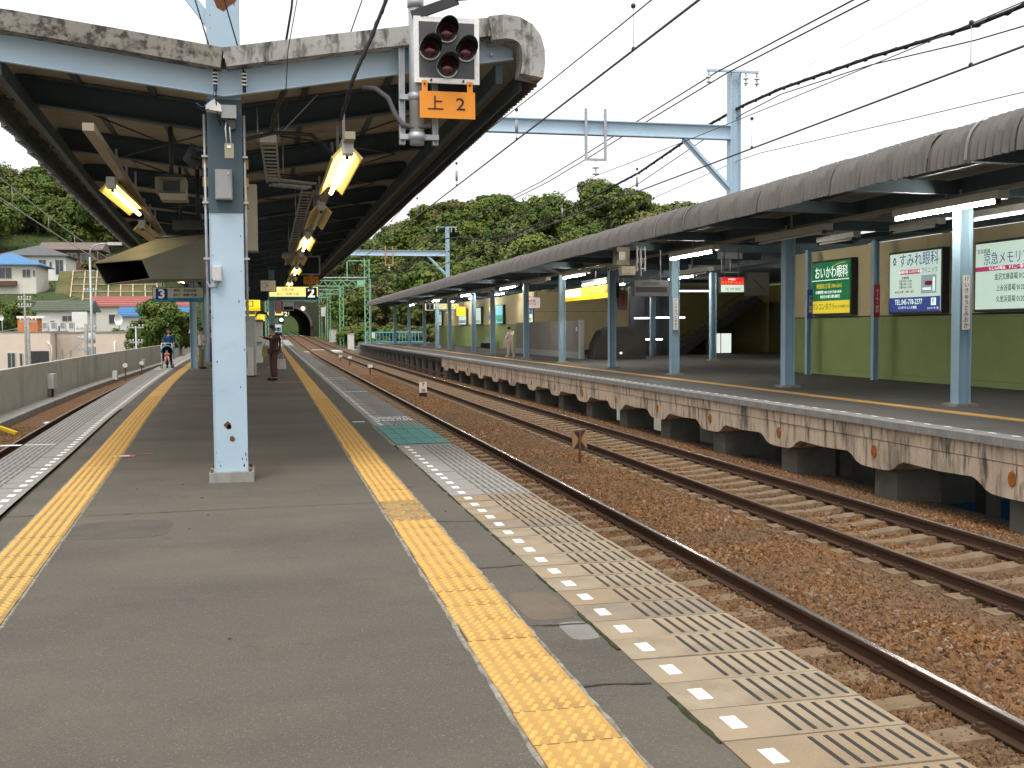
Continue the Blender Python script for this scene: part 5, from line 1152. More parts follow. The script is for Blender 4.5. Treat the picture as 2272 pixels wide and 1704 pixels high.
# ================================================================ OVERHEAD LINE
def portal(y, xl, xr, zb, zt, lab, top, zmast0=4.45, w=.25):
    t = thing('catenary_portal', lab, 'portal', (xr, y, zmast0)); c = (xl+xr)/2
    mb = MB(); mb.box((xl, y-.10, zb), (xr, y+.10, zb+.02)).box((xl, y-.10, zt-.02), (xr, y+.10, zt)).box((xl, y-.012, zb+.02), (xr, y+.012, zt-.02)); mb.build('cross_beam', M_beamlight, t)
    mb = MB(); mb.box((xr, y-.13, zmast0), (xr+.02, y+.13, top)).box((xr+w-.02, y-.13, zmast0), (xr+w, y+.13, top)).box((xr+.02, y-.014, zmast0), (xr+w-.02, y+.014, top)); mb.build('mast', M_beamlight, t)
    if y > 20: mb = MB(); mb.box((-1.35, y-.13, 3.9), (-1.33, y+.13, top)).box((-1.10, y-.13, 3.9), (-1.08, y+.13, top)).box((-1.33, y-.014, 3.9), (-1.10, y+.014, top)); mb.build('mast', M_beamlight, t)
    mb = MB(); mb.bar((xr-1.15, y, zb), (xr, y, zb-1.15), .16, .02).bar((xr-1.15, y, zb), (xr, y, zb-1.15), .02, .16); mb.build('knee_brace', M_beamlight, t)
    mb = MB(); mb.bar((xr-.62, y-.14, top-.03), (xr+.68, y-.14, top-.03), .07, .05); mb.build('crossarm', M_beamlight, t)
    for x in (xr-.58, xr+.36, xr+.64):
        mb = MB(); mb.cyl((x, y-.14, top-.06), (x, y-.14, top-.16), .02, 6).cyl((x, y-.14, top-.20), (x, y-.14, top-.16), .07, 10, .03).cyl((x, y-.14, top-.31), (x, y-.14, top-.27), .06, 10, .03).cyl((x, y-.14, top-.36), (x, y-.14, top-.2), .018, 6); mb.build('insulator', M_porc, t)
    for x in (7.4, 3.8):
        if y > 30 and x < 5: continue
        mb = MB()
        for d in (-.23, .23): mb.box((x+d-.03, y-.16, zb-.55), (x+d+.03, y-.12, zt+.25))
        mb.box((x-.26, y-.16, zb-.60), (x+.26, y-.12, zb-.55)); mb.build('hanger_frame', M_galv if y < 30 else mat('orange_frame', (.50, .27, .12), None), t)
        mb = MB(); mb.cyl((x, y-.14, zb-.95), (x, y-.14, zb-.6), .018, 6)
        for z in (zb-.74, zb-.88): mb.cyl((x, y-.14, z-.03), (x, y-.14, z+.02), .09, 12, .03)
        mb.build('insulator', M_porc, t)
portal(24.2, -1.3, 10.75, 5.94, 6.27, 'pale blue catenary portal beam with knee braced mast above the opposite roof', 7.55)
portal(68.0, -1.3, 11.0, 6.10, 6.44, 'second pale blue catenary portal farther off before the green hill', 7.95, 4.4, .22)
t = thing('mast_bracket', 'pale blue diagonal bracket on the mast above the near roof', 'bracket', (-.5, 11.2, 4.5)); mb = MB(); mb.bar((-.50, 11.2, 4.50), (-1.1, 11.2, 5.3), .06, .10); mb.build('strut', M_beamlight, t)
def lattice_mast(x, y, z0, z1, w, t):
    mb = MB()
    for a in (-1, 1):
        for c in (-1, 1): mb.bar((x+a*w/2, y+c*w/2, z0), (x+a*w/2, y+c*w/2, z1), .07)
    mb.build('corner_angles', M_lattice, t)
    mb = MB(); n = int((z1-z0)/.45)
    for i in range(n):
        za = z0+(z1-z0)*i/n; zb = z0+(z1-z0)*(i+1)/n; s = 1 if i % 2 else -1
        for c in (-1, 1): mb.bar((x-s*w/2, y+c*w/2, za), (x+s*w/2, y+c*w/2, zb), .035).bar((x+c*w/2, y-s*w/2, za), (x+c*w/2, y+s*w/2, zb), .035)
    o = mb.build('lacing', M_lattice, t); o['kind'] = 'stuff'
def lattice_beam(x0, x1, y, z0, z1, t):
    mb = MB()
    for z in (z0, z1):
        for c in (-.2, .2): mb.bar((x0, y+c, z), (x1, y+c, z), .08)
    mb.build('chords', M_lattice, t); mb = MB(); n = int(abs(x1-x0)/.5)
    for i in range(n):
        a = x0+(x1-x0)*i/n; b_ = x0+(x1-x0)*(i+1)/n; s = i % 2
        for c in (-.2, .2): mb.bar((a, y+c, z0 if s else z1), (b_, y+c, z1 if s else z0), .045)
    o = mb.build('lacing', M_lattice, t); o['kind'] = 'stuff'
t = thing('lattice_portal', 'green lattice portal at the far end of the opposite platform', 'portal', (10.35, 117, -1.2)); lattice_mast(10.35, 117, -1.2, 9.0, .5, t); lattice_mast(-4.5, 117, -1.2, 7.0, .5, t); lattice_beam(-4.5, 9.8, 117, 6.15, 6.75, t)
box('gusset', (9.3, 116.75, 6.1), (10.1, 117.25, 6.8), M_lattice, t); mb = MB(); mb.tube([(2, 116.7, 7.0), (10.3, 116.7, 7.05), (10.65, 116.7, 6.8), (10.7, 116.7, 6.0), (10.7, 116.7, 0)], .06, 8); mb.build('pipe', M_galv, t)
mb = MB(); mb.box((8.2, 116.9, 6.8), (8.3, 117, 8.9)).box((8.2, 116.9, 8.8), (10.3, 117, 8.9)).box((7.5, 116.9, 5.0), (7.6, 117, 6.1)); mb.build('drop_frame', M_lattice, t)
t = thing('lattice_portal', 'farther green lattice portal just before the tunnel mouth', 'portal', (9.75, 150, -.8)); lattice_mast(9.75, 150, -.8, 7.6, .5, t); lattice_mast(-1.5, 150, -.8, 7.0, .5, t); lattice_beam(-1.5, 9.5, 150, 6.4, 7.0, t)
for y in (185, 215): 
    t = thing('lattice_portal', ('third' if y < 200 else 'fourth')+' green lattice portal near the tunnel', 'portal', (9.9, y, 0)); lattice_mast(9.9, y, -.9+rise(y), 7.5+rise(y), .5, t); lattice_mast(-.3, y, -.9+rise(y), 7+rise(y), .5, t); lattice_beam(-.3, 9.7, y, 6.3+rise(y), 6.9+rise(y), t)
def sag(p, q, s, n=14):
    p = Vector(p); q = Vector(q); return [p+(q-p)*i/n+Vector((0, 0, -s*4*(i/n)*(1-i/n))) for i in range(n+1)]
def wire(lab, pts, r, m=M_wire, name='overhead_wire', extra=None):
    t = thing(name, lab, 'wire', tuple(pts[0])); mb = MB(); mb.tube(pts, r, 5); mb.build('strand', m, t); return t
def spans(x, zs, ys, s): 
    out = []
    for (ya, za), (yb, zb) in zip(zip(ys[:-1], zs[:-1]), zip(ys[1:], zs[1:])): out += sag((x, ya, za), (x, yb, zb), s)[:-1]
    return out+[Vector((x, ys[-1], zs[-1]))]
yf = [-20, 24.2, 68, 117, 150, 185, 215, 250]
w1 = wire('contact wire above the near right track', [Vector((3.8, y, 4.42+rise(y))) for y in frange(-20, 250, 40)], .0135, M_wirecu)
m1 = wire('messenger wire above the near right track', spans(3.8, [5.0, 5.15, 5.2, 5.25, 5.6, 6, 6.2, 6.4], yf, .38), .008, M_wirecu)
w2 = wire('contact wire above the far track beside the opposite platform', [Vector((7.4, y, 4.28+rise(y))) for y in frange(-20, 250, 40)], .0135, M_wirecu)
m2 = wire('messenger wire above the far track beside the opposite platform', spans(7.4, [4.95, 5.0, 5.15, 5.2, 5.6, 6, 6.2, 6.4], yf, .30), .007, M_wirecu)
for x, zc, ys_ in ((3.8, 4.42, (5.6, 11.0, 16.5, 22.0, 28, 34, 40, 46, 52)), (7.4, 4.28, (10.4, 15.8, 21.2, 27, 33, 39, 45, 51))):
    for k, y in enumerate(ys_):
        t = thing('dropper', 'thin dropper with a small weight '+('on the near right track wire' if x < 5 else 'on the far track wire'), 'dropper', (x, y, zc), 0, 'droppers on the '+('near' if x < 5 else 'far')+' wire')
        mb = MB(); mb.cyl((x, y, zc+.0), (x, y, zc+.47), .004, 5); mb.build('rod', M_wirelight, t)
        mb = MB(); mb.ball((x, y, zc+.015), .03, 8, 5, (.7, 1, .8)).ball((x, y, zc+.46), .028, 8, 5); mb.build('clamps', M_darkmetal, t)
        if y in (16.5, 22.0, 21.2, 28, 27): mb = MB(); mb.cyl((x, y, zc+.10), (x, y, zc+.30), .025, 8); mb.build('weight', M_grey, t)
fx = 10.4
for k, dx in enumerate((0, .28)):
    P = [(fx+dx, -6, 7.6), (fx+dx, 9, 7.38), (fx+dx, 17.9, 7.38), (fx+dx, 24.1, 7.5), (fx+dx, 30, 7.40), (fx+dx, 35.5, 7.27), (fx+dx, 41, 7.18), (fx+dx, 50.7, 7.25), (fx+dx, 60, 7.5), (fx+dx, 68, 7.85), (fx+dx-.3, 92, 7.2), (fx+dx-.6, 117, 8.0), (9.6+dx, 150, 8.0), (9.6+dx, 215, 9.0)]
    wire('pair of black feeder cables along the mast tops, '+('track side' if k == 0 else 'outer side'), [Vector(p) for p in P], .017)
bx_ = 10.93
BP = [(bx_, 2, 7.2), (bx_, 9, 6.4), (bx_, 14.0, 6.20), (bx_, 15.3, 6.22), (bx_, 18.3, 6.46), (bx_, 21.9, 6.66), (bx_, 23.8, 6.68), (bx_, 25.9, 6.60), (bx_, 31.1, 6.15), (bx_, 39.2, 5.88), (bx_, 47.2, 5.76), (bx_, 55.9, 6.15), (bx_, 62, 6.8), (bx_, 68, 7.2), (10.6, 92, 6.3), (10.3, 117, 7.0)]
t = wire('thick spiral wrapped black cable bundle sagging over the opposite roof', [Vector(p) for p in BP], .035)
fine = []
for (a, b_) in zip(BP[:-3], BP[1:-2]):
    n = max(3, int((Vector(b_)-Vector(a)).length/.12))
    for i in range(n): fine.append(Vector(a)+(Vector(b_)-Vector(a))*i/n)
mb = MB(); mb.tube([p+Vector((cos(i*1.15)*.038, 0, sin(i*1.15)*.038-.01)) for i, p in enumerate(fine)], .013, 5); mb.build('wrap', M_wire, t)
wire('slack grey cable just under the thick bundle', [Vector((x, y, z-.22-.1*sin(i))) for i, (x, y, z) in enumerate(BP)], .012)
wire('low thin wire running above the opposite roof', [Vector(p) for p in ((10.9, 4, 4.85), (10.9, 14, 4.92), (10.9, 17, 5.08), (10.9, 22.8, 5.42), (10.9, 24, 5.43), (10.9, 31.4, 5.18), (10.9, 46, 4.95), (10.9, 58, 5.2), (10.9, 68, 5.6))], .008, M_wirecu)
wire('very thin high wire across the white sky', [Vector(p) for p in ((13, -4, 9.5), (13, 12, 8.2), (13, 24, 7.9), (13, 46, 7.3), (13, 68, 7.8))], .004, M_wirelight)
L3 = lambda y: LRAIL(y)+.74
wire('lower pale catenary wire of the left track', [Vector((L3(y), y, 3.86+.0*y)) for y in frange(2, 120, 30)], .012, M_wirelight)
wire('upper pale catenary wire of the left track', [Vector((L3(y), y, 4.12+.35*((y-45)/45)**2)) for y in frange(2, 120, 30)], .010, M_wirelight)
for k, y in enumerate((17.5, 22, 27, 32, 38)):
    t = thing('dropper', 'thin dropper between the two pale wires of the left track', 'dropper', (L3(y), y, 3.9), 0, 'droppers on the left wires'); mb = MB(); mb.cyl((L3(y), y, 3.86), (L3(y), y, 4.12+.35*((y-45)/45)**2), .006, 5); mb.build('rod', M_wirelight, t)
# curved pull off wires before the tunnel
for k in range(5): wire('drooping wire strung between the green lattice portals, strand '+['one', 'two', 'three', 'four', 'five'][k], sag((9.5-1.5*k, 117, 8.4-.45*k), (10.6, 68, 7.6-.28*k), .9+.25*k), .02)
for k in range(4): wire('drooping wire near the tunnel mouth, strand '+['one', 'two', 'three', 'four'][k], sag((9.6-2.0*k, 150, 7.5-.3*k), (10.0-1.2*k, 117, 6.6-.3*k), .7+.2*k), .02, M_grey)
# ---- trackside items
t = thing('x_marker', 'black and tan hourglass marker board on a rusty stake between the tracks', 'sign', (5.72, 19.7, -1.15))
MK = Matrix.Rotation(radians(20), 3, 'Z')
def mk(poly, m, nm, y):
    mb = MB(); mb.prism(poly, (0, 0, 0), tuple(MK @ Vector((1, 0, 0))), (0, 0, 1), tuple(MK @ Vector((0, .008, 0)))); o = mb.build(nm, m, t, tuple(MK @ Vector((0, y, 0)))); return o
M_tan = mat('tan_paint', (.36, .22, .10), (.30, .18, .085), 6, .7)
mk([(-.17, .36), (.17, .36), (.17, .70), (-.17, .70)], M_darkmetal, 'board', 0)
for s in (-1, 1): mk([(s*.17, .70), (s*.155, .70), (s*.03, .555), (s*.03, .505), (s*.155, .36), (s*.17, .36)][::s], M_tan, 'tan_panel', -.010)
mb = MB(); mb.box((-.022, -.045, -.05), (.022, -.013, .71)); mb.build('stake', M_rust, t, (0, 0, 0))
t = thing('distance_marker', 'small white post numbered seven and thirty eight between the tracks', 'sign', (5.7, 41, -1.1)); box('post', (5.56, 40.95, -1.1), (5.84, 41.05, -.92), M_black, t); box('plate', (5.56, 40.95, -.919), (5.84, 41.05, -.52), mat('pinkish_white', (.75, .62, .55), None), t); text('7', .22, M_ink, t, (5.7, 40.94, -.62), FY, sx=1.2); text('38', .17, M_ink, t, (5.7, 40.94, -.83), FY)
for i, (x, y, h) in enumerate(((5.6, 62, .45), (5.6, 78, .55), (5.7, 90, .35))):
    t = thing('track_stake', ('short white topped stake between the tracks', 'brown stake farther along between the tracks', 'low pale box on the ballast far along')[i], 'stake', (x, y, -1.1)); box('stem', (x-.04, y-.04, -1.12), (x+.04, y+.04, -1.12+h), M_rust, t); box('cap', (x-.13, y-.08, -1.12+h), (x+.13, y+.08, -.95+h), M_cab, t)
for i, (x0, x1, y0, y1) in enumerate(((4.9, 6.3, 128, 131), (6.95, 7.95, 121, 128), (3.3, 4.3, 118, 124), (2.45, 2.95, 112, 118))):
    t = thing('crossing_board', ('weathered boards between the two tracks before the tunnel', 'white crossing boards inside the far track', 'pinkish crossing boards inside the near track', 'small crossing boards beside the near platform end')[i], 'boards', ((x0+x1)/2, y0, -.9))
    n = 4
    for k in range(n): box('plank', (x0+(x1-x0)*k/n+.02, y0, -1.15+rise(y0)), (x0+(x1-x0)*(k+1)/n-.02, y1, -.98+rise(y0)), M_cab if i == 1 else M_wood, t)
t = thing('access_ramp', 'pale concrete ramp slab at the end of the opposite platform', 'ramp', (9.9, 124, -1)); mb = MB(); mb.prism([(0, 0), (1.6, 0), (1.6, .5), (0, .4)], (9.2, 122.3, -1.2), (1, 0, 0), (0, 0, 1), (0, 4.5, 0)); mb.build('slab', M_conc, t)
t = thing('railing', 'low green wire fence beyond the opposite platform end', 'fence', (11.5, 131, -1))
for k in range(5): box('post', (10.4+.6*k, 130, -1.2), (10.46+.6*k, 130.06, .0), M_lattice, t)
for z in (-.8, -.4, -.02): box('rail', (10.4, 129.98, z), (12.86, 130.08, z+.05), M_lattice, t)
for i, (x, y, w, h) in enumerate(((10.3, 141, .8, 1.95), (10.7, 188, 1.2, 2.1))):
    z = -1.3+rise(y); t = thing('equipment_cabinet', ('white trackside cabinet among the bushes', 'white trackside cabinet nearer the tunnel')[i], 'cabinet', (x, y, z)); box('body', (x-w/2, y-.4, z), (x+w/2, y+.4, z+h), M_cab, t); box('cap', (x-w/2-.05, y-.45, z+h), (x+w/2+.05, y+.45, z+h+.08), M_lightgrey, t)
t = thing('track_signal', 'white enclosed lamp unit on a thin pole by the tunnel', 'signal', (8.6, 170, 0)); mb = MB(); mb.cyl((8.6, 170, -.8), (8.6, 170, 5.2), .07, 8); mb.build('pole', M_lightgrey, t); mb = MB(); mb.box((7.9, 169.8, 3.6), (8.5, 170.1, 5.0)); mb.build('lamp_unit', M_cab, t)
t = thing('round_sign', 'round white disc with red rim beside the tunnel arch', 'sign', (4.6, 150, 4)); mb = MB(); mb.cyl((4.57, 150, 4.43), (4.57, 150.05, 4.43), .36, 20); mb.build('rim', M_red, t); mb = MB(); mb.cyl((4.57, 149.96, 4.43), (4.57, 149.99, 4.43), .28, 20); mb.build('disc', emat('bright_disc', (.95, .9, .85), .9), t); mb = MB(); mb.cyl((4.57, 150.1, 4.8), (4.57, 150.1, 6.4), .03, 6); mb.build('stem', M_darkmetal, t)
t = thing('track_signal', 'signal showing a bright green light at the end of the near platform', 'signal', (1.7, 139, 0)); mb = MB(); mb.cyl((1.55, 139.3, .3), (1.55, 139.3, 3.4), .06, 8); mb.build('pole', M_grey, t); box('head', (1.2, 139, 2.3), (1.9, 139.25, 3.3), M_black, t); mb = MB(); mb.cyl((1.55, 138.95, 2.8), (1.55, 139, 2.8), .22, 16); mb.build('lamp', emat('green_lamp', (.5, 1, .85), 2.2), t)
t = thing('platform_end_sign', 'white and blue upright panel at the end of the near platform', 'sign', (.9, 118, .2)); box('panel', (.55, 118, rise(118)+.1), (1.3, 118.1, rise(118)+2.0), M_cab, t); box('blue_print', (.6, 117.98, rise(118)+1.3), (1.25, 118, rise(118)+1.7), MATS['sign_blue'], t)
for i, (y, z0, h, w) in enumerate(((44.2, -.66, .56, .36), (60.3, -1.04, .46, .2), (78, -.9, .5, .3))):
    x = LKERB(y)-.42; t = thing('wall_box', ('pale blue grey relay box on the parapet wall', 'small white marker post by the parapet ledge', 'small pale box on the distant parapet')[i], 'box', (x, y, z0))
    if i == 1: x += .45
    box('case', (x-.11, y-w, z0), (x+.11, y+w, z0+h), (M_lightgrey, M_cab, M_lightgrey)[i], t); box('stand', (x-.04, y-.06, -1.1), (x+.04, y+.06, z0), M_darkmetal, t)
for i, (y, h) in enumerate(((62, .75), (70, .65))):
    x = LKERB(y)+.35; t = thing('round_target', ('thin white marker stake by the left track', 'round white target on a stake by the left track')[i], 'marker', (x, y, -1.2)); box('stake', (x-.03, y-.03, -1.25), (x+.03, y+.03, -1.2+h), M_rust, t); mb = MB(); mb.cyl((x, y-.05, -1.1+h), (x, y-.02, -1.1+h), .13, 12); mb.build('disc', M_cab, t)
t = thing('yellow_bar', 'yellow painted bar lying across the left ballast', 'bar', (-6.6, 31, -1)); mb = MB(); mb.bar((-6.95, 30.6, -1.0), (-6.45, 30.2, -1.14), .10, .08); mb.build('bar', mat('yellow_paint', (.65, .42, .02), None), t)
t = thing('litter', 'scrap of white plastic on the left ballast', 'litter', (-6.2, 33, -1.1)); mb = MB(); mb.ball((-6.2, 33.2, -1.12), .16, 7, 4, (1.3, .8, .25)); mb.build('scrap', M_white, t)
# ================================================================ PEOPLE
def skin(name, V, E_, m, parent, root=0, sub=1):
    """V = list of (pos, radius or (rx, ry)); grown with a Skin modifier into one continuous surface"""
    me = bpy.data.meshes.new(name); me.from_pydata([v[0] for v in V], E_, []); me.materials.append(m)
    o = bpy.data.objects.new(name, me); COL.objects.link(o); o.parent = parent
    md = o.modifiers.new('skin', 'SKIN'); md.use_smooth_shade = True
    sv = me.skin_vertices[0].data
    for i, v in enumerate(V):
        r = v[1] if isinstance(v[1], tuple) else (v[1], v[1]); sv[i].radius = r; sv[i].use_root = (i == root)
    s = o.modifiers.new('sub', 'SUBSURF'); s.levels = sub; s.render_levels = sub
    return o
def person(lab, loc, rz, h, J, top, bottom, shoe=None, hair=None, skirt=False, sleeve=1.0, hat=None):
    """J overrides joints; the figure faces -Y before rotation"""
    t = thing('person', lab, 'person', loc, rz); k = h/1.6
    B = dict(pel=(0, 0, .93), wai=(0, 0, 1.07), che=(0, 0, 1.24), nec=(0, 0, 1.37), hea=(0, -.01, 1.43),
             sl=(-.165, 0, 1.315), sr=(.165, 0, 1.315), el=(-.21, .02, 1.05), er=(.21, .02, 1.05), wl=(-.20, -.06, .83), wr=(.20, -.06, .83),
             hl=(-.085, 0, .87), hr=(.085, 0, .87), kl=(-.09, -.015, .48), kr=(.09, -.015, .48), al=(-.09, .02, .08), ar=(.09, .02, .08), tl=(-.10, -.13, .03), tr=(.10, -.13, .03))
    B.update({q: v for q, v in J.items() if q != 'face'}); P = {a: tuple(x*k for x in b) for a, b in B.items()}
    V = []; E_ = []; ix = {}
    R_ = dict(pel=(.13, .10), wai=(.105, .085), che=(.125, .09), nec=.048, hea=.05, sl=.055, sr=.055, el=.038, er=.038, wl=.026, wr=.026, hl=.085, hr=.085, kl=.055, kr=.055, al=.037, ar=.037, tl=.028, tr=.028)
    for a in P: ix[a] = len(V); r = R_[a]; V.append((P[a], tuple(q*k for q in r) if isinstance(r, tuple) else r*k))
    chain = [('pel', 'wai'), ('wai', 'che'), ('che', 'nec'), ('nec', 'hea'), ('che', 'sl'), ('che', 'sr'), ('sl', 'el'), ('sr', 'er'), ('el', 'wl'), ('er', 'wr'), ('pel', 'hl'), ('pel', 'hr'), ('hl', 'kl'), ('hr', 'kr'), ('kl', 'al'), ('kr', 'ar'), ('al', 'tl'), ('ar', 'tr')]
    E_ = [(ix[a], ix[b]) for a, b in chain]
    for s in 'lr':                                  # palm, four fingers and a thumb
        w = Vector(P['w'+s]); e = Vector(P['e'+s]); d = (w-e).normalized(); sd = d.cross(Vector((0, 1, 0.2))).normalized(); nn = d.cross(sd)
        pi_ = len(V); V.append((tuple(w+d*.07*k), .024*k)); E_.append((ix['w'+s], pi_))
        for q in range(4):
            base = w+d*.085*k+sd*(q-1.5)*.018*k; ln = (.055, .068, .065, .05)[q]*k
            a = len(V); V.append((tuple(base+d*ln*.5), .0085*k)); V.append((tuple(base+d*ln+nn*.018*k), .0075*k)); E_ += [(pi_, a), (a, a+1)]
        a = len(V); V.append((tuple(w+d*.05*k+sd*.04*k), .009*k)); V.append((tuple(w+d*.085*k+sd*.05*k), .008*k)); E_ += [(pi_, a), (a, a+1)]
    skin('body', V, E_, M_skin, t, 0)
    # head: skull with jaw, nose, ears, eyes, mouth
    n = Vector(P['nec']); hd = Vector(P['hea']); up = (hd-n).normalized(); c = hd+up*.105*k; mb = MB(); 
    hf = Vector(J.get('face', (0, -1, 0))).normalized(); rt = hf.cross(up).normalized(); hf = up.cross(rt)
    def hp(a, b_, c_): return tuple(c+rt*a*k+hf*b_*k+up*c_*k)
    nu, nv = 14, 9
    base = len(mb.v)
    for i in range(nv+1):
        ph = pi*i/nv
        for j in range(nu):
            th = 2*pi*j/nu; x = sin(ph)*cos(th)*.072; y_ = sin(ph)*sin(th)*.092; z_ = cos(ph)*.112
            if z_ < 0: x *= 1+z_*2.6; y_ = y_*(1+z_*1.5)+.012*(-z_/.112)
            mb.v.append(hp(x, y_, z_))
    for i in range(nv):
        for j in range(nu): a = base+i*nu+j; b_ = base+i*nu+(j+1) % nu; mb.face((a, b_, b_+nu, a+nu), True)
    for (a, b_, c_, r) in ((0, .096, -.015, .014), (-.073, 0, -.01, .017), (.073, 0, -.01, .017)): mb.ball(hp(a, b_, c_), r*k, 6, 4, (1, 1, 1.2))
    hdo = mb.build('head', M_skin, t, (0, 0, 0))
    mb = MB()
    for s in (-1, 1): mb.ball(hp(s*.03, .083, .012), .009*k, 6, 4)
    mb.ball(hp(0, .083, -.055), .012*k, 6, 4, (1.5, .5, .4)); o = mb.build('eyes_and_mouth', M_hair, t, (0, 0, 0)); o['kind'] = 'stuff'
    mb = MB(); base = len(mb.v)
    for i in range(8):
        ph = pi*.62*i/7
        for j in range(16):
            th = 2*pi*j/16; f = sin(th); lim = 1.0 if f < .45 else .62
            ph2 = ph*lim; mb.v.append(hp(sin(ph2)*cos(th)*.083, sin(ph2)*f*.103-.008, cos(ph2)*.126+.004+.006*sin(5*th)))
    for i in range(7):
        for j in range(16): a = base+i*16+j; b_ = base+i*16+(j+1) % 16; mb.face((a, b_, b_+16, a+16), True)
    if hair == 'long':
        for s in (-1, 0, 1): mb.ball(hp(s*.055, -.045, -.09), .055*k, 8, 6, (1, 1, 1.6))
    mb.build('hair', M_hair, t, (0, 0, 0))
    # clothes
    f = 1.18
    def rr(a, g): 
        r = R_[a]; return tuple(q*k*g for q in r) if isinstance(r, tuple) else r*k*g
    A = ['pel', 'wai', 'che', 'nec', 'sl', 'sr', 'el', 'er', 'wl', 'wr']; V = []; I = {}
    for a in A:
        p = Vector(P[a])
        if a == 'nec': p = Vector(P['che'])*.25+p*.75; r = .06*k
        elif a in ('wl', 'wr'): p = Vector(P['e'+a[1]])*(1-sleeve)+p*sleeve; r = .036*k*1.05
        else: r = rr(a, f)
        I[a] = len(V); V.append((tuple(p), r))
    ed = [(I[a], I[b]) for a, b in (('pel', 'wai'), ('wai', 'che'), ('che', 'nec'), ('che', 'sl'), ('che', 'sr'), ('sl', 'el'), ('sr', 'er'), ('el', 'wl'), ('er', 'wr'))]
    I['hem'] = len(V); V.append((tuple(Vector(P['pel'])+Vector((0, 0, -.07*k))), (.14*k, .115*k))); ed.append((I['pel'], I['hem']))
    skin('jacket', V, ed, top, t, 0)
    V = []; I = {}
    for a in ('pel', 'hl', 'hr', 'kl', 'kr', 'al', 'ar'):
        r = {'pel': (.125*k, .10*k)}.get(a) or {'h': .10, 'k': .078, 'a': .07}[a[0]]*k
        I[a] = len(V); V.append((P[a], r))
    if skirt:
        mb = MB(); cc = Vector(P['pel'])
        mb.tube([cc+Vector((0, 0, .1*k)), cc, cc+Vector((0, 0, -.3*k)), (0, 0, .22*k)], [.12*k, .16*k, .19*k, .22*k], 14); mb.build('skirt', bottom, t, (0, 0, 0))
    else: skin('trousers', V, [(I[a], I[b]) for a, b in (('pel', 'hl'), ('pel', 'hr'), ('hl', 'kl'), ('hr', 'kr'), ('kl', 'al'), ('kr', 'ar'))], bottom, t, 0)
    mb = MB()
    for s in 'lr': a = Vector(P['a'+s]); b_ = Vector(P['t'+s]); b_.z = .035*k; a.z = .05*k; mb.tube([a-(b_-a)*.3, a, b_, b_+(b_-a)*.25], [.035*k, .05*k, .045*k, .02*k], 8)
    sh = mb.build('shoes', shoe or M_ink, t, (0, 0, 0)); return t, P
C = lambda n, c, c2=None: mat(n, c, c2, 8, .85)
pt, P = person('woman in dark brown jacket and trousers stretching her arm towards the grey cabinet', (.12, 33.1, 0), radians(-62), 1.60, dict(er=(.30, -.20, 1.22), wr=(.30, -.50, 1.30), el=(-.2, .10, 1.05), wl=(-.19, .08, .80), face=(-.1, -1, .15)), C('brown_jacket', (.055, .028, .025), (.07, .035, .03)), C('brown_trousers', (.085, .04, .033), (.10, .05, .04)))
def bag(lab, x, y, z, w, d, h, m, strap, name='handbag', rz=0):
    t = thing(name, lab, 'bag', (x, y, z), rz); mb = MB(); mb.prism([(-w/2, 0), (w/2, 0), (w*.43, h), (-w*.43, h)], (0, -d/2, 0), (1, 0, 0), (0, 0, 1), (0, d, 0)); mb.build('body', m, t, (0, 0, 0))
    mb = MB(); mb.tube([(-w*.25, 0, h), (-w*.22, 0, h+strap*.7), (0, 0, h+strap), (w*.22, 0, h+strap*.7), (w*.25, 0, h)], .009, 5); mb.build('strap', m, t, (0, 0, 0)); return t
bag('white paper carrier bag hanging from the hand of the woman in brown', .34, 33.2, .34, .30, .10, .30, C('paper_white', (.62, .58, .56), (.55, .5, .5)), .16, 'carrier_bag', .1)
t = bag('small tan shoulder bag at the hip of the woman in brown', -.14, 32.95, .72, .16, .10, .26, C('tan_leather', (.30, .24, .08)), .1); mb = MB(); mb.tube([(-.02, .02, .3), (.10, .0, .58), (.24, .1, .74)], .012, 5); mb.build('long_strap', C('tan_strap', (.45, .33, .18)), t, (0, 0, 0))
person('woman in a white top and wide khaki trousers waiting by the left columns', (-2.62, 44.4, 0), radians(70), 1.58, dict(er=(.2, -.12, 1.08), wr=(.08, -.26, 1.14), el=(-.2, -.1, 1.08), wl=(-.06, -.28, 1.10)), C('white_top', (.66, .62, .58), (.58, .54, .52)), C('khaki', (.27, .23, .15), (.23, .2, .13)), sleeve=.3)
bag('beige tote bag beside the woman in the white top', -2.85, 44.3, .30, .26, .1, .36, C('beige_bag', (.5, .42, .28)), .2)
person('person in navy clothes mostly hidden behind the thick column', (-2.27, 46.8, 0), radians(150), 1.66, {}, C('navy_coat', (.012, .02, .10), (.015, .03, .13)), C('navy_coat2', (.012, .016, .07)), hair='long', skirt=True)
person('woman in a navy top pushing a stroller along the platform edge', (-4.0, 46.3, 0), radians(6), 1.55, dict(el=(-.22, -.04, 1.08), wl=(-.17, -.30, .98), er=(.22, -.04, 1.08), wr=(.17, -.30, .98), kl=(-.09, -.08, .48), al=(-.09, .03, .08)), C('navy_top', (.015, .045, .15), (.02, .055, .18)), C('dark_jeans', (.02, .03, .06)), hair='long', sleeve=.55)
t = thing('stroller', 'baby stroller with cyan canopy rim and black seat pushed by the woman in navy', 'stroller', (-4.02, 45.55, 0), radians(6))
mb = MB()
for s in (-1, 1): mb.tube([(s*.20, .36, 1.0), (s*.21, .25, .80), (s*.22, -.15, .12)], .016, 6).tube([(s*.21, .12, .58), (s*.22, .30, .12)], .014, 6)
mb.tube([(-.20, .36, 1.0), (.20, .36, 1.0)], .02, 6); mb.build('frame', M_cab, t, (0, 0, 0))
mb = MB()
for i in range(7):
    a = pi*i/6
    for y, r in ((-.12, .24), (.18, .20)): mb.v.append((r*cos(a), y, .62+r*1.15*sin(a)))
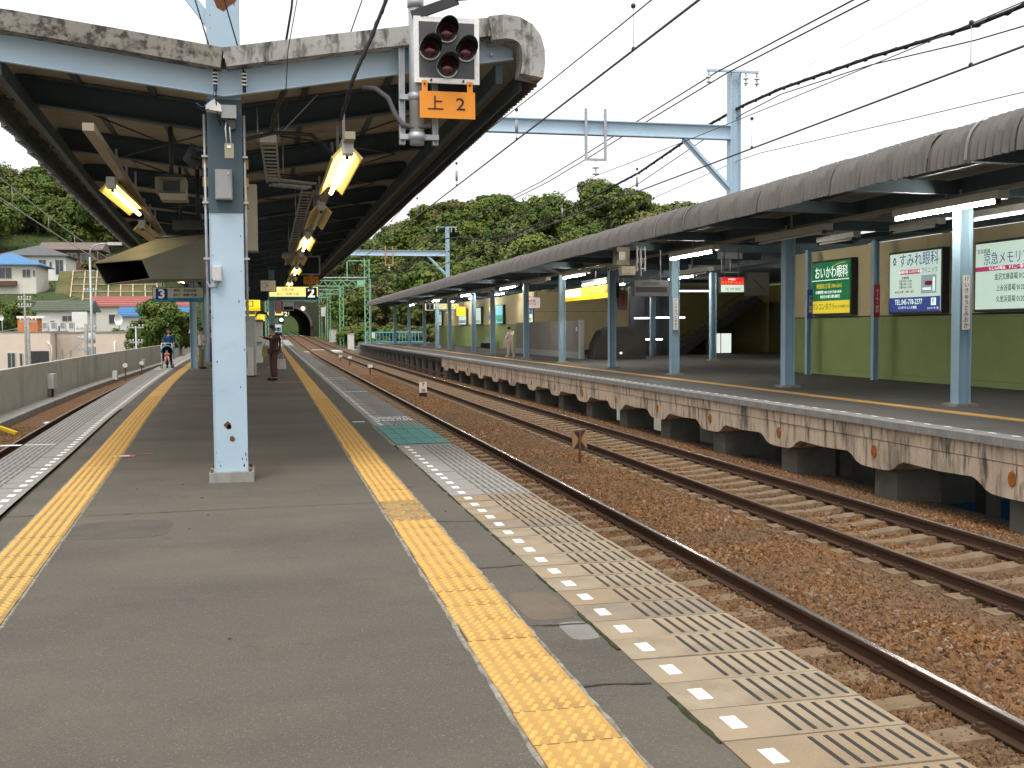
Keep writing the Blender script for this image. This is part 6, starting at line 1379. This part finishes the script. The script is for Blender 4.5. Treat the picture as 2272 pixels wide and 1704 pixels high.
for i in range(6): mb.face((2*i, 2*i+1, 2*i+3, 2*i+2), True)
mb.build('canopy', C('black_fabric', (.01, .01, .012)), t, (0, 0, 0)); mb = MB(); mb.tube([(.25*cos(pi*i/10), -.13, .62+.28*sin(pi*i/10)) for i in range(11)], .022, 6); mb.build('canopy_rim', C('cyan_trim', (.06, .40, .55)), t, (0, 0, 0))
mb = MB(); mb.prism([(-.1, .30), (.15, .36), (.22, .85), (.17, .85), (.08, .42), (-.12, .36)], (-.17, 0, 0), (0, 1, 0), (0, 0, 1), (.34, 0, 0)); mb.build('seat', MATS['black_fabric'], t, (0, 0, 0))
for s in (-1, 1):
    for y in (-.17, .32):
        for d in (-.03, .03): mb = MB(); mb.cyl((s*.22+d-.012, y, .085), (s*.22+d+.012, y, .085), .085, 12); mb.build('wheel', M_black, t, (0, 0, 0))
t2 = thing('person', 'small child in red sitting in the stroller', 'person', (-4.02, 45.52, .38), radians(6)); skin('body', [((0, .03, .06), .08), ((0, .05, .2), .075), ((0, .03, .29), .03), ((0, .0, .37), .075), ((-.06, -.1, .05), .045), ((.06, -.1, .05), .045), ((-.07, -.16, -.12), .035), ((.07, -.16, -.12), .035), ((-.11, -.05, .18), .03), ((.11, -.05, .18), .03)], [(0, 1), (1, 2), (2, 3), (0, 4), (0, 5), (4, 6), (5, 7), (1, 8), (1, 9)], M_skin, t2)
skin('red_suit', [((0, .03, .06), .09), ((0, .05, .2), .086), ((-.06, -.1, .05), .052), ((.06, -.1, .05), .052), ((-.10, -.03, .18), .04), ((.10, -.03, .18), .04)], [(0, 1), (0, 2), (0, 3), (1, 4), (1, 5)], C('red_cloth', (.5, .05, .06), (.55, .2, .2)), t2); mb = MB(); mb.ball((0, .02, .40), .08, 10, 6, (1, 1, .85)); mb.build('hair', M_hair, t2, (0, 0, 0))
person('person in dark clothes standing far along the near platform edge', (.62, 74.7, 0), radians(20), 1.62, dict(wl=(-.1, -.22, 1.08), wr=(.1, -.22, 1.08)), C('dark_navy', (.015, .017, .03)), C('dark_grey', (.03, .03, .04)))
person('woman in a white suit with bowed head on the opposite platform', (12.42, 55.6, 0), radians(-50), 1.60, dict(nec=(0, -.04, 1.37), hea=(0, -.085, 1.415), face=(0, -1, -.6), er=(.2, -.16, 1.12), wr=(.08, -.22, 1.32), el=(-.2, -.15, 1.08), wl=(-.12, -.34, 1.0), kl=(-.09, -.10, .48), al=(-.09, -.14, .08), tl=(-.1, -.29, .03), ar=(.09, .12, .08), tr=(.1, -.03, .03)), C('white_suit', (.55, .49, .47), (.48, .43, .42)), C('white_trousers', (.55, .48, .46), (.5, .44, .42)), shoe=C('white_shoes', (.7, .68, .66)))
bag('pinkish shoulder bag dangling in front of the woman in white', 12.09, 55.45, .56, .22, .12, .42, C('pink_bag', (.5, .30, .26), (.55, .42, .36)), .34)

# ================================================================ HOUSES, POLES ON THE LEFT
def house(name, lab, x0, x1, y0, y1, z0, ze, zr, wall, roof, wins, kind='hip', over=.45, doors=()):
    t = thing(name, lab, 'house', ((x0+x1)/2, y0, z0))
    box('wall', (x0, y0, z0), (x1, y1, ze), wall, t)
    a, b_, c, d = x0-over, x1+over, y0-over, y1+over; mb = MB(); ym = (c+d)/2
    if kind == 'hip':
        r = min((b_-a), (d-c))/2*.95; m1 = (a+r, ym, zr); m2 = (b_-r, ym, zr)
        P = [(a, c, ze), (b_, c, ze), (b_, d, ze), (a, d, ze)]
        mb.v += P+[m1, m2]+[(p[0], p[1], p[2]-.12) for p in P]; 
        for q in ((0, 1, 5, 4), (1, 2, 5), (2, 3, 4, 5), (3, 0, 4), (0, 6, 7, 1), (1, 7, 8, 2), (2, 8, 9, 3), (3, 9, 6, 0), (9, 8, 7, 6)): mb.face(q)
    elif kind == 'gable':
        mb.prism([(c, ze), (ym, zr), (d, ze), (d, ze-.14), (c, ze-.14)], (a, 0, 0), (0, 1, 0), (0, 0, 1), (b_-a, 0, 0))
    else: mb.box((a, c, ze), (b_, d, zr))
    mb.build('roof', roof, t)
    if kind == 'gable':
        for k in range(5): z = ze+(zr-ze)*(k+.5)/5; yy = c+(ym-c)*(k+.5)/5; box('tile_course', (a, yy-.06, z-.02), (b_, yy+.02, z+.05), roof, t)
    for (wx, wz, ww, wh) in wins:
        w = box('window', (wx, y0-.07, wz), (wx+ww, y0-.001, wz+wh), M_lightgrey, t)
        np_ = 2 if ww > .6 else 1
        for q in range(np_): box('pane', (wx+.06+q*(ww-.06)/np_, y0-.09, wz+.06), (wx+(q+1)*(ww-.06)/np_, y0-.071, wz+wh-.06), M_glass, w)
    return t
t = house('house', 'long low pink stucco building just behind the parapet wall, left block', -26.5, -19.0, 103, 112, -6, 1.45, 1.55, M_pink, M_conc, [(-22.6, -1.7, .7, 1.4), (-21.6, -1.75, .3, 1.4)], 'flat', .05)
box('recess', (-20.7, 102.93, -1.75), (-19.15, 102.99, -.2), M_darkmetal, t); mb = MB(); mb.tube([(-19.2, 102.9, .6), (-18.9, 102.9, .2), (-18.9, 102.9, -2)], .06, 6); mb.build('downpipe', M_white, t)
t = house('house', 'long low pink stucco building just behind the parapet wall, right block', -18.95, -11.6, 105.5, 114, -6, 1.35, 1.5, M_pink, M_conc, [(-15.5, -1.15, 1.1, .65), (-18.5, -1.6, .14, 1.5), (-17.8, -1.6, .14, 1.5)], 'flat', .05); mb = MB(); mb.cyl((-13.9, 105.4, -2), (-13.9, 105.4, .6), .07, 6); mb.build('downpipe', M_white, t)
t = house('house', 'white two storey house with mossy green gable roof', -23.4, -18.6, 120, 127, -1.6, 3.75, 4.85, M_whitewall, M_greenroof, [(-20.95, 2.55, 1.15, .62), (-22.1, 2.5, .45, .18), (-22.9, 1.2, .7, .9)], 'gable'); box('bay', (-19.9, 119.5, -1.5), (-18.4, 120, 3.55), M_whitewall, t); box('dark_door', (-21.3, 119.9, .3), (-20.6, 119.99, 2.1), M_darkmetal, t)
house('house', 'ivory house under a long red roof', -20.1, -9.0, 133.5, 140, 0, 4.5, 5.7, M_ivory, M_redroof, [(-18.2, 2.4, 1.6, 1.1), (-15.5, 2.4, 1.4, 1.1), (-13.0, 2.4, 1.3, 1.1)], 'gable')
house('house', 'low white house under a bright blue tiled roof near the track', -15.9, -9.2, 126.5, 131, -1, 3.25, 4.25, M_whitewall, M_blueroof, [(-14.9, 1.5, 1.6, 1.2), (-12.4, 1.5, 1.2, 1.1)], 'gable')
t = house('house', 'ivory house with bright blue hipped roof on the hillside', -36.0, -28.6, 147, 155, 4, 10.0, 11.7, M_ivory, M_blueroof, [(-32.9, 8.2, 1.5, 1.4), (-30.2, 8.4, 1.0, 1.0), (-34.6, 8.2, .9, 1.4), (-28.95+.0, 8.5, .3, .8)], 'hip', .7); box('balcony', (-34.8, 146.2, 7.3), (-30.8, 146.95, 7.9), M_brownwall, t)
t = house('house', 'large white house with dark hipped roof on the hillside', -36.5, -28.0, 164.5, 173, 5, 12.3, 14.0, M_whitewall, M_slate, [(-31.6, 10.2, 1.0, 1.5), (-30.2, 10.6, .4, .8), (-29.4, 9.6, 1.1, 2.1), (-34.5, 10.2, 1.3, 1.3)], 'hip', .6)
t = house('house', 'brown timber house with balcony above the white house', -34.6, -26.2, 183, 191, 6, 14.5, 15.9, M_brownwall, M_brroof, [(-31.0, 12.4, 1.6, 1.5), (-28.9, 12.4, 1.9, 1.5)], 'gable', .7); box('balcony', (-30.5, 181.8, 10.6), (-26.1, 182.95, 12.1), M_brownwall, t); box('awning', (-29.6, 181.7, 10.2), (-26.1, 182.9, 10.5), M_redroof, t); box('lower_wall', (-28.5, 182.7, 6), (-26.4, 182.99, 10.1), M_whitewall, t)
house('house', 'small pale house at the left frame edge of the hillside', -46, -38.5, 176, 183, 6, 12.4, 13.8, M_ivory, M_brroof, [(-41, 10.2, 1.2, 1.2)], 'hip')
t = thing('slope_frame', 'grid of concrete beams holding the grassy slope', 'retaining frame', (-19, 146, 5))
for k in range(8): x = -24+1.5*k; mb = MB(); mb.bar((x, 142.5, 4.6), (x-1.2, 153.5, 9.6), .14, .12); mb.build('beam', MATS['stained_concrete'], t)
for k in range(6): f = k/5; mb = MB(); mb.bar((-24-1.2*f, 142.5+11*f, 4.62+5*f), (-13.5-1.2*f, 142.5+11*f, 4.62+5*f), .14, .1); mb.build('beam', MATS['stained_concrete'], t)
mb = MB(); mb.quad((-26, 141.5, 4.0), (-12.5, 141.5, 4.0), (-13.8, 154, 9.55), (-27, 154, 9.55)); struct(mb.build('slope', M_earth))
def pole(lab, x, y, z1, r=.14, arms=(), tr=False, m=M_conc, z0=-6.4):
    t = thing('utility_pole', lab, 'pole', (x, y, z0)); mb = MB(); mb.cyl((x, y, z0), (x, y, z1), r*1.15, 10, r*.8); mb.build('shaft', m, t)
    for z, w in arms:
        box('crossarm', (x-w, y-.06, z-.05), (x+w, y+.06, z+.05), M_galv, t); mb = MB()
        for q in (-.9, -.45, .45, .9): mb.cyl((x+q*w, y, z+.05), (x+q*w, y, z+.25), .05, 6)
        o = mb.build('insulators', M_porc, t); o['kind'] = 'stuff'
    if tr: mb = MB(); mb.cyl((x+.45, y-.2, tr-.6), (x+.45, y-.2, tr+.2), .26, 10); mb.build('transformer', M_lightgrey, t); box('switchgear', (x+.2, y-.4, tr-1.6), (x+.7, y-.1, tr-.9), M_grey, t)
    return t
pole('concrete utility pole in front of the left pink block', -17.8, 88.2, 2.6, .13, [(2.3, .6)]); pole('pole with transformer gear in front of the right pink block', -13.8, 88.9, 2.1, .16, [(1.7, .7), (.9, .6), (.1, .6)], 1.2)
pole('slim tall pole beside the white house', -14.3, 95, 5.1, .10, [(4.8, .5)]); pole('slim pole left of the orange hut', -19.6, 96, 4.6, .10, [(4.2, .5), (3.6, .5)]); pole('steel frame pole with pipes at the right end of the pink building', -10.6, 93, 1.9, .08, [(1.8, .6), (.6, .5), (-.3, .5)], False, M_galv)
for i, (x, y) in enumerate(((-7.6, 100), (-6.4+.0, 108))): pole(('leaning pale trackside post near the left columns', 'second pale trackside post near the left columns')[i], -9.3+.2*i, y, 3.2-.6*i, .14, [(2.6-.6*i, .3)], False, M_conc, -1.4)
t = thing('street_lamp', 'tall street lamp with curved arm in front of the hillside', 'lamp', (-11.9, 79.1, -6.4)); mb = MB(); mb.cyl((-11.9, 79.1, -6.4), (-11.9, 79.1, 6.6), .10, 8, .07).tube([(-11.9, 79.1, 6.6), (-11.85, 79.1, 7.1), (-11.6, 79.1, 7.4), (-11.1, 79.1, 7.52), (-10.4, 79.1, 7.56)], .055, 6); mb.build('post', M_galv, t); mb = MB(); mb.box((-10.7, 78.9, 7.42), (-9.8, 79.3, 7.62)); mb.build('lamp_head', M_lightgrey, t)
for i, (x, y, z, r) in enumerate(((-13.3, 104, 2.55, .5), (-22.5, 101, 2.75, .25))):
    t = thing('satellite_dish', ('large white satellite dish on the pink building', 'small white dish at the left edge')[i], 'dish', (x, y, z)); mb = MB(); base = 0
    for q in range(5):
        rr_ = r*q/4
        for j in range(16): a = 2*pi*j/16; mb.v.append((x+rr_*cos(a)*.75, y-.3*r+.55*r*(q/4)**2*-1+.2*r, z+rr_*sin(a)))
    for q in range(4):
        for j in range(16): a = q*16+j; b_ = q*16+(j+1) % 16; mb.face((a, b_, b_+16, a+16), True)
    mb.build('dish', M_white, t); mb = MB(); mb.cyl((x, y+.1, 1.5), (x, y+.1, z), .05, 6); mb.build('mount', M_lightgrey, t)
t = thing('roof_hut', 'orange sided hut with white top on the pink building', 'hut', (-22.0, 107, 1.5)); box('body', (-22.3, 106, 1.45), (-20.6, 108, 2.75), mat('orange_stucco', (.62, .20, .06), (.55, .18, .06), 1), t); box('top', (-22.35, 105.9, 2.751), (-20.0, 108.1, 2.95), M_white, t)
for i in range(4): t = thing('air_conditioner', 'white air conditioner unit on the pink roof, '+['first', 'second', 'third', 'fourth'][i]+' from the orange hut', 'air conditioner', (-19.6+.75*i, 104.5, 1.55), 0, 'air conditioners on the pink roof'); box('case', (-19.9+.75*i, 104.3, 1.56), (-19.45+.75*i, 104.8, 2.35), M_cab, t); box('grille', (-19.86+.75*i, 104.28, 1.8), (-19.5+.75*i, 104.299, 2.3), M_grey, t)
for i, (p, q) in enumerate((((-17.8, 88.2, 2.2), (-13.8, 88.9, 1.6)), ((-17.8, 88.2, 1.9), (-30, 80, 1.2)), ((-13.8, 88.9, 1.0), (-17.8, 88.2, -1.2)), ((-17.8, 88.2, -1.0), (-30, 78, -2.0)), ((-14.3, 95, 4.8), (-19.6, 96, 4.2)))): wire('slack grey service cable by the pink building, '+['upper', 'leftward', 'crossing', 'lowest', 'topmost'][i], sag(p, q, .5), .022, M_grey)
# white building and blue tarp seen below the opposite platform
t = house('house', 'white building glimpsed through the gaps under the opposite platform', 25, 44, 30, 62, -6.5, -.9, -.7, M_whitewall, M_conc, [], 'flat', .1); box('window', (24.95, 38, -5), (24.99, 40.5, -3.4), M_glass, t); box('window', (24.95, 46, -5), (24.99, 48, -3.4), M_glass, t)
for yy_ in (36.5, 43.5, 50): box('pilaster', (24.9, yy_, -6.5), (25, yy_+.4, -.9), M_lightgrey, t)
t = thing('blue_tarp', 'bright blue tarpaulin below the opposite platform', 'tarp', (20, 12, -3)); mb = MB(); mb.prism([(0, 0), (5, 0), (5, .9), (0, .6)], (18.5, 21.5, -4.3), (1, 0, 0), (0, 0, 1), (0, 6.0, 0)); mb.build('sheet', mat('tarp_blue', (.02, .22, .55), None), t)

# ================================================================ TREES
def tree_meshes(seed, R, Hh, nclump, nleaf, ls, lm, conic=False, trunk=True):
    rnd = random.Random(seed); b = MB(); cl = []
    for i in range(nclump):
        for _ in range(40):
            a = rnd.uniform(0, 2*pi); u = rnd.uniform(.12, 1.0); rr_ = R*sqrt(rnd.random())*(1-u*.75 if conic else sqrt(max(.05, 1-(2*u-1.0)**2))*.92)
            p = Vector((rr_*cos(a), rr_*sin(a), Hh*(.28+.72*u)))
            if all((p-q).length > R*.17 for q, _ in cl): break
        cl.append((p, R*(rnd.uniform(.15, .36) if nclump > 40 else rnd.uniform(.22, .40))))
    for p, r in cl:
        for _ in range(nleaf):
            d = Vector((rnd.gauss(0, 1), rnd.gauss(0, 1), rnd.gauss(.25, 1))).normalized(); q = p+Vector((d.x, d.y, d.z*.8))*r*(rnd.random()**.35)
            n = (d+Vector((rnd.uniform(-.7, .7), rnd.uniform(-.7, .7), rnd.uniform(-.2, .9)))).normalized(); s = ls*rnd.uniform(.6, 1.25)
            t1 = n.cross(Vector((rnd.uniform(-1, 1), rnd.uniform(-1, 1), rnd.uniform(-1, 1)))).normalized(); t2 = n.cross(t1); k = len(b.v)
            b.v += [tuple(q-t1*s*.5), tuple(q+t2*s*.34+t1*s*.05), tuple(q+t1*s*.55), tuple(q-t2*s*.34)]; b.face((k, k+1, k+2, k+3))
    crown = b.mesh('crown', lm)
    b = MB(); b.tube([(0, 0, -.6), (.05, 0, Hh*.25), (-.05, .08, Hh*.55), (.05, 0, Hh*.85)], [R*.075, R*.06, R*.04, R*.012], 7)
    for p, r in cl[::2]: b.tube([(0, 0, max(.1, p.z*.55)), tuple(p*.6+Vector((0, 0, p.z*.3))), tuple(p)], [R*.028, R*.018, R*.006], 5)
    return crown, b.mesh('trunk', M_bark)
KIND = [('broadleaf_tree', tree_meshes(1, 4.4, 7.8, 46, 125, .55, M_leafs[0])), ('broadleaf_tree', tree_meshes(2, 4.7, 7.2, 48, 120, .55, M_leafs[1])), ('broadleaf_tree', tree_meshes(3, 4.2, 8.4, 44, 125, .54, M_leafs[2])),
        ('conifer_tree', tree_meshes(4, 2.9, 10.5, 34, 130, .55, M_leafs[0], True)), ('broadleaf_tree', tree_meshes(5, 4.9, 7.0, 50, 120, .54, M_leafs[0]))]
BUSH = [tree_meshes(11, 1.5, 2.4, 16, 200, .30, M_leafs[1]), tree_meshes(12, 1.7, 2.0, 18, 190, .32, M_leafs[2])]
NEAR = tree_meshes(21, 2.3, 5.2, 34, 330, .26, M_leafs[1])
def tree(k, x, y, s, lab, grp, meshes=None, nm=None, z=None):
    nm = nm or KIND[k][0]; cr, trk = meshes or KIND[k][1]
    t = thing(nm, lab, 'tree' if 'tree' in nm else 'bush', (x, y, (H(x, y) if z is None else z)-.3), random.uniform(0, 6.28), grp); t.scale = (s*random.uniform(.9, 1.12), s*random.uniform(.9, 1.12), s*random.uniform(.9, 1.15))
    put('crown', cr, t, (0, 0, 0)); put('trunk', trk, t, (0, 0, 0)); return t
LBL = ['deep green rounded tree', 'bright green spreading tree', 'olive green tall tree', 'dark conical evergreen tree', 'broad dark green tree']
random.seed(11)
pts = []
def scatter(n, fx, fy, dmin, cond, kinds, grp, where, smin, smax):
    c = 0; tries = 0
    while c < n and tries < n*60:
        tries += 1; x = random.uniform(*fx); y = random.uniform(*fy)
        if not cond(x, y): continue
        if any((x-a)**2+(y-b_)**2 < (dmin*d)**2 for a, b_, d in pts): continue
        k = random.choice(kinds); pts.append((x, y, 1)); tree(k, x, y, random.uniform(smin, smax), LBL[k]+' '+where, grp); c += 1
scatter(137, (13, 100), (122, 300), 4.9, lambda x, y: y > 128+max(0, 22-x)*2 and .20*y-30 < x < .55*y and x < 90, [0, 0, 1, 2, 4, 4], 'trees on the wooded hill to the right', 'on the wooded hill above the opposite canopy', .85, 1.15)
scatter(22, (-12, 22), (257, 330), 6, lambda x, y: y > 257, [0, 2, 4, 1], 'trees above the tunnel', 'on the ridge above the tunnel', .8, 1.1)
scatter(10, (-30, 40), (384, 440), 6, lambda x, y: abs(x-4.5) > 9 or y > 395, [1, 1, 0], 'trees beyond the tunnel', 'seen through the tunnel', .8, 1.1)
HS = [(-26.5, -11, 102, 116), (-24, -17, 118, 129), (-21, -8, 125, 141), (-37, -27, 144, 157), (-38, -26, 162, 175), (-36, -24, 179, 193), (-27, -12, 140, 155), (-47, -37, 174, 185)]
clear = lambda x, y: all(not (a < x < b_ and c < y < d) for a, b_, c, d in HS)
scatter(118, (-100, -22), (186, 330), 4.4, lambda x, y: clear(x, y) and x < -.06*y and x > -.275*y-4, [0, 0, 4, 2, 1, 0], 'trees on the dark wooded hill to the left', 'on the dark wooded hill behind the houses', .85, 1.25)
scatter(13, (-60, -9.5), (114, 190), 3.5, lambda x, y: clear(x, y) and clear(x, y+5) and x > -.29*y, [1, 0], 'trees among the hillside houses', 'growing among the hillside houses', .32, .5)
# nearer shrubs
random.seed(5)
tree(0, -8.9, 97, .95, 'dense bright green bushy tree behind the parapet near the stroller', None, NEAR, 'broadleaf_tree', -1.2)
tree(0, -10.6, 101, .8, 'second bushy green tree behind the parapet, left of the first', None, NEAR, 'broadleaf_tree', -1.5)
tree(0, -8.8, 112, 1.0, 'bushy tree behind the left columns', None, NEAR, 'broadleaf_tree', -1.3)
for k in range(34):
    x = random.uniform(10.8, 19); y = random.uniform(124, 175); tree(0, x, y, random.uniform(.6, 1.35), ['bright', 'olive'][k % 2]+' green bush on the bank beyond the opposite platform', 'bushes beyond the opposite platform', BUSH[k % 2], 'bush')
for k in range(46):
    x = random.uniform(-36, -11); y = random.uniform(114, 178)
    if clear(x, y): tree(0, x, y, random.uniform(.6, 1.0), ['bright', 'olive'][k % 2]+' green bush between the hillside houses', 'bushes between the houses', BUSH[k % 2], 'bush')
# undergrowth on the hills and vines on the tunnel bank, one mass
mb = MB(); rnd = random.Random(9)
for _ in range(26000):
    if rnd.random() < .6: x = rnd.uniform(11, 60); y = rnd.uniform(121, 260)
    elif rnd.random() < .5: x = rnd.uniform(-60, -10); y = rnd.uniform(116, 250)
    else: x = rnd.uniform(-14, 24); y = rnd.uniform(253, 290)
    if not clear(x, y) and x < 0: continue
    z = H(x, y)+rnd.uniform(.0, .5); s = rnd.uniform(.25, .7); a = rnd.uniform(0, 6.28); d = Vector((cos(a), sin(a), rnd.uniform(-.3, .5)))*s; e = Vector((-sin(a)*.5, cos(a)*.5, rnd.uniform(.3, 1)))*s*.7; p = Vector((x, y, z)); k = len(mb.v)
    mb.v += [tuple(p-d*.5), tuple(p+e*.4), tuple(p+d*.5), tuple(p-e*.3)]; mb.face((k, k+1, k+2, k+3))
tag(mb.build('undergrowth', M_leafs[1]), 'low green undergrowth covering the slopes', 'undergrowth', None, 'stuff')
# ---------------------------------------------------------------- lettering curves become plain meshes
bpy.context.view_layer.update()
_dg = bpy.context.evaluated_depsgraph_get()
for nm, o, cu in TEXTS:
    me = bpy.data.meshes.new_from_object(o.evaluated_get(_dg)); me.name = nm
    n = bpy.data.objects.new(nm, me); COL.objects.link(n); n.parent = o.parent; n.location = o.location; n.rotation_euler = o.rotation_euler; n.scale = o.scale
    bpy.data.objects.remove(o); bpy.data.curves.remove(cu)
